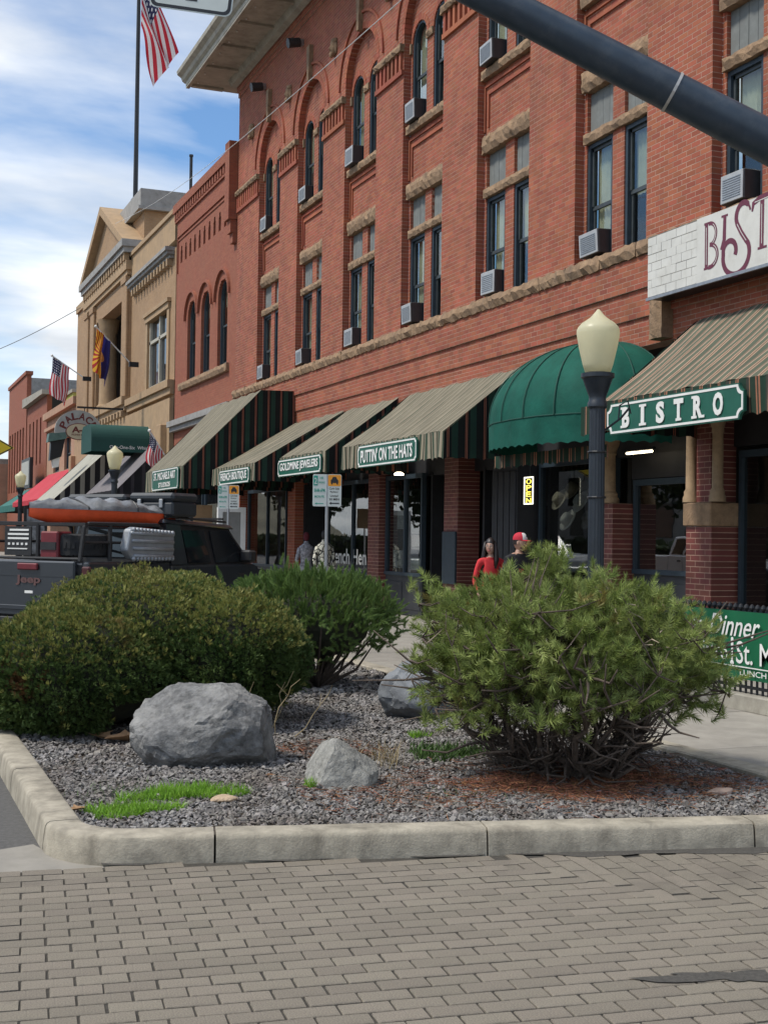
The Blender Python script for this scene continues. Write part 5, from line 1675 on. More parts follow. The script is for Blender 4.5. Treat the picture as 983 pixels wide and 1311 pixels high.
for k in range(7):
    a, e = rng.uniform(0, 2 * PI), rng.uniform(.15, .75)
    dr = np.array([math.cos(a) * math.sin(e), math.sin(a) * math.sin(e), math.cos(e)]); L_ = rng.uniform(.03, .06); w_ = .0048
    sd = np.cross(dr, [0.3, .5, .8]); sd /= np.linalg.norm(sd); st = np.array([math.cos(a), math.sin(a), 0]) * .008
    i = len(fan_v); fan_v += [st - sd * w_ * .6, st + sd * w_ * .6, st + dr * L_ * .6 + sd * w_, st + dr * L_ + sd * .001, st + dr * L_ * .6 - sd * w_]; fan_f += [(i, i + 1, i + 2, i + 4), (i + 4, i + 2, i + 3, i + 3)]
fan_f3 = []
for f in fan_f:
    fan_f3 += [(f[0], f[1], f[2]), (f[0], f[2], f[3])] if f[2] != f[3] else [(f[0], f[1], f[2])]
fan_v, fan_f3 = np.array(fan_v), np.array(fan_f3)
dirs = N_ * .9 + np.array([0, 0, .55]) + rng.normal(size=N_.shape) * .35
m_jun = mat_leaf('juniper_leaf', (.055, .105, .030), (.115, .165, .048), scale=3.5, dead=(.16, .085, .035), deadamt=.35, vr=.25)
m_jun2 = mat_leaf('juniper_tip', (.21, .235, .06), (.30, .285, .09), scale=4, dead=(.26, .15, .07), deadamt=.5, vr=.25)
tipm = (N_[:, 2] > .25) & (rng.random(len(N_)) < np.clip((N_[:, 2] - .15) * 1.1 + .25 * lump(P_, 6, 9), 0, .75))  # paler sprays, more of them where the surface faces upward
deadm = (((P_ - np.array([1.32, 10.85, .62])) / np.array([.28, .4, .22])) ** 2).sum(1) + .5 * lump(P_, 9, 3) < 1
V, F = scatter(fan_v, fan_f3, P_[deadm], frames(dirs[deadm], scale=rng.uniform(.5, 1.0, deadm.sum())))
mesh_np('dead_patch', V, F, mat_leaf('juniper_dead', (.20, .105, .045), (.13, .075, .035), trans=.1, scale=9), jun)
P_, dirs, tipm, N_ = P_[~deadm], dirs[~deadm], tipm[~deadm], N_[~deadm]
V, F = scatter(fan_v, fan_f3, P_[~tipm], frames(dirs[~tipm], scale=rng.uniform(.45, .8, (~tipm).sum())))
mesh_np('foliage', V, F, m_jun, jun)
# longer sprigs that stand clear of the clipped outline
k_ = rng.choice(len(P_), 520, replace=False)
V, F = scatter(fan_v, fan_f3, P_[k_] + N_[k_] * rng.uniform(.02, .06, (520, 1)), frames(N_[k_] + np.array([0, 0, .8]) + rng.normal(size=(520, 3)) * .3, scale=rng.uniform(.8, 1.3, 520)))
mesh_np('stray_sprigs', V, F, m_jun2, jun)
V, F = scatter(fan_v, fan_f3, P_[tipm], frames(dirs[tipm], scale=rng.uniform(.45, .75, tipm.sum())))
mesh_np('pale_sprays', V, F, m_jun2, jun)
m_core = mat('bush_inside', (.020, .022, .012), .95, var=.4, scale=14)  # solid core; the shade inside the bush is put into its dark colour
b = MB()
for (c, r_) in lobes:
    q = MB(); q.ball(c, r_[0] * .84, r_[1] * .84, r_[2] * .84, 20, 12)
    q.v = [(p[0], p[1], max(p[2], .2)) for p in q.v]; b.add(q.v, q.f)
b.build('dark_core', m_core, jun)
m_bark = mat('bark', (.075, .055, .042), .95, var=.3, scale=30, bump=.6, bscale=60)
b = MB()
for k in range(7):
    a = rng.uniform(0, 6.28); x, y = 2.35 + .1 * math.cos(a), 11.2 + .1 * math.sin(a)
    b.tube([(x, y, .1), (x + .2 * math.cos(a), y + .2 * math.sin(a), .35), (x + .55 * math.cos(a), y + .5 * math.sin(a), .7)], [.05, .04, .02], 7)
b.build('stems', m_bark, jun, smooth=True)


# -- pines built from needle shoots
def shoot_template(n, L0, L1, nl, ang0, ang1, w):
    v, f = [], []
    for k in range(n):
        t = (k + rng.random()) / n; a = k * 2.399 + rng.uniform(-.3, .3); e = ang0 + (ang1 - ang0) * (1 - t) + rng.uniform(-.12, .12)
        dr = np.array([math.cos(a) * math.sin(e), math.sin(a) * math.sin(e), math.cos(e)]); l = nl * rng.uniform(.75, 1.15)
        st = np.array([0, 0, L0 + (L1 - L0) * t]); sd = np.cross(dr, [math.sin(a), -math.cos(a), .4]); sd /= np.linalg.norm(sd)
        i = len(v); v += [st - sd * w, st + sd * w, st + dr * l]; f.append((i, i + 1, i + 2))
    return np.array(v), np.array(f)


mug = thing('mugo_pine', 'upright tufted pine shrub behind the juniper near the parking sign', 'bush', (4.7, 13.6, .13))
n = 2100
d = sph(n); d[:, 2] = np.abs(d[:, 2]) * np.where(rng.random(n) < .8, 1, -.6)
rad = rng.uniform(.72, 1.0, n) * (1 + .12 * lump(d, 4, 3))
p = np.array([4.58, 13.5, .80]) + d * np.array([1.14, .85, .66]) * rad[:, None]
k_ = p[:, 2] > .42; p = p[k_]; d = d[k_]
extra = np.array([[3.66, 13.9, 1.36], [3.60, 13.85, 1.25], [3.72, 13.95, 1.22], [3.62, 13.9, 1.1], [4.25, 13.5, 1.52], [4.35, 13.6, 1.48], [5.25, 13.1, 1.28], [5.32, 13.1, 1.22]])
p = np.concatenate([p, extra]); d = np.concatenate([d, np.tile([[0, 0, 1.0]], (len(extra), 1))])
dirs = d * 1.0 + np.array([0, 0, .6]) + rng.normal(size=d.shape) * .5
tv, tf = shoot_template(90, -.06, .07, .040, .2, 1.25, .0034)
m_mug = mat_leaf('mugo_needle', (.11, .19, .05), (.19, .275, .08), scale=5, dead=(.16, .14, .05), deadamt=.4)
V, F = scatter(tv, tf, p, frames(dirs, scale=rng.uniform(.65, 1.05, len(p)))); mesh_np('needles', V, F, m_mug, mug)
b = MB(); b.ball((4.60, 13.5, .78), .66, .5, .34, 20, 10); b.build('dark_core', m_core, mug)  # solid dark core, inner shade given as colour
b = MB(); base = Vector((4.66, 13.45, .1))
for k in range(46):
    q = Vector(p[rng.integers(len(p))]); mid = base.lerp(q, .5) + Vector((0, 0, -.12)) + Vector(rng.normal(size=3) * .05)
    b.tube([base, base.lerp(mid, .5), mid, q], [.03, .022, .015, .006], 5)
b.build('branches', m_bark, mug, smooth=True)

pin = thing('pine_bush', 'spreading light green pine with bare twisted lower branches in the planter', 'bush', (4.65, 8.0, .13))
C0 = np.array([4.62, 8.03, 1.03]); RR = np.array([1.03, .90, .49])
n = 430
d = sph(n); d[:, 2] = np.where(d[:, 2] < 0, d[:, 2] * .75, d[:, 2])
rad = np.where(rng.random(n) < .8, rng.uniform(.78, 1.03, n), rng.uniform(.45, .8, n)) * (1 + .13 * lump(d, 4, 21) + .06 * lump(d, 9, 22))
p = C0 + d * RR * rad[:, None]
# a low limb reaching toward the patio, and sprigs standing above the crown
q = np.array([[5.35, 7.55, .85]]) + rng.normal(size=(14, 3)) * np.array([.16, .16, .13]); q2 = np.array([[4.50, 7.92, 1.60]]) + rng.normal(size=(7, 3)) * np.array([.06, .06, .06]); q3 = np.array([[3.78, 8.25, 1.38]]) + rng.normal(size=(6, 3)) * np.array([.10, .10, .05])
p = np.concatenate([p, q, q2, q3]); d = np.concatenate([d, sph(14) * .4 + [.7, -.3, .1], np.tile([[0, 0, 1.0]], (7, 1)), np.tile([[-.2, 0, 1.0]], (6, 1))])
al_ = rng.uniform(0, 2 * PI, 75); rl_ = rng.uniform(.62, .95, 75)
low_p = np.c_[C0[0] + RR[0] * rl_ * np.cos(al_), C0[1] + RR[1] * rl_ * np.sin(al_), rng.uniform(.58, .86, 75)]
p = np.concatenate([p, low_p]); d = np.concatenate([d, np.c_[np.cos(al_), np.sin(al_), np.full(75, -.1)]])
rep = 8
p = np.repeat(p, rep, 0) + rng.normal(size=(len(p) * rep, 3)) * .055; d = np.repeat(d, rep, 0)
dirs = d * .6 + np.array([0, 0, .5]) + rng.normal(size=d.shape) * .6
tv, tf = shoot_template(40, -.03, .05, .052, .25, 1.35, .0030)
m_pin = mat_leaf('pine_needle', (.175, .24, .058), (.31, .355, .11), scale=4.5, dead=(.24, .12, .045), deadamt=.55)
V, F = scatter(tv, tf, p, frames(dirs, scale=rng.uniform(.75, 1.3, len(p)))); mesh_np('needles', V, F, m_pin, pin)
m_twig = mat('twig', (.10, .075, .058), .95, var=.35, scale=25, bump=.4, bscale=80)
rb = random.Random(4)
base = Vector((4.66, 7.98, .12)); nodes = []
limbs = MB()
for k in range(17):
    a = k / 17 * 2 * PI + rb.uniform(-.15, .15); L_ = rb.uniform(.7, 1.0)
    end = Vector((C0[0] + math.cos(a) * RR[0] * L_ * .9, C0[1] + math.sin(a) * RR[1] * L_ * .9, rb.uniform(.62, 1.05)))
    s0 = base + Vector((math.cos(a) * .09, math.sin(a) * .09, 0)); pts = [s0]
    for i in range(1, 9):
        t = i / 8; z = .13 + (end.z - .13) * t ** rb.uniform(1.5, 2.6)
        pts.append(Vector((s0.x + (end.x - s0.x) * t + rb.uniform(-.075, .075), s0.y + (end.y - s0.y) * t + rb.uniform(-.075, .075), z + rb.uniform(-.035, .035))))
    limbs.tube(pts, [.038 - .0036 * i for i in range(9)], 6); nodes += pts[2:]
limbs.build('limbs', m_twig, pin, smooth=True)
tw = MB(); nodes2 = list(nodes)
for k in range(330):
    s0 = rb.choice(nodes); v = s0 - Vector(C0) ; v.z = 0
    end = s0 + Vector((v.x * .4 + rb.uniform(-.28, .28), v.y * .4 + rb.uniform(-.28, .28), rb.uniform(-.12, .42)))
    m1 = s0.lerp(end, .5) + Vector((rb.uniform(-.07, .07), rb.uniform(-.07, .07), rb.uniform(-.06, .03)))
    tw.tube([s0, s0.lerp(m1, .5) + Vector((0, 0, rb.uniform(-.02, .02))), m1, end], [.012, .010, .008, .004], 5); nodes2 += [m1, end]
NA = np.array([tuple(q) for q in nodes2])
idx = rng.choice(len(p), 900, replace=False)
for i in idx:
    dd = ((NA - p[i]) ** 2).sum(1); s0 = nodes2[int(dd.argmin())]; e = Vector(p[i])
    m1 = s0.lerp(e, .55) + Vector((rb.uniform(-.03, .03), rb.uniform(-.03, .03), -.03)); tw.tube([s0, m1, e], [.006, .005, .003], 4)
tw.build('twigs', m_twig, pin, smooth=True)
# brown inner needles and the dense tangle of fine dead twigs under the crown
n = 900; d = sph(n); pi_ = C0 + d * RR * rng.uniform(.3, .74, n)[:, None] - np.array([0, 0, .06])
V, F = scatter(tv, tf, pi_, frames(d + rng.normal(size=d.shape) * .5, scale=rng.uniform(.7, 1.1, n))); mesh_np('inner_needles', V, F, mat_leaf('brown_needle', (.085, .06, .028), (.05, .055, .022), trans=.1), pin)
n = 2600; a_ = rng.uniform(0, 2 * PI, n); h_ = rng.uniform(.16, .85, n); r_ = np.sqrt(rng.random(n)) * (.18 + .85 * (h_ / .85) ** .7)
pt = np.c_[C0[0] + r_ * np.cos(a_) * 1.0, C0[1] + r_ * np.sin(a_) * .85, h_]
dd_ = np.c_[np.cos(a_) * .7, np.sin(a_) * .7, np.full(n, .35)] + rng.normal(size=(n, 3)) * .6
ts_v = np.array([(-.003, 0, 0), (.003, 0, 0), (.012, .004, .09), (.007, .004, .09), (.0, -.004, .20), (-.002, -.004, .20)]); ts_f = np.array([(0, 1, 2, 3), (3, 2, 4, 5)])
V, F = scatter(ts_v, ts_f, pt, frames(dd_, scale=rng.uniform(.5, 1.3, n))); mesh_np('fine_twigs', V, F, mat('fine_twig', (.055, .042, .034), .95, island=.4), pin)
m_pale = mat('dead_twig', (.36, .29, .21), .9, var=.3, scale=20)
dt = MB()
for k in range(46):
    dt = MB(); a = rb.uniform(0, 2 * PI); e = rb.uniform(-.4, .8); r_ = rb.uniform(.8, 1.0)
    q = Vector((C0[0] + RR[0] * r_ * math.cos(a) * math.cos(e), C0[1] + RR[1] * r_ * math.sin(a) * math.cos(e), C0[2] + RR[2] * r_ * math.sin(e)))
    v = Vector((rb.uniform(-1, 1), rb.uniform(-1, 1), rb.uniform(-.3, .6))).normalized() * rb.uniform(.06, .2)
    dt.tube([q, q + v * .5 + Vector((0, 0, rb.uniform(-.02, .03))), q + v], [.005, .004, .002], 4); dt.build('dead_twig', m_pale, pin)


# -- boulders
def boulder(name, label, c, r_, planes, seed, m, rot=0.0, rough=.08):
    import bmesh
    bm = bmesh.new(); bmesh.ops.create_icosphere(bm, subdivisions=5, radius=1.0)
    rr = np.random.default_rng(seed)
    co = np.array([v.co[:] for v in bm.verts])
    co *= (1 + .10 * lump(co, 2.2, seed))[:, None]
    for (nx, ny, nz, dd) in planes:
        nv = np.array([nx, ny, nz]); nv = nv / np.linalg.norm(nv)
        s_ = co @ nv - dd; msk = s_ > 0; co[msk] -= np.outer(s_[msk], nv) * .93
    for _ in range(13):
        nv = rr.normal(size=3); nv /= np.linalg.norm(nv); dd = rr.uniform(.74, .92); s_ = co @ nv - dd; msk = s_ > 0; co[msk] -= np.outer(s_[msk], nv) * .9
    rd = np.abs(lump(co, 3.2, seed + 9)); co *= (1 - .05 * np.exp(-(rd / .03) ** 2))[:, None]
    rd = np.abs(lump(co, 7, seed + 13)); co *= (1 - .015 * np.exp(-(rd / .04) ** 2))[:, None]
    co += co * (rough * .8 * lump(co, 6, seed + 1) + rough * .45 * lump(co, 15, seed + 2) + rough * .3 * lump(co, 34, seed + 3))[:, None]
    ca, sa = math.cos(rot), math.sin(rot)
    co = co * np.array(r_); co = np.stack([co[:, 0] * ca - co[:, 1] * sa, co[:, 0] * sa + co[:, 1] * ca, co[:, 2]], 1) + np.array(c)
    for v, q in zip(bm.verts, co): v.co = q
    me = bpy.data.meshes.new(name); bm.to_mesh(me); bm.free(); me.materials.append(m)
    o = bpy.data.objects.new(name, me); COL.objects.link(o); sharp(o, 16)
    tag(o, label, 'rock'); return o


m_rock = mat('grey_rock', (.165, .163, .158), .9, var=.45, scale=16, bump=1.0, bscale=30, stain=(.37, .36, .335), sscale=3.0, samt=.85)
m_rock2 = mat('pale_rock', (.27, .262, .235), .9, var=.35, scale=16, bump=1.0, bscale=30, stain=(.15, .15, .148), sscale=6, samt=.7)
m_rock3 = mat('slate_rock', (.17, .18, .19), .7, var=.25, scale=4, bump=.5, bscale=14, stain=(.25, .26, .27), sscale=2)
boulder('boulder', 'largest grey boulder, in front of the clipped juniper', (2.38, 9.30, .35), (.535, .46, .42), [(-.3, -.6, .75, .62), (-.1, -.95, .1, .74), (.5, -.7, .4, .80), (0, .1, 1, .78), (.2, -.6, -.75, .7), (.95, -.2, .1, .84), (.35, -.9, -.15, .78)], 3, m_rock, rot=-.35)
boulder('boulder', 'small pale wedge shaped rock in the middle of the gravel', (3.02, 8.16, .23), (.29, .25, .25), [(-.85, -.25, .45, .55), (.6, -.3, .75, .45), (.1, -.9, .35, .58), (.3, .6, .5, .6), (-.45, -.1, 1, .76), (.9, -.4, .1, .75)], 14, m_rock2, rot=-.3, rough=.06)
boulder('boulder', 'rounded slate grey boulder partly hidden by the pine', (4.80, 10.98, .33), (.37, .34, .32), [(-.1, -.7, .7, .8), (-.7, -.6, .2, .85)], 23, m_rock3, rot=-.2, rough=.06)
m_tan = mat('tan_stone', (.45, .33, .22), .9, var=.2, scale=12, bump=.4, bscale=40)
boulder('flat_stone', 'small flat tan stone beside the bright grass', (2.12, 7.86, .145), (.09, .07, .03), [(0, 0, 1, .6)], 31, m_tan)
boulder('flat_stone', 'loose pinkish stone chip in the pine needles at the planter corner', (5.25, 7.05, .15), (.11, .05, .03), [(0, 0, 1, .6)], 33, mat('pink_stone', (.34, .25, .2), .9, var=.2, scale=12))

# -- grass, weeds, needle litter
def blades(cx, cy, rx, ry, n, h0, h1, w, m, name, label, lean=.5, z=.13):
    a = rng.uniform(0, 2 * PI, n); r_ = np.sqrt(rng.random(n)) * (1 + .35 * np.sin(a * 3 + cx * 5)); x = cx + rx * r_ * np.cos(a); y = cy + ry * r_ * np.sin(a)
    h = rng.uniform(h0, h1, n); d = rng.normal(size=(n, 3)) * lean; d[:, 2] = 1
    tv = np.array([(-w, 0, 0), (w, 0, 0), (w * .8, .12, .55), (-w * .8, .12, .55), (0, .35, 1.0)]); tf = np.array([(0, 1, 2, 3), (3, 2, 4, 4)])
    fm = frames(d); fm = fm * h[:, None, None]
    tv2 = tv.copy(); tv2[:, 0] /= ((h0 + h1) / 2)
    V, F = scatter(tv2, np.array([(0, 1, 2), (0, 2, 3), (3, 2, 4)]), np.c_[x, y, np.full(n, z)], fm)
    o = mesh_np(name, V, F, m); tag(o, label, 'grass', kind='stuff'); return o


m_grass = mat_leaf('spring_grass', (.16, .34, .03), (.27, .46, .06), trans=.4, scale=12)
m_weed = mat_leaf('weed_leaf', (.06, .12, .03), (.10, .17, .05), trans=.3, scale=12)
m_dry = mat_leaf('dry_stalk', (.36, .28, .15), (.28, .22, .12), trans=.1, scale=12)
blades(1.92, 8.10, .36, .17, 2000, .025, .085, .0024, m_grass, 'grass', 'bright green grass sprouting in the gravel near the big boulder')
blades(1.50, 7.72, .27, .13, 1500, .02, .075, .0024, m_grass, 'grass', 'bright green grass sprouting at the corner of the kerb')
blades(1.75, 8.35, .55, .25, 260, .02, .05, .002, m_weed, 'grass', 'thin dull green grass between the boulder and the kerb')
blades(2.78, 8.10, .05, .06, 110, .03, .09, .002, m_grass, 'grass', 'little tuft of grass against the wedge shaped rock')
blades(4.30, 9.85, .10, .06, 160, .03, .08, .003, m_grass, 'grass', 'small fresh green clump in front of the slate boulder')
blades(4.15, 8.95, .32, .22, 420, .04, .14, .005, m_weed, 'weeds', 'grey green weeds at the foot of the pine')
blades(3.55, 8.75, .16, .2, 90, .10, .24, .002, m_dry, 'weeds', 'dry stalks standing behind the wedge shaped rock', lean=.25)
blades(3.9, 7.55, .8, .25, 160, .02, .05, .002, m_weed, 'grass', 'sparse grass along the front of the pine')
m_lit = mat('needle_litter', (.21, .085, .04), .95, island=.5)
n = 15000
a = rng.uniform(0, 2 * PI, n); r_ = np.abs(rng.normal(size=n)) * .55; x = 4.6 + 1.05 * r_ * np.cos(a); y = 7.75 + .75 * r_ * np.sin(a)
x2 = rng.uniform(2.6, 5.8, 2500); y2 = 7.6 + rng.normal(size=2500) * .35 - .12 * (x2 - 4); x3 = 3.35 + rng.normal(size=900) * .22; y3 = 9.4 + rng.normal(size=900) * .2
x = np.concatenate([x, x2, x3]); y = np.concatenate([y, y2, y3]); k_ = curb_in(x, y) & (np.sin(x * 6) * np.sin(y * 7 + 1) + rng.normal(size=len(x)) * .5 > -.35); x, y = x[k_], y[k_]
d = rng.normal(size=(len(x), 3)); d[:, 2] *= .18; tv = np.array([(-.0016, 0, -.03), (.0016, 0, -.03), (.0016, .003, .03), (-.0016, .003, .03)])
V, F = scatter(tv, np.array([(0, 1, 2, 3)]), np.c_[x, y, .145 + rng.uniform(0, .012, len(x))], frames(d, scale=rng.uniform(.7, 1.3, len(x))))
tag(mesh_np('needle_litter', V, F, m_lit), 'rusty fallen pine needles strewn over the gravel under the pine', 'litter', kind='stuff')
# dry twigs in front of the juniper
dw = thing('dry_twigs', 'pale leafless twigs sticking up between boulder and juniper', 'twigs', (3.15, 10.2, .13)); 
for k in range(9):
    b = MB(); x0, y0 = 3.1 + rb.uniform(-.2, .25), 10.3 + rb.uniform(-.15, .15); q = Vector((x0, y0, .12)); pts = [q]
    for i in range(5): q = q + Vector((rb.uniform(-.06, .06) + (x0 - 3.1) * .25, rb.uniform(-.04, .04), rb.uniform(.06, .12))); pts.append(q)
    b.tube(pts, [.005, .0045, .004, .0035, .003, .002], 4); b.tube([pts[3], pts[3] + Vector((rb.uniform(-.12, .12), 0, .1))], [.003, .0015], 4); b.build('twig', m_dry, dw)
# dead leaves
m_dl = mat('dead_leaf', (.34, .20, .10), .85, var=.2, scale=30)
for k, (x, y, s_, lab) in enumerate([(1.98, 10.25, .17, 'large curled tan leaf beside the big boulder'), (1.80, 10.45, .13, 'smaller brown leaf lying under the juniper'), (1.21, 7.80, .06, 'single tan leaf in the corner of the kerb'), (5.05, 8.6, .06, 'pale leaf at the foot of the pine')]):
    b = MB(); an = rb.uniform(0, 6)
    out = [(0, -1), (.35, -.6), (.55, -.1), (.9, .05), (.5, .35), (.3, .9), (0, 1.1), (-.3, .85), (-.55, .3), (-.95, .1), (-.5, -.2), (-.35, -.65)]
    vs = [(0, 0, .02)] + [(q[0] * math.cos(an) - q[1] * math.sin(an), q[0] * math.sin(an) + q[1] * math.cos(an), .15 + .3 * abs(q[0])) for q in out]
    b.add([(x + v[0] * s_, y + v[1] * s_, .145 + v[2] * s_) for v in vs], [(0, i + 1, (i + 1) % 12 + 1) for i in range(12)]); tag(b.build('dead_leaf', m_dl), lab, 'leaf', 'fallen leaves')

# -- plaza trees across the street, seen in the shop windows
m_tree = mat_leaf('plaza_leaf', (.035, .055, .02), (.06, .08, .03), scale=.8)
lt_v = np.array([(-.5, -.35, 0), (.5, -.3, .1), (.45, .4, 0), (-.4, .35, .12)]); lt_f = np.array([(0, 1, 2, 3)])
tree0 = None
for k, (x, y) in enumerate([(-14, 40), (-17, 54), (-13.5, 70), (-18, 86), (-14, 104)]):
    lab = 'plaza tree mirrored in the shop windows, %s along the far side of the street' % ['first', 'second', 'third', 'fourth', 'fifth'][k]
    if tree0 is None:
        tree0 = thing('plaza_tree', lab, 'tree', (x, y, 0), 'trees of the plaza', local=True)
        b = MB(); b.tube([(0, 0, -.1), (.1, .05, 2), (0, .1, 4.5), (.2, 0, 8)], [.38, .3, .25, .1], 10)
        for q in range(9):
            a = q * 2.4; z = 3 + q * .5; b.tube([(0, .05, z), (1.6 * math.cos(a), 1.6 * math.sin(a), z + 1.2), (3.0 * math.cos(a), 3.0 * math.sin(a), z + 2.6)], [.13, .09, .03], 6)
        b.build('trunk', m_bark, tree0, smooth=True)
        n = 5200; d = sph(n); pp = d * np.array([4.2, 4.2, 4.3]) * (rng.uniform(.35, 1, n) ** .5 * (1 + .28 * lump(d, 3, 5)))[:, None] + np.array([0, 0, 7.2]); kk = lump(pp, 1.6, 8) > -.25
        V, F = scatter(lt_v, lt_f, pp[kk], frames(sph(kk.sum()), scale=rng.uniform(.25, .5, kk.sum()))); mesh_np('crown', V, F, m_tree, tree0)
    else:
        o = copy_tree(tree0); o.location = (x, y, 0); o.rotation_euler = (0, 0, k * 1.3); o.scale = (1, 1, random.uniform(.9, 1.2)); o['label'] = lab

# plaza building, also only mirrored, and a hedge added to darken the reflections
hall = thing('stone_hall', 'grey stone hall behind the plaza trees, mirrored in shop windows', 'building', (-42, 85, 0))
b = MB(); b.box(-60, -40, 35, 140, 0, 13); b.build('wall', mat('granite', (.22, .21, .19), .9, var=.15, scale=.6), hall)
for k in range(14):
    for z in (2, 7.2):
        b = MB(); b.box(-40, -39.9, 40 + k * 7, 42.5 + k * 7, z, z + 3.2); b.build('window', m_farglass, hall)
hg = thing('mirrored_hedge', 'long clipped hedge, added unseen, mirrored in shop windows', 'hedge', (-11, 70, 0))
n = 9000; pp = rng.uniform((-11.8, 25, .1), (-10.6, 120, 1.7), (n, 3)); V, F = scatter(lt_v, lt_f, pp, frames(sph(n), scale=rng.uniform(.25, .5, n))); mesh_np('foliage', V, F, m_tree, hg)
b = MB(); b.box(-11.6, -10.8, 25, 120, 0, 1.45); b.build('dark_core', m_core, hg)  # solid dark core, hedge shade given as colour

# ---------------------------------------------------------------- street lamps
m_post = mat('lamp_post_paint', (.018, .024, .032), .45, var=.2, scale=10)
m_globe = mat('globe_acrylic', (.86, .82, .60), .35, var=.05, scale=4, trans=.5)


def street_lamp(loc, label):
    t = thing('street_lamp', label, 'street lamp', loc, 'acorn street lamps', local=True)
    b = MB(); b.lathe([(.22, 0), (.22, .08), (.19, .12), (.18, .55), (.15, .62), (.12, .7), (.095, .8)], n=16); sharp(b.build('base', m_post, t))
    b = MB(); q = 16
    prof = [(.082, .8), (.078, 2.97)]
    vs = []
    for r_, z in prof:
        for k in range(32): vs.append(((r_ * (1 - .06 * (k % 2))) * math.cos(2 * PI * k / 32), (r_ * (1 - .06 * (k % 2))) * math.sin(2 * PI * k / 32), z))
    b.add(vs, [(k, (k + 1) % 32, 32 + (k + 1) % 32, 32 + k) for k in range(32)]); b.build('shaft', m_post, t)
    b = MB(); b.lathe([(.082, 2.94), (.098, 2.96), (.098, 3.0), (.085, 3.02), (.085, 3.06), (.10, 3.1), (.135, 3.2), (.15, 3.24), (.165, 3.25), (.165, 3.29), (.12, 3.30)], n=20); sharp(b.build('capital', m_post, t))
    b = MB(); b.lathe([(.125, 3.30), (.15, 3.38), (.19, 3.55), (.212, 3.68), (.212, 3.72), (.20, 3.75), (.165, 3.79), (.12, 3.82), (.085, 3.845), (.06, 3.87), (.035, 3.90), (.012, 3.93)], n=24); b.build('globe', m_globe, t, smooth=True)
    b = MB(); b.tube([(-.01, 0, 3.3), (-.01, 0, 3.5)], .03, 8); b.build('bulb_holder', m_white, t)
    return t


lamp = street_lamp((6.73, 11.06, .15), 'nearest street lamp with a cream acorn globe, in front of the bistro')
b = MB()
for z in (2.5, 2.05): b.lathe([(.09, 0), (.095, .01), (.09, .02)], (0, 0, z), 12)
b.build('band', m_black, lamp)
b = MB(); b.tube([(.06, -.02, 2.72), (.22, -.08, 2.85), (.30, -.1, 2.95)], .012, 6); b.tube([(.20, -.07, 2.84), (.22, -.06, 2.98), (.30, -.08, 3.03), (.33, -.09, 2.9)], .008, 6); b.build('banner_hook', m_black, lamp)
for (x, y, lab) in ((6.12, 34.16, 'street lamp beside the parked pickup, in front of the green canopy'), (5.52, 50.6, 'smallest street lamp, far down the street by the red awning')):
    o = copy_tree(lamp); o.location = (x, y, .15); o['label'] = lab
    for ch in list(o.children):
        if ch.name.startswith('banner_hook'): bpy.data.objects.remove(ch)

# ---------------------------------------------------------------- parking signs
m_sgreen = mat('park_green', (.02, .30, .22), .5, var=.05); m_sorange = mat('park_orange', (.75, .30, .02), .5); m_sback = mat('sign_white', (.58, .62, .58), .5, var=.05)


def rrect(y0, y1, z0, z1, r_, n=5):
    pts = []
    for (cy, cz, a0) in ((y1 - r_, z1 - r_, 0), (y0 + r_, z1 - r_, 90), (y0 + r_, z0 + r_, 180), (y1 - r_, z0 + r_, 270)):
        pts += [(cy + r_ * math.cos(R(a0 + 90 * k / n)), cz + r_ * math.sin(R(a0 + 90 * k / n))) for k in range(n + 1)]
    return pts


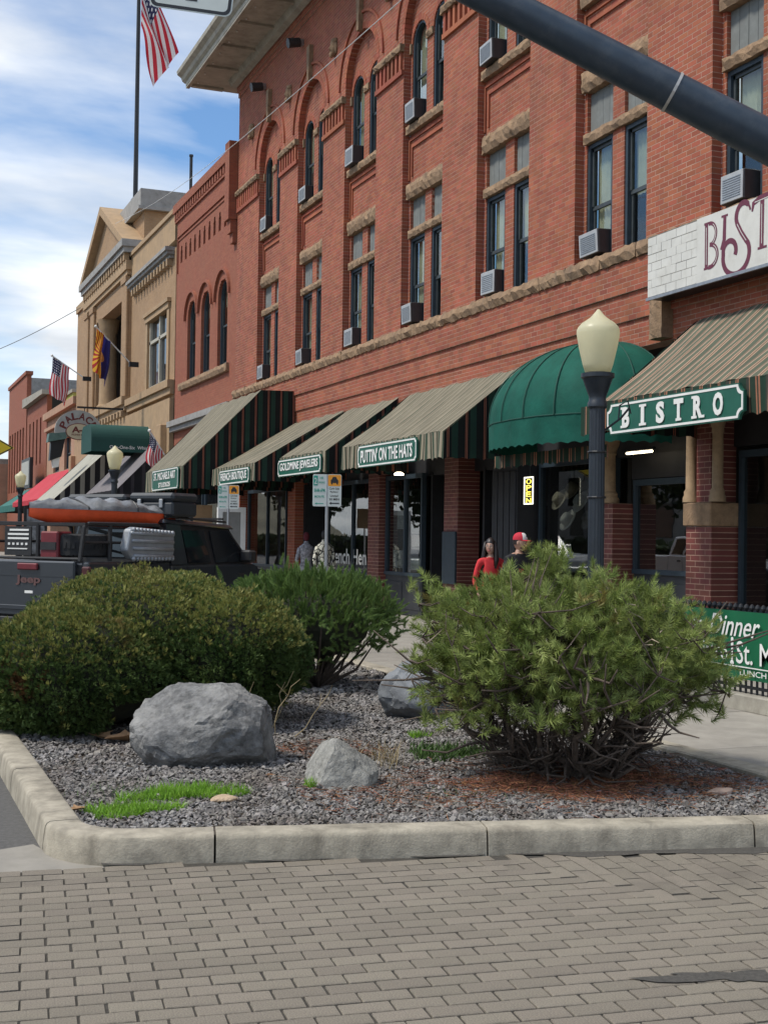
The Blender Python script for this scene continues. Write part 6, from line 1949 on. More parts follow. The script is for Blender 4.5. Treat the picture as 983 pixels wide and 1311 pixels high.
def parking_sign(loc, label, rz, H_=2.5):
    t = thing('parking_sign', label, 'sign', loc, 'parking signs along the kerb', local=True, rz=rz)
    b = MB(); b.tube([(0, .02, 0), (0, .02, H_)], .024, 8); b.build('post', m_metal, t)
    p1 = MB(); p1.prism(rrect(-.20, -.005, H_ - .45, H_, .025), 'y', 0, .004); b1 = MB()
    # boards lie in the xz plane, facing -y
    o1 = p1.build('time_board', m_sback, t)
    p2 = MB(); p2.prism(rrect(.005, .20, H_ - .45, H_, .025), 'y', 0, .004); o2 = p2.build('pickup_board', m_sback, t)
    b = MB(); b.prism(rrect(-.19, -.13, H_ - .16, H_ - .02, .01), 'y', -.002, 0); b.build('number_panel', m_sgreen, o1)
    lettering('2', (-.18, -.004, H_ - .14), (1, 0, 0), (0, 0, 1), .04, .09, m_sback, o1, bold=.02)
    X = lambda s_, x, z, w, h, m, o: lettering(s_, (x, -.004, z), (1, 0, 0), (0, 0, 1), w, h, m, o, bold=.02)
    X('HR', -.10, H_ - .07, .05, .035, m_sgreen, o1); X('PARKING', -.12, H_ - .13, .09, .03, m_sgreen, o1); X('8AM-6PM', -.18, H_ - .25, .15, .05, m_sgreen, o1); X('MON-FRI', -.17, H_ - .33, .13, .035, m_sgreen, o1)
    b = MB(); b.prism([(-.17, H_ - .41), (-.14, H_ - .395), (-.14, H_ - .405), (-.05, H_ - .405), (-.05, H_ - .415), (-.14, H_ - .415), (-.14, H_ - .425)], 'y', -.002, 0); b.build('arrow', m_sgreen, o1)
    b = MB(); b.prism(rrect(.012, .193, H_ - .165, H_ - .008, .02), 'y', -.002, 0); b.build('colour_panel', m_sorange, o2)
    b = MB(); b.prism([(.05, H_ - .12), (.05, H_ - .08), (.065, H_ - .07), (.08, H_ - .035), (.125, H_ - .035), (.14, H_ - .07), (.155, H_ - .08), (.155, H_ - .12)], 'y', -.004, -.002); b.box(.055, .075, -.004, -.002, H_ - .14, H_ - .12); b.box(.13, .15, -.004, -.002, H_ - .14, H_ - .12); b.build('car_symbol', m_black, o2)
    X('Curb Side', .03, H_ - .215, .14, .032, m_black, o2); X('Parking', .045, H_ - .265, .11, .032, m_black, o2); X('Limited', .045, H_ - .315, .11, .03, m_black, o2); X('30 MIN', .03, H_ - .365, .14, .032, m_black, o2)
    b = MB(); b.prism([(.03, H_ - .405), (.06, H_ - .385), (.06, H_ - .397), (.17, H_ - .397), (.17, H_ - .413), (.06, H_ - .413), (.06, H_ - .425)], 'y', -.002, 0); b.build('arrow', m_black, o2)
    return t


ps0 = parking_sign((6.0, 17.0, .15), 'nearest pair of parking sign plates on a post, beside the mugo pine', R(-20))
for (x, y, lab) in ((6.42, 23.8, 'parking sign post behind the pickup, in front of a white door frame'), (6.75, 30.7, 'farthest parking sign, just above the roof cases of the pickup')):
    o = copy_tree(ps0); o.location = (x, y, .22); o['label'] = lab
# sandwich boards and a white door frame on the far pavement
t = thing('door_frame', 'white painted door frame leaning by the shops behind the pickup', 'door', (8.2, 30.6, .15))
b = MB(); b.box(8.0, 8.12, 30.6, 30.7, .15, 2.45); b.box(8.58, 8.7, 30.6, 30.7, .15, 2.45); b.box(8.12, 8.58, 30.6, 30.7, 2.33, 2.45); b.build('frame', m_white, t); b = MB(); b.box(8.12, 8.58, 30.63, 30.66, .15, 2.33); b.build('panel', mat('grey_panel', (.24, .235, .22), .8, var=.1), t)
t = thing('cork_board', 'tan notice board on a stand under the tall far awning', 'notice board', (8.4, 33.5, .15)); b = MB(); b.box(8.1, 8.6, 33.5, 33.54, 2.0, 2.55); b.build('board', mat('cork', (.42, .27, .15), .9, var=.1), t); b = MB(); b.box(8.33, 8.37, 33.55, 33.58, .15, 2.5); b.box(8.1, 8.6, 33.4, 33.7, .15, .19); b.build('stand', m_white, t)
# mannequins by the boutique door


def mannequin(x, y, s_, cloth, label, cloth2=None):
    t = thing('mannequin', label, 'mannequin', (x, y, .15))
    pr = [(.24, .45), (.22, .6), (.16, .95), (.135, 1.05), (.16, 1.2), (.185, 1.35), (.17, 1.42), (.07, 1.49), (.05, 1.55)]
    b = MB(); b.lathe([(r_ * s_, z * s_) for r_, z in pr], (x, y, .15), 18, sx=1.0, sy=.72); b.build('dress', cloth, t, smooth=True)
    for sg in (-1, 1):
        b = MB(); b.tube([(x + sg * .17 * s_, y, .15 + 1.38 * s_), (x + sg * .24 * s_, y, .15 + 1.1 * s_), (x + sg * .22 * s_, y - .05, .15 + .85 * s_)], [.05, .045, .03], 8); b.build('sleeve', cloth, t, smooth=True)
    b = MB(); b.tube([(x, y, .15), (x, y, .15 + .5 * s_)], .02, 8); b.lathe([(.18, 0), (.17, .03), (.03, .04)], (x, y, .15), 16); b.build('stand', m_black, t)
    b = MB(); b.ball((x, y, .15 + 1.66 * s_), .075, .085, .11, 12, 8); b.build('head_form', cloth2 or m_dark, t, smooth=True)
    return t


m_pat = bpy.data.materials.new('cell_print'); m_pat.use_nodes = True
_t = m_pat.node_tree; _b = _t.nodes['Principled BSDF']; _b.inputs['Roughness'].default_value = .85
_v = nn(_t, 'ShaderNodeTexVoronoi'); _v.feature = 'DISTANCE_TO_EDGE'; _v.inputs['Scale'].default_value = 9; _tc = nn(_t, 'ShaderNodeTexCoord'); _t.links.new(_tc.outputs['Object'], _v.inputs['Vector'])
_r = nn(_t, 'ShaderNodeValToRGB'); _r.color_ramp.interpolation = 'CONSTANT'; _r.color_ramp.elements[0].color = (.01, .01, .01, 1); _r.color_ramp.elements[1].position = .07; _r.color_ramp.elements[1].color = (.62, .6, .5, 1)
_t.links.new(_v.outputs['Distance'], _r.inputs[0]); _t.links.new(_r.outputs[0], _b.inputs['Base Color'])
mannequin(9.75, 27.75, 1.0, m_pat, 'mannequin in a cream dress with black cell pattern beside the parking sign')
mannequin(9.7, 28.9, .97, mat('mottled_cloth', (.30, .29, .31), .9, var=.7, scale=18), 'mannequin in a mottled grey and maroon dress', mat('maroon_felt', (.10, .012, .02), .9))
mannequin(10.9, 27.2, 1.02, mat('charcoal_cloth', (.06, .06, .065), .9), 'mannequin in a plain dark coat behind the boutique glass')

# ---------------------------------------------------------------- signal arm overhead and the sign hanging from it
m_arm = mat('signal_arm_paint', (.030, .046, .066), .40, var=.15, scale=6, stain=(.09, .10, .11), sscale=7, samt=.5)
ar = thing('signal_arm', 'dark blue grey signal mast arm crossing overhead', 'signal arm', (7.6, 6.6, 3.7))
A0, A1 = Vector((7.8, 6.55, 3.53)), Vector((1.9, 8.9, 6.72))
b = MB(); b.tube([A0.lerp(A1, k / 20) for k in range(21)], [.174 - .08 * k / 20 for k in range(21)], 20); b.build('arm', m_arm, ar, smooth=True)
q = A0.lerp(A1, .44); dn = (A1 - A0).normalized()
b = MB(); b.tube([q, q + dn * .02], .1445, 20); b.tube([q - Vector((0, 0, .0)) + dn * .01 + Vector((0, 0, .12)), q + dn * .03 + Vector((0, 0, .16))], .02, 6); b.build('strap', mat('strap_steel', (.5, .48, .45), .5, metal=.5), ar)
ss = thing('hanging_street_sign', 'pale sign with black rounded border hanging at the top', 'sign', (2.7, 11.7, 6.62))
u = Vector((.93, -.34, -.115)).normalized(); v = Vector((.11, .0, .99)).normalized(); O2 = Vector((2.36, 11.86, 6.69)); n_ = u.cross(v)
Q = lambda a, c_, e=0.0: O2 + u * a + v * c_ + n_ * e


def plate(mb, pts, d0, d1):
    n = len(pts); mb.add([Q(*p, d0) for p in pts] + [Q(*p, d1) for p in pts], [tuple(range(n - 1, -1, -1)), tuple(range(n, 2 * n))] + [(i, (i + 1) % n, n + (i + 1) % n, n + i) for i in range(n)])


b = MB(); plate(b, rrect(0, .77, 0, .62, .07), -.004, 0); b.build('plate', m_sback, ss)
o_, i_ = rrect(.012, .758, .012, .608, .062), rrect(.042, .728, .042, .578, .045); b = MB(); n = len(o_)
for k in range(n): plate(b, [o_[k], o_[(k + 1) % n], i_[(k + 1) % n], i_[k]], 0, .002)
b.build('border', m_black, ss)
b = MB(); plate(b, [(.33, .105), (.44, .105), (.44, .30), (.5, .30), (.385, .46), (.27, .30), (.33, .30)], 0, .002); b.build('symbol', m_black, ss)
b = MB(); b.tube([Q(.2, .62), Q(.2, .9)], .02, 6); b.tube([Q(.57, .62), Q(.57, .9)], .02, 6); b.tube([Q(-.2, .9), Q(2.0, .9)], .04, 8); b.build('hanger', m_arm, ss)
# warning sign at the left edge
wsn = thing('warning_sign', 'yellow diamond warning sign cut by the edge of the picture', 'sign', (2.55, 31.2, 0))
b = MB(); b.prism([(2.62, 3.38), (3.24, 3.73), (2.62, 4.08), (2.0, 3.73)], 'y', 31.1, 31.105); b.xf(Matrix.Identity(4)); b.build('plate', mat('warning_yellow', (.80, .58, .02), .5), wsn)
b = MB()
for a, c_ in (((2.62, 3.41), (3.20, 3.73)), ((3.20, 3.73), (2.62, 4.05)), ((2.62, 4.05), (2.04, 3.73)), ((2.04, 3.73), (2.62, 3.41))):
    dx, dz = c_[0] - a[0], c_[1] - a[1]; L_ = math.hypot(dx, dz); nx, nz = -dz / L_ * .012, dx / L_ * .012
    b.add([(a[0] + nx, 31.096, a[1] + nz), (c_[0] + nx, 31.096, c_[1] + nz), (c_[0] - nx, 31.096, c_[1] - nz), (a[0] - nx, 31.096, a[1] - nz)], [(0, 1, 2, 3)])
b.build('border', m_black, wsn); b = MB(); b.tube([(2.57, 31.13, 0), (2.57, 31.13, 3.9)], .03, 8); b.build('post', m_metal, wsn)
# overhead wires
for (p0, p1, sag, r_, lab) in (((8.2, 46.5, 12.9), (5.2, 11.0, 7.45), .35, .006, 'thin pale wire slanting across the hotel front'), ((3.0, 62, 9.0), (9.3, 61.5, 12.35), .25, .016, 'thin dark wire in the sky beside the pediment')):
    p0, p1 = Vector(p0), Vector(p1); b = MB(); b.tube([p0.lerp(p1, k / 16) - Vector((0, 0, sag * math.sin(PI * k / 16))) for k in range(17)], r_, 5)
    tag(b.build('overhead_wire', m_white if r_ < .014 else m_black), lab, 'wire', 'overhead wires')

# ---------------------------------------------------------------- loaded pickup (rear toward the viewer)
m_body = mat('gunmetal_paint', (.040, .046, .054), .32, var=.08, scale=2, metal=.35, coat=.6)
m_plast = mat('black_plastic', (.018, .018, .019), .6, var=.2, scale=12, bump=.2, bscale=120)
m_rubber = mat('tyre_rubber', (.022, .022, .023), .85, var=.2, scale=20)
m_carglass = mat('car_glass', (.012, .014, .016), .04, spec=.7)
m_rim = mat('wheel_rim', (.10, .10, .105), .4, metal=.8)
m_red = mat('red_lens', (.35, .012, .015), .25, coat=.5); m_redbag = mat('red_case', (.15, .016, .022), .5, var=.2)
tr = thing('pickup_truck', 'dark grey four door pickup with a loaded bed rack, parked behind the juniper', 'pickup truck', (2.0, 17.15, 0), local=True, rz=R(40))
W = .93


def bodyprism(poly, y0, y1, name, m, parent=tr, c=.03):
    b = MB(); b.prism(poly, 'y', y0, y1); o = b.build(name, m, parent); bv = o.modifiers.new('soft', 'BEVEL'); bv.width = c; bv.segments = 2; bv.limit_method = 'ANGLE'; return o


# bed
for sg in (-1, 1):
    y0, y1 = (-W, -W + .12) if sg < 0 else (W - .12, W)
    bodyprism([(.06, .62), (.35, .62), (.42, .95), (.75, 1.08), (1.15, 1.05), (1.32, .70), (1.74, .62), (1.74, 1.40), (.06, 1.42)], y0, y1, 'bed_side', m_body)
    b = MB(); b.prism([(.30, .60), (.36, .98), (.72, 1.14), (1.18, 1.10), (1.38, .68), (1.30, .66), (1.12, 1.02), (.75, 1.06), (.44, .93), (.38, .6)], 'y', sg * W, sg * (W + .13)); b.build('fender_flare', m_plast, tr)
    b = MB(); b.cbox(.0, .06, sg * .93 - .07, sg * .93 + .07, 1.0, 1.36, .02); b.build('tail_light', mat('smoked_lens', (.06, .012, .012), .25), tr)
b = MB(); b.box(.05, 1.7, -.8, .8, .75, .82); b.build('bed_floor', m_plast, tr)
tg = MB(); tg.cbox(-.01, .06, -.76, .76, .70, 1.42, .02); tgo = tg.build('tailgate', m_body, tr)
b = MB(); b.cbox(-.028, -.008, -.70, .70, .78, .84, .006); b.box(-.016, -.008, -.72, .72, 1.22, 1.235); b.build('crease', m_body, tgo)
b = MB(); b.cbox(-.05, -.008, -.17, .17, 1.30, 1.385, .012); b.build('handle', m_redbag, tgo)
lettering('Jeep', (-.014, .21, 1.10), (0, -1, 0), (0, 0, 1), .42, .13, mat('badge_red', (.12, .06, .055), .4), tgo, bold=.03, depth=.008)
b = MB(); b.cbox(-.016, -.006, -.08, .06, .995, 1.03, .003); b.build('badge', m_white, tgo)
b = MB(); b.cbox(-.2, .02, -.9, .9, .50, .66, .03); b.cbox(-.21, -.15, -.3, .3, .62, .7, .01); b.build('rear_bumper', m_plast, tr)
b = MB(); b.cbox(-.215, -.2, -.72, -.42, .52, .66, .004); b.build('licence_plate', m_white, tr)
# cab
side = [(1.76, .60), (3.60, .60), (3.60, .75), (3.95, .98), (3.95, 1.30), (3.78, 1.36), (1.76, 1.36)]
bodyprism(side, -W, W, 'cab_lower', m_body, c=.04)
b = MB(); lo, hi = [(1.77, -.90), (3.80, -.90), (3.80, .90), (1.77, .90)], [(1.82, -.74), (3.35, -.74), (3.35, .74), (1.82, .74)]
b.add([(x, y, 1.34) for x, y in lo] + [(x, y, 1.95 if x < 2 else 1.88) for x, y in hi], [(0, 1, 5, 4), (1, 2, 6, 5), (2, 3, 7, 6), (3, 0, 4, 7), (4, 5, 6, 7)]); co_ = b.build('cab_glasshouse', m_plast, tr)
b = MB(); b.add([(1.76, -.80, 1.93), (3.48, -.80, 1.86), (3.48, .80, 1.86), (1.76, .80, 1.93), (1.80, -.76, 2.0), (3.40, -.76, 1.93), (3.40, .76, 1.93), (1.80, .76, 2.0)], [(0, 3, 2, 1), (4, 5, 6, 7), (0, 1, 5, 4), (1, 2, 6, 5), (2, 3, 7, 6), (3, 0, 4, 7)]); o = b.build('roof', m_body, tr); bv = o.modifiers.new('soft', 'BEVEL'); bv.width = .03; bv.segments = 2


def sp(x, z, sg, off=.0):      # point on the inclined side glass plane
    f = (z - 1.34) / .6; return (x, sg * (.902 - .16 * f + off), z)


for sg in (-1, 1):
    for (x0, x1, x2, x3) in ((2.18, 2.72, 2.70, 2.18), (2.84, 3.66, 3.30, 2.84)):
        b = MB(); b.add([sp(x0, 1.38, sg, .004), sp(x1, 1.38, sg, .004), sp(x2, 1.84, sg, .004), sp(x3, 1.84, sg, .004), sp(x0, 1.38, sg, .02), sp(x1, 1.38, sg, .02), sp(x2, 1.84, sg, .02), sp(x3, 1.84, sg, .02)], [(0, 1, 2, 3), (7, 6, 5, 4), (0, 4, 5, 1), (1, 5, 6, 2), (2, 6, 7, 3), (3, 7, 4, 0)]); b.build('side_window', m_carglass, tr)
    b = MB(); b.add([sp(x, z, sg, o_) for o_ in (.004, .03) for x, z in ((1.78, 1.36), (2.14, 1.36), (2.14, 1.92), (1.82, 1.92))], [(0, 1, 2, 3), (7, 6, 5, 4), (0, 4, 5, 1), (1, 5, 6, 2), (2, 6, 7, 3), (3, 7, 4, 0)]); b.build('rear_pillar', m_body, tr)
    for xd in (2.12, 2.78): b = MB(); b.box(xd, xd + .008, sg * (W + .001) - .003, sg * (W + .001) + .003, .7, 1.34); b.build('door_seam', m_black, tr)
    for xd in (2.62, 3.5): b = MB(); b.cbox(xd - .12, xd + .05, sg * W - .02, sg * W + .03, 1.18, 1.22, .008); b.build('door_handle', m_plast, tr)
    b = MB(); b.cbox(3.45, 3.62, sg * 1.0 - .1, sg * 1.0 + .1, 1.38, 1.56, .03); b.box(3.5, 3.56, min(sg * .85, sg * .92), max(sg * .85, sg * .92), 1.42, 1.46); b.build('side_mirror', m_plast, tr)
    b = MB(); b.cbox(4.05, 4.95, sg * .78 - .2 if sg > 0 else -1.03, 1.03 if sg > 0 else -.58, .95, 1.06, .03); b.build('front_fender', m_plast, tr)
    b = MB(); b.cbox(1.9, 3.6, sg * .97 - .08, sg * .97 + .08, .40, .48, .02); b.build('side_step', m_plast, tr)
b = MB(); b.add([(3.86, -.80, 1.36), (3.86, .80, 1.36), (3.44, .70, 1.87), (3.44, -.70, 1.87)], [(0, 1, 2, 3)]); b.build('windscreen', m_carglass, tr)
b = MB(); b.add([(1.765, -.62, 1.45), (1.765, .62, 1.45), (1.80, .58, 1.86), (1.80, -.58, 1.86)], [(0, 1, 2, 3)]); b.build('rear_window', m_carglass, tr)
bodyprism([(3.9, .75), (5.2, .75), (5.25, 1.05), (5.2, 1.18), (3.9, 1.33)], -.62, .62, 'hood', m_body)
b = MB(); b.cbox(5.2, 5.30, -.62, .62, .72, 1.16, .03)
for k in range(7): b.cbox(5.30, 5.315, -.33 + k * .1, -.27 + k * .1, .82, 1.10, .005)
b.build('grille', m_plast, tr)
for sg in (-1, 1): b = MB(); b.tube([(5.28, sg * .47, .98), (5.33, sg * .47, .98)], .1, 16); b.build('headlight', mat('headlight_glass', (.7, .7, .7), .1), tr)
b = MB(); b.cbox(5.3, 5.55, -.85, .85, .50, .66, .03); b.build('front_bumper', m_plast, tr)
b = MB(); b.box(.3, 5.1, -.4, .4, .42, .6); b.build('chassis', m_plast, tr)


def wheel(parent, c, axis='y', r_=.42, w_=.28, name='wheel'):
    prof = [(-w_ / 2, r_ * .62), (-w_ / 2, r_ * .9), (-w_ * .42, r_ * .98), (0, r_), (w_ * .42, r_ * .98), (w_ / 2, r_ * .9), (w_ / 2, r_ * .62)]
    b = MB(); n = 40; vs = []
    for h_, rr in prof:
        for k in range(n):
            a = 2 * PI * k / n; e = rr * (1 + (.018 if (k % 2 and rr > r_ * .95) else 0)); vs.append((h_, e * math.cos(a), e * math.sin(a)))
    fs = [(i * n + k, i * n + (k + 1) % n, (i + 1) * n + (k + 1) % n, (i + 1) * n + k) for i in range(len(prof) - 1) for k in range(n)]
    perm = (lambda p: (p[1] + c[0], p[0] + c[1], p[2] + c[2])) if axis == 'y' else (lambda p: (p[1] + c[0], p[2] + c[1], p[0] + c[2]))
    b.add([perm(p) for p in vs], fs); o = b.build('tyre' if name == 'wheel' else name, m_rubber, parent)
    lug = MB()
    for k in range(44):
        for sgn, h_ in ((0, -.30), (1, 0.0), (0, .30)):
            a = 2 * PI * (k + .5 * sgn) / 44; hw, hl = .115 * w_ * 1.15, r_ * .045
            q_ = []
            for (dh, dl, dr) in ((-1, -1, 0), (1, -1, 0), (1, 1, 0), (-1, 1, 0), (-1, -1, 1), (1, -1, 1), (1, 1, 1), (-1, 1, 1)):
                rr = r_ * (.985 + .035 * dr) - (.012 if abs(h_) > .1 else 0); aa = a + (dl * hl + dh * .25 * hl) / r_; q_.append(perm((h_ * w_ + dh * hw, rr * math.cos(aa), rr * math.sin(aa))))
            lug.add(q_, [(4, 5, 6, 7), (0, 1, 5, 4), (1, 2, 6, 5), (2, 3, 7, 6), (3, 0, 4, 7)])
    lug.build('tread', m_rubber, o)
    b = MB(); pr = [(-.05, r_ * .64), (.02, r_ * .62), (.03, r_ * .5), (.0, r_ * .3), (.05, r_ * .16), (.055, .01)]; vs = []
    for sgn in (1,):
        for h_, rr in pr:
            for k in range(24): a = 2 * PI * k / 24; vs.append(perm((h_, rr * math.cos(a), rr * math.sin(a))))
    b.add(vs, [(i * 24 + k, i * 24 + (k + 1) % 24, (i + 1) * 24 + (k + 1) % 24, (i + 1) * 24 + k) for i in range(len(pr) - 1) for k in range(24)]); b.build('rim', m_rim, o)
    return o


for x in (.85, 4.45):
    for sg in (-1, 1): wheel(tr, (x, sg * .86, .42))
# bed rack
b = MB()
for y in (-.80, .80):
    b.tube([(.05, y, 1.42), (.12, y, 1.86), (.2, y, 1.90), (1.6, y, 1.90), (1.68, y, 1.86), (1.72, y, 1.42)], .028, 8)
    b.tube([(.10, y, 1.66), (1.70, y, 1.66)], .02, 6); b.tube([(.62, y, 1.42), (.62, y, 1.9)], .028, 8)
for x in (.14, .6, 1.1, 1.62): b.box(x - .025, x + .025, -.82, .82, 1.875, 1.915)
b.build('bed_rack', m_plast, tr)
b = MB(); b.tube([(.13, -.02, 1.42), (.13, -.02, 1.9)], .028, 8); b.tube([(.06, -.8, 1.45), (.06, .8, 1.45)], .02, 8); b.build('rack_upright', m_plast, tr)
rp = MB(); rp.box(.09, .105, .06, .52, 1.48, 1.86); rpo = rp.build('rack_panel', m_plast, tr)
for k in range(3): b = MB(); b.box(.082, .09, .10, .46 - .03 * (k == 0), 1.80 - k * .055, 1.825 - k * .055); b.build('stripe', m_white, rpo)
for k in range(5): b = MB(); b.box(.082, .09, .12 + k * .075, .155 + k * .075, 1.615, 1.645); b.build('star', m_white, rpo)
b = MB(); b.box(.082, .09, .12, .47, 1.56, 1.575); b.build('stripe', m_white, rpo)
# load
tyre = wheel(None, (0, 0, 0), 'z', .41, .30, 'spare_tyre')
tyre.location = Vector((2.66, 17.27, 1.62)); tag(tyre, 'black spare tyre lying flat in the pickup bed rack', 'tyre')
CT, ST = math.cos(R(40)), math.sin(R(40))
TP = lambda x, y, z: (2.0 + x * CT - y * ST, 17.15 + x * ST + y * CT, z)
TM = Matrix.Translation((2.0, 17.15, 0)) @ Matrix.Rotation(R(40), 4, 'Z')
rc = thing('red_case', 'dark red box in the pickup bed beside the spare tyre', 'case', TP(.25, -.18, 1.42)); b = MB(); b.cbox(.12, .40, -.36, -.06, 1.43, 1.80, .02); b.xf(TM); b.build('case', m_redbag, rc); b = MB(); b.box(.105, .12, -.34, -.08, 1.56, 1.66); b.xf(TM); b.build('latch_band', m_plast, rc)
m_alu = mat('ribbed_aluminium', (.30, .32, .34), .5, var=.12, scale=8, metal=.35)
jc = thing('ribbed_box', 'grey ribbed plastic panel strapped to the side of the bed rack', 'panel', TP(1.2, -.95, 1.4))
b = MB(); pts = [(.72, 1.56), (.80, 1.84), (.90, 1.87), (1.66, 1.83), (1.74, 1.76), (1.74, 1.50), (1.64, 1.43), (.86, 1.44)]; b.prism(pts, 'y', -1.0, -.86); b.xf(TM); o = b.build('shell', m_alu, jc); bv = o.modifiers.new('soft', 'BEVEL'); bv.width = .035; bv.segments = 3
for z in (1.49, 1.59, 1.69, 1.79):
    b = MB(); b.tube([(.84 - (z - 1.6) * .2, -1.0, z), (1.7, -1.0, z - .02)], .026, 8); b.xf(TM); b.build('rib', m_alu, jc, smooth=True)
for k in range(12):
    b = MB(); x = .86 + k * .075; b.ball((x, -1.0, 1.835 - (x - .86) * .05), .032, .035, .035, 8, 6); b.ball((x, -1.0, 1.45), .032, .035, .035, 8, 6); b.xf(TM); b.build('stud', m_alu, jc, smooth=True)
# covered boat-shaped bag on top
m_orange = mat('orange_canvas', (.80, .10, .025), .6, var=.12, scale=6, bump=.3, bscale=8); m_tarp = mat('grey_tarp', (.17, .175, .18), .4, var=.45, scale=4, bump=1.0, bscale=6)
kb = thing('covered_raft', 'orange raft under a grey tarp lashed on top of the bed rack', 'raft', TP(1.1, -.2, 1.92))
K0, K1 = Vector((.08, .10, 2.10)), Vector((2.25, -.60, 2.06)); kd = (K1 - K0); kn = Vector((-kd.y, kd.x, 0)).normalized()


def hull(u, v, lo_):
    w_ = .40 * (max(0, math.sin(PI * min(1, .004 + u * .985))) ** .8); a = PI * v
    c_ = K0 + kd * u
    if lo_: return c_ + kn * (-w_ * math.cos(a)) + Vector((0, 0, -(.21 * math.sin(a) ** .7) * (.5 + .5 * min(1, w_ * 4))))
    return c_ + kn * (-w_ * 1.03 * math.cos(a)) + Vector((0, 0, (.16 * math.sin(a) ** .8 * (.35 + .65 * min(1, w_ * 3.2)) * (1 + .30 * math.sin(u * 13 + v * 4) + .22 * math.sin(u * 29 + v * 9) + .12 * math.sin(u * 61 - v * 13))) * (1 - .3 * u)))


b = MB(); b.grid(lambda u, v: hull(u, v, True), 40, 12); b.xf(TM); b.build('hull', m_orange, kb, smooth=True)
b = MB(); b.grid(lambda u, v: hull(u, v, False), 60, 14); b.xf(TM); b.build('tarp', m_tarp, kb, smooth=True)
for u in (.3, .62, .86):
    b = MB(); b.tube([hull(u, k / 12, False) + Vector((0, 0, .008)) for k in range(13)], .012, 5); b.xf(TM); b.build('strap', m_black, kb)
# roof cases
m_case = mat('roof_case', (.030, .036, .042), .5, var=.15, scale=6)
for k, (x0, x1, y0, y1, z0, z1, lab) in enumerate([(1.80, 2.42, -.06, .98, 2.03, 2.34, 'long dark roof case on the driver side of the pickup roof'), (1.86, 2.44, -.86, -.10, 2.03, 2.36, 'shorter dark roof case nearest the pavement on the pickup roof')]):
    t = thing('roof_case', lab, 'case', TP((x0 + x1) / 2, (y0 + y1) / 2, z0), 'cases on the pickup roof')
    b = MB(); b.cbox(x0, x1, y0, y1, z0, z0 + (z1 - z0) * .62, .03); b.xf(TM); b.build('lower_shell', m_case, t)
    b = MB(); b.cbox(x0 - .012, x1 + .012, y0 - .012, y1 + .012, z0 + (z1 - z0) * .64, z1, .04); b.xf(TM); b.build('lid', m_case, t)
    for q in (.25, .75):
        b = MB(); y = y0 + (y1 - y0) * q; b.cbox(x0 - .03, x0, y - .03, y + .03, z0 + .12, z0 + .24, .006); b.xf(TM); b.build('latch', m_metal, t)
b = MB()
for x in (1.9, 2.35, 3.2): b.box(x - .02, x + .02, -.76, .76, 2.0, 2.03)
for y in (-.74, .74): b.tube([(1.85, y, 2.03), (3.3, y, 1.97)], .018, 6)
b.build('roof_rack', m_plast, tr)

# ---------------------------------------------------------------- white pickup across the street, mirrored in the bistro window
m_wpaint = mat('white_car_paint', (.70, .71, .70), .25, coat=.6)
wt = thing('white_pickup', 'white pickup mirrored in the bistro window', 'pickup truck', (-3.4, 36.9, 0), local=True, rz=R(-90))


def wprism(poly, y0, y1, name, m, c=.05):
    b = MB(); b.prism(poly, 'y', y0, y1); o = b.build(name, m, wt); bv = o.modifiers.new('soft', 'BEVEL'); bv.width = c; bv.segments = 3; bv.limit_method = 'ANGLE'; return o


wprism([(0, .62), (.45, .6), (.55, .95), (.85, 1.1), (1.2, .95), (1.32, .6), (3.95, .55), (4.1, .95), (4.4, 1.1), (4.75, .95), (4.88, .6), (5.6, .6), (5.7, .95), (5.55, 1.18), (4.1, 1.28), (3.9, 1.32), (1.98, 1.32), (1.9, 1.3), (0, 1.3)], -.98, .98, 'body', m_wpaint)
b = MB(); lo, hi = [(1.95, -.93), (4.05, -.93), (4.05, .93), (1.95, .93)], [(2.1, -.76), (3.4, -.76), (3.4, .76), (2.1, .76)]
b.add([(x, y, 1.28) for x, y in lo] + [(x, y, 1.92) for x, y in hi], [(0, 1, 5, 4), (1, 2, 6, 5), (2, 3, 7, 6), (3, 0, 4, 7), (4, 5, 6, 7)]); o = b.build('cab', m_wpaint, wt); bv = o.modifiers.new('soft', 'BEVEL'); bv.width = .06; bv.segments = 3
for sg in (-1, 1):
    for pts in ([(2.18, 1.36), (2.78, 1.36), (2.76, 1.84), (2.28, 1.84)], [(2.88, 1.36), (3.82, 1.36), (3.38, 1.84), (2.87, 1.84)]):
        b = MB(); b.add([(x, sg * (.935 - .27 * (z - 1.28) + o_), z) for o_ in (.0, .012) for x, z in pts], [(0, 1, 2, 3), (7, 6, 5, 4), (0, 4, 5, 1), (1, 5, 6, 2), (2, 6, 7, 3), (3, 7, 4, 0)]); b.build('side_window', m_carglass, wt)
    b = MB(); b.cbox(3.5, 3.66, sg * 1.06 - .12, sg * 1.06 + .12, 1.34, 1.58, .03); b.build('side_mirror', m_wpaint, wt)
    for xd in (2.0, 2.82, 3.85): b = MB(); b.box(xd, xd + .012, sg * .981 - .004, sg * .981 + .004, .7, 1.28); b.build('door_seam', m_black, wt)
    for xd in (2.7, 3.7): b = MB(); b.cbox(xd - .14, xd + .03, sg * .985 - .02, sg * .985 + .02, 1.12, 1.17, .008); b.build('door_handle', m_plast, wt)
    for x in (.87, 4.42): wheel(wt, (x, sg * .86, .4), r_=.4)
b = MB(); b.cbox(5.55, 5.8, -.96, .96, .5, .72, .04); b.build('front_bumper', m_metal, wt); b = MB(); b.cbox(-.12, .05, -.96, .96, .5, .7, .04); b.build('rear_bumper', m_metal, wt)

for (y, lab) in ((48.6, 'white pickup mirrored in the hat shop window'), (61.5, 'white pickup mirrored in the far shop windows')):
    o = copy_tree(wt); o.location = (-3.6, y, 0); o['label'] = lab
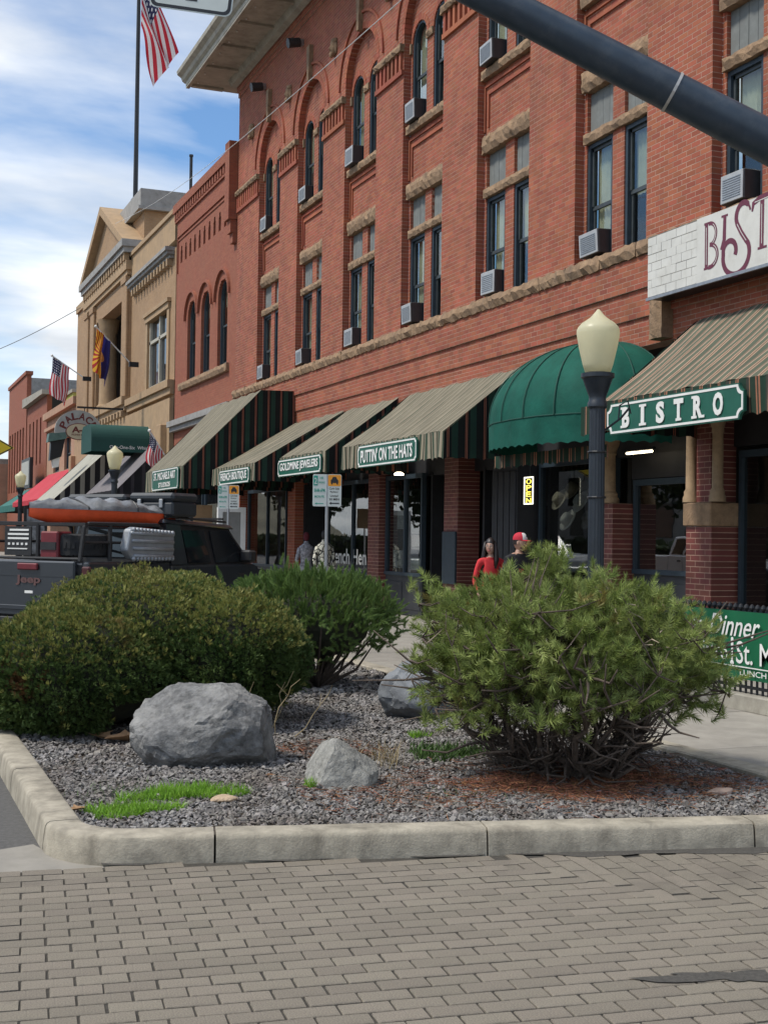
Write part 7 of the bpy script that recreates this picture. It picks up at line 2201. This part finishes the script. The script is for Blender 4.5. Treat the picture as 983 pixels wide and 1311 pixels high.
# ---------------------------------------------------------------- two people on the pavement
m_skin = mat('skin', (.50, .30, .22), .5, var=.06, scale=8); m_skin2 = mat('skin_tan', (.40, .235, .165), .5, var=.06, scale=8)
m_hair = mat('dark_hair', (.018, .012, .010), .45, var=.3, scale=30); m_redshirt = mat('red_top', (.55, .03, .035), .85, var=.1, scale=6); m_tee = mat('black_tee', (.016, .016, .018), .85, var=.2, scale=6)
m_jean = mat('denim', (.05, .07, .12), .9, var=.15, scale=12); m_capred = mat('cap_red', (.50, .02, .04), .8); m_capw = mat('cap_white', (.70, .68, .64), .8)


def person(name, label, loc, rz, h, shirt, skin, female, head_turn):
    t = thing(name, label, 'person', loc, 'people on the pavement', local=True, rz=rz)
    s_ = h / 1.75
    sw = .165 if female else .19
    nodes_ = {'pel': (0, 0, .95, .135), 'wst': (0, 0, 1.10, .115 if female else .13), 'chs': (0, .01, 1.28, .135 if female else .155), 'col': (0, 0, 1.43, .085), 'nk': (0, -.005, 1.49, .052), 'nk2': (0, .01, 1.55, .05)}
    E_ = [('pel', 'wst'), ('wst', 'chs'), ('chs', 'col'), ('col', 'nk'), ('nk', 'nk2')]
    for sg, q in ((-1, 'r'), (1, 'l')):
        nodes_.update({'sh' + q: (sg * sw, 0, 1.41, .062), 'el' + q: (sg * (sw + .07), .02 if sg < 0 else -.03, 1.12, .045), 'wr' + q: (sg * (sw + .05), .17, .93, .030), 'pa' + q: (sg * (sw + .045), .22, .87, .034),
                       'hp' + q: (sg * .09, 0, .90, .10), 'kn' + q: (sg * .10, .03 * sg, .50, .062), 'an' + q: (sg * .10, .05 * sg - .02, .09, .042), 'to' + q: (sg * .115, .05 * sg + .15, .04, .038)})
        E_ += [('col', 'sh' + q), ('sh' + q, 'el' + q), ('el' + q, 'wr' + q), ('wr' + q, 'pa' + q), ('pel', 'hp' + q), ('hp' + q, 'kn' + q), ('kn' + q, 'an' + q), ('an' + q, 'to' + q)]
        for f in range(5):
            L_ = [.055, .075, .08, .075, .06][f]
            if f == 0:
                a, c_ = (sg * (sw + .015), .235, .865, .010), (sg * (sw - .005), .265, .845, .009); nodes_['f%s0a' % q] = a; nodes_['f%s0b' % q] = c_
            else:
                ox = sg * (sw + .03 + (f - 1) * .019); nodes_['f%s%da' % (q, f)] = (ox, .255, .84, .0095); nodes_['f%s%db' % (q, f)] = (ox, .262, .84 - L_ * .75, .0085)
            E_ += [('pa' + q, 'f%s%da' % (q, f)), ('f%s%da' % (q, f), 'f%s%db' % (q, f))]
    keys = list(nodes_); me = bpy.data.meshes.new('figure')
    me.from_pydata([tuple(c * s_ for c in nodes_[k][:3]) for k in keys], [(keys.index(a), keys.index(c_)) for a, c_ in E_], [])
    o = bpy.data.objects.new('figure', me); COL.objects.link(o)
    sk = o.modifiers.new('skin', 'SKIN'); sk.use_smooth_shade = True
    for k, d_ in zip(keys, me.skin_vertices[0].data): r_ = nodes_[k][3] * s_; d_.radius = (r_, r_); d_.use_root = (k == 'pel')
    o.modifiers.new('sub', 'SUBSURF').levels = 2
    bpy.context.view_layer.update(); dg = bpy.context.evaluated_depsgraph_get(); m2 = bpy.data.meshes.new_from_object(o.evaluated_get(dg)); bpy.data.objects.remove(o)
    for v in m2.vertices:         # flatten the trunk
        z = v.co.z / s_
        if .85 < z < 1.46 and abs(v.co.x) < sw * s_ * 1.2: v.co.y *= .78; v.co.x *= (1.12 if not female else 1.06)
    m2.materials.clear()
    for m in (skin, shirt, m_jean, m_black): m2.materials.append(m)
    for p_ in m2.polygons:
        c_ = p_.center / s_
        arm = abs(c_.x) > sw + .012 and c_.z < (1.22 if not female else .98)
        hand = c_.z < .92 and abs(c_.x) > .13 and c_.y > .1
        if c_.z < .10: i = 3
        elif hand or (arm and c_.z < 1.3 and abs(c_.x) > sw + .02): i = 0
        elif c_.z > 1.475: i = 0
        elif c_.z > .93: i = 1
        else: i = 2
        p_.material_index = i
    m2.shade_smooth()
    bo = bpy.data.objects.new('body', m2); link(bo, t)
    # head
    hz = 1.635 * s_; hd = MB(); n, mm = 28, 22; vs = []
    for i in range(1, mm):
        a = PI * i / mm
        for k in range(n):
            c_ = 2 * PI * k / n; x, y, z = math.sin(a) * math.cos(c_), math.sin(a) * math.sin(c_), -math.cos(a)
            w_ = .074 * (1 - .16 * max(0, -z) ** 1.5); dpt = .094
            X, Y, Z = x * w_, y * dpt, z * .118
            if y > .3: 
                Y = Y * (.95) - .01 * max(0, z - .5)
                nose = math.exp(-((x / .16) ** 2) - ((z + .16) / .17) ** 2); Y += .026 * nose
                sock = math.exp(-((abs(x) - .38) / .16) ** 2 - ((z - .06) / .12) ** 2); Y -= .010 * sock
                brow = math.exp(-((z - .22) / .1) ** 2) * math.exp(-(x / .7) ** 2); Y += .004 * brow
                lips = math.exp(-(x / .3) ** 2 - ((z + .50) / .07) ** 2); Y += .007 * lips
                chin = math.exp(-(x / .3) ** 2 - ((z + .85) / .15) ** 2); Y += .010 * chin
            vs.append((X * s_, (Y + .02) * s_, hz + Z * s_))
    vs += [(0, .02 * s_, hz - .118 * s_), (0, .02 * s_, hz + .118 * s_)]; B_, T_ = len(vs) - 2, len(vs) - 1
    fs = [(i * n + k, i * n + (k + 1) % n, (i + 1) * n + (k + 1) % n, (i + 1) * n + k) for i in range(mm - 2) for k in range(n)] + [(B_, (k + 1) % n, k) for k in range(n)] + [(T_, (mm - 2) * n + k, (mm - 2) * n + (k + 1) % n) for k in range(n)]
    hd.add(vs, fs)
    for sg in (-1, 1): hd.ball((sg * .074 * s_, .012 * s_, hz - .01 * s_), .012 * s_, .02 * s_, .03 * s_, 8, 6)
    HT = Matrix.Rotation(head_turn, 4, 'Z'); hd.xf(HT); ho = hd.build('head', skin, t, smooth=True)
    F_ = lambda mb, nm, m, sm=True: mb.xf(HT).build(nm, m, ho, smooth=sm)
    for sg in (-1, 1):
        b = MB(); b.ball((sg * .029 * s_, .098 * s_, hz + .008 * s_), .012 * s_, .008 * s_, .007 * s_, 8, 6); F_(b, 'eye', m_white)
        b = MB(); b.ball((sg * .029 * s_, .105 * s_, hz + .008 * s_), .0055 * s_, .004 * s_, .006 * s_, 8, 6); F_(b, 'iris', m_black)
        b = MB(); b.tube([(sg * .016 * s_, .107 * s_, hz + .028 * s_), (sg * .045 * s_, .098 * s_, hz + .029 * s_)], .0035 * s_, 5); F_(b, 'eyebrow', m_hair)
    b = MB(); b.ball((0, .108 * s_, hz - .060 * s_), .024 * s_, .008 * s_, (.011 if female else .006) * s_, 12, 6); F_(b, 'mouth', mat('lips', (.33, .08, .08), .5))
    return t, ho, s_, hz, HT, F_


pw_, ho, s_, hz, HT, F_ = person('person', 'person with long dark hair and glasses in a red top', (8.0, 15.88, .15), R(170), 1.63, m_redshirt, m_skin, True, R(-32))
b = MB()
b.grid(lambda u, v: ((.083 * math.sin((u - .5) * 4.7) * (1 + .25 * v)) * s_, (.018 - .098 * math.cos((u - .5) * 4.7) * (1 + .12 * v) + .0) * s_, hz + (.075 - .36 * v + .012 * math.sin(u * 40)) * s_), 36, 12)
b.grid(lambda u, v: (.080 * math.cos(2 * PI * u) * math.sin(.55 * PI * v) * s_, (.012 + .101 * math.sin(2 * PI * u) * math.sin(.55 * PI * v)) * s_ - .008, hz + (.135 * math.cos(.5 * PI * v) - (.0 if math.sin(2 * PI * u) > .35 else .055) * v + .0) * s_), 32, 10)
for sg in (-1, 1):
    b.tube([(sg * .070 * s_, .045 * s_, hz + .07 * s_), (sg * .088 * s_, .04 * s_, hz - .05 * s_), (sg * .10 * s_, .055 * s_, hz - .20 * s_), (sg * .09 * s_, .07 * s_, hz - .32 * s_)], [.018, .03, .036, .014], 8)
F_(b, 'hair', m_hair)
b = MB()
for sg in (-1, 1): b.tube([(sg * .031 * s_ + .024 * s_ * math.cos(2 * PI * k / 14), .116 * s_, hz + .006 * s_ + .019 * s_ * math.sin(2 * PI * k / 14)) for k in range(15)], .0018, 5)
b.tube([(-.008 * s_, .118 * s_, hz + .01 * s_), (.008 * s_, .118 * s_, hz + .01 * s_)], .0018, 5)
for sg in (-1, 1): b.tube([(sg * .055 * s_, .114 * s_, hz + .01 * s_), (sg * .077 * s_, .02 * s_, hz + .01 * s_)], .0018, 5)
F_(b, 'glasses', mat('glasses_wire', (.35, .3, .25), .3, metal=.8))

pm_, ho, s_, hz, HT, F_ = person('person', 'person in a red and white cap and black lettered tee', (8.15, 15.35, .15), R(195), 1.70, m_tee, m_skin2, False, R(28))
b = MB(); b.grid(lambda u, v: (.080 * math.cos(2 * PI * u) * math.sin(.5 * PI * v) * s_, (.014 + .102 * math.sin(2 * PI * u) * math.sin(.5 * PI * v)) * s_, hz + (.035 + .105 * math.cos(.5 * PI * v) ** .8) * s_), 32, 10); F_(b, 'cap_crown', m_capred)
b = MB(); b.grid(lambda u, v: (.0815 * math.cos(PI * (.2 + .6 * u)) * math.sin(.5 * PI * (.35 + .65 * v)) * s_, (.016 + .104 * math.sin(PI * (.2 + .6 * u)) * math.sin(.5 * PI * (.35 + .65 * v))) * s_, hz + (.037 + .106 * math.cos(.5 * PI * (.35 + .65 * v)) ** .8) * s_), 20, 8); F_(b, 'cap_front', m_capw)
b = MB(); b.grid(lambda u, v: (.074 * math.cos(PI * u) * (1 - .1 * v) * s_, (.02 + .095 * math.sin(PI * u) + .07 * v * math.sin(PI * u) ** .5) * s_, hz + (.036 - .016 * v) * s_), 20, 6); F_(b, 'cap_brim', m_capred)
b = MB(); b.ball((0, .112 * s_, hz + .088 * s_), .024 * s_, .006, .018 * s_, 10, 6); F_(b, 'cap_emblem', m_black)
b = MB(); b.grid(lambda u, v: (.077 * math.cos(PI + PI * u) * s_, (.012 + .098 * math.sin(PI + PI * u)) * s_, hz + (.045 - .075 * v) * s_), 20, 4); F_(b, 'hair', m_hair)
b = MB(); b.grid(lambda u, v: (.062 * math.cos(PI * (.05 + .9 * u)) * s_, (.028 + .082 * math.sin(PI * (.05 + .9 * u))) * s_, hz - (.062 + .055 * v) * s_), 20, 4); F_(b, 'beard', mat('stubble', (.09, .05, .035), .9))
lettering('ARIZONA', (-.13 * s_, .135 * s_, 1.22 * s_), (-1, 0, 0), (0, 0, 1), -.26 * s_, .06 * s_, m_capred, pm_, name='shirt_lettering', bold=.03)
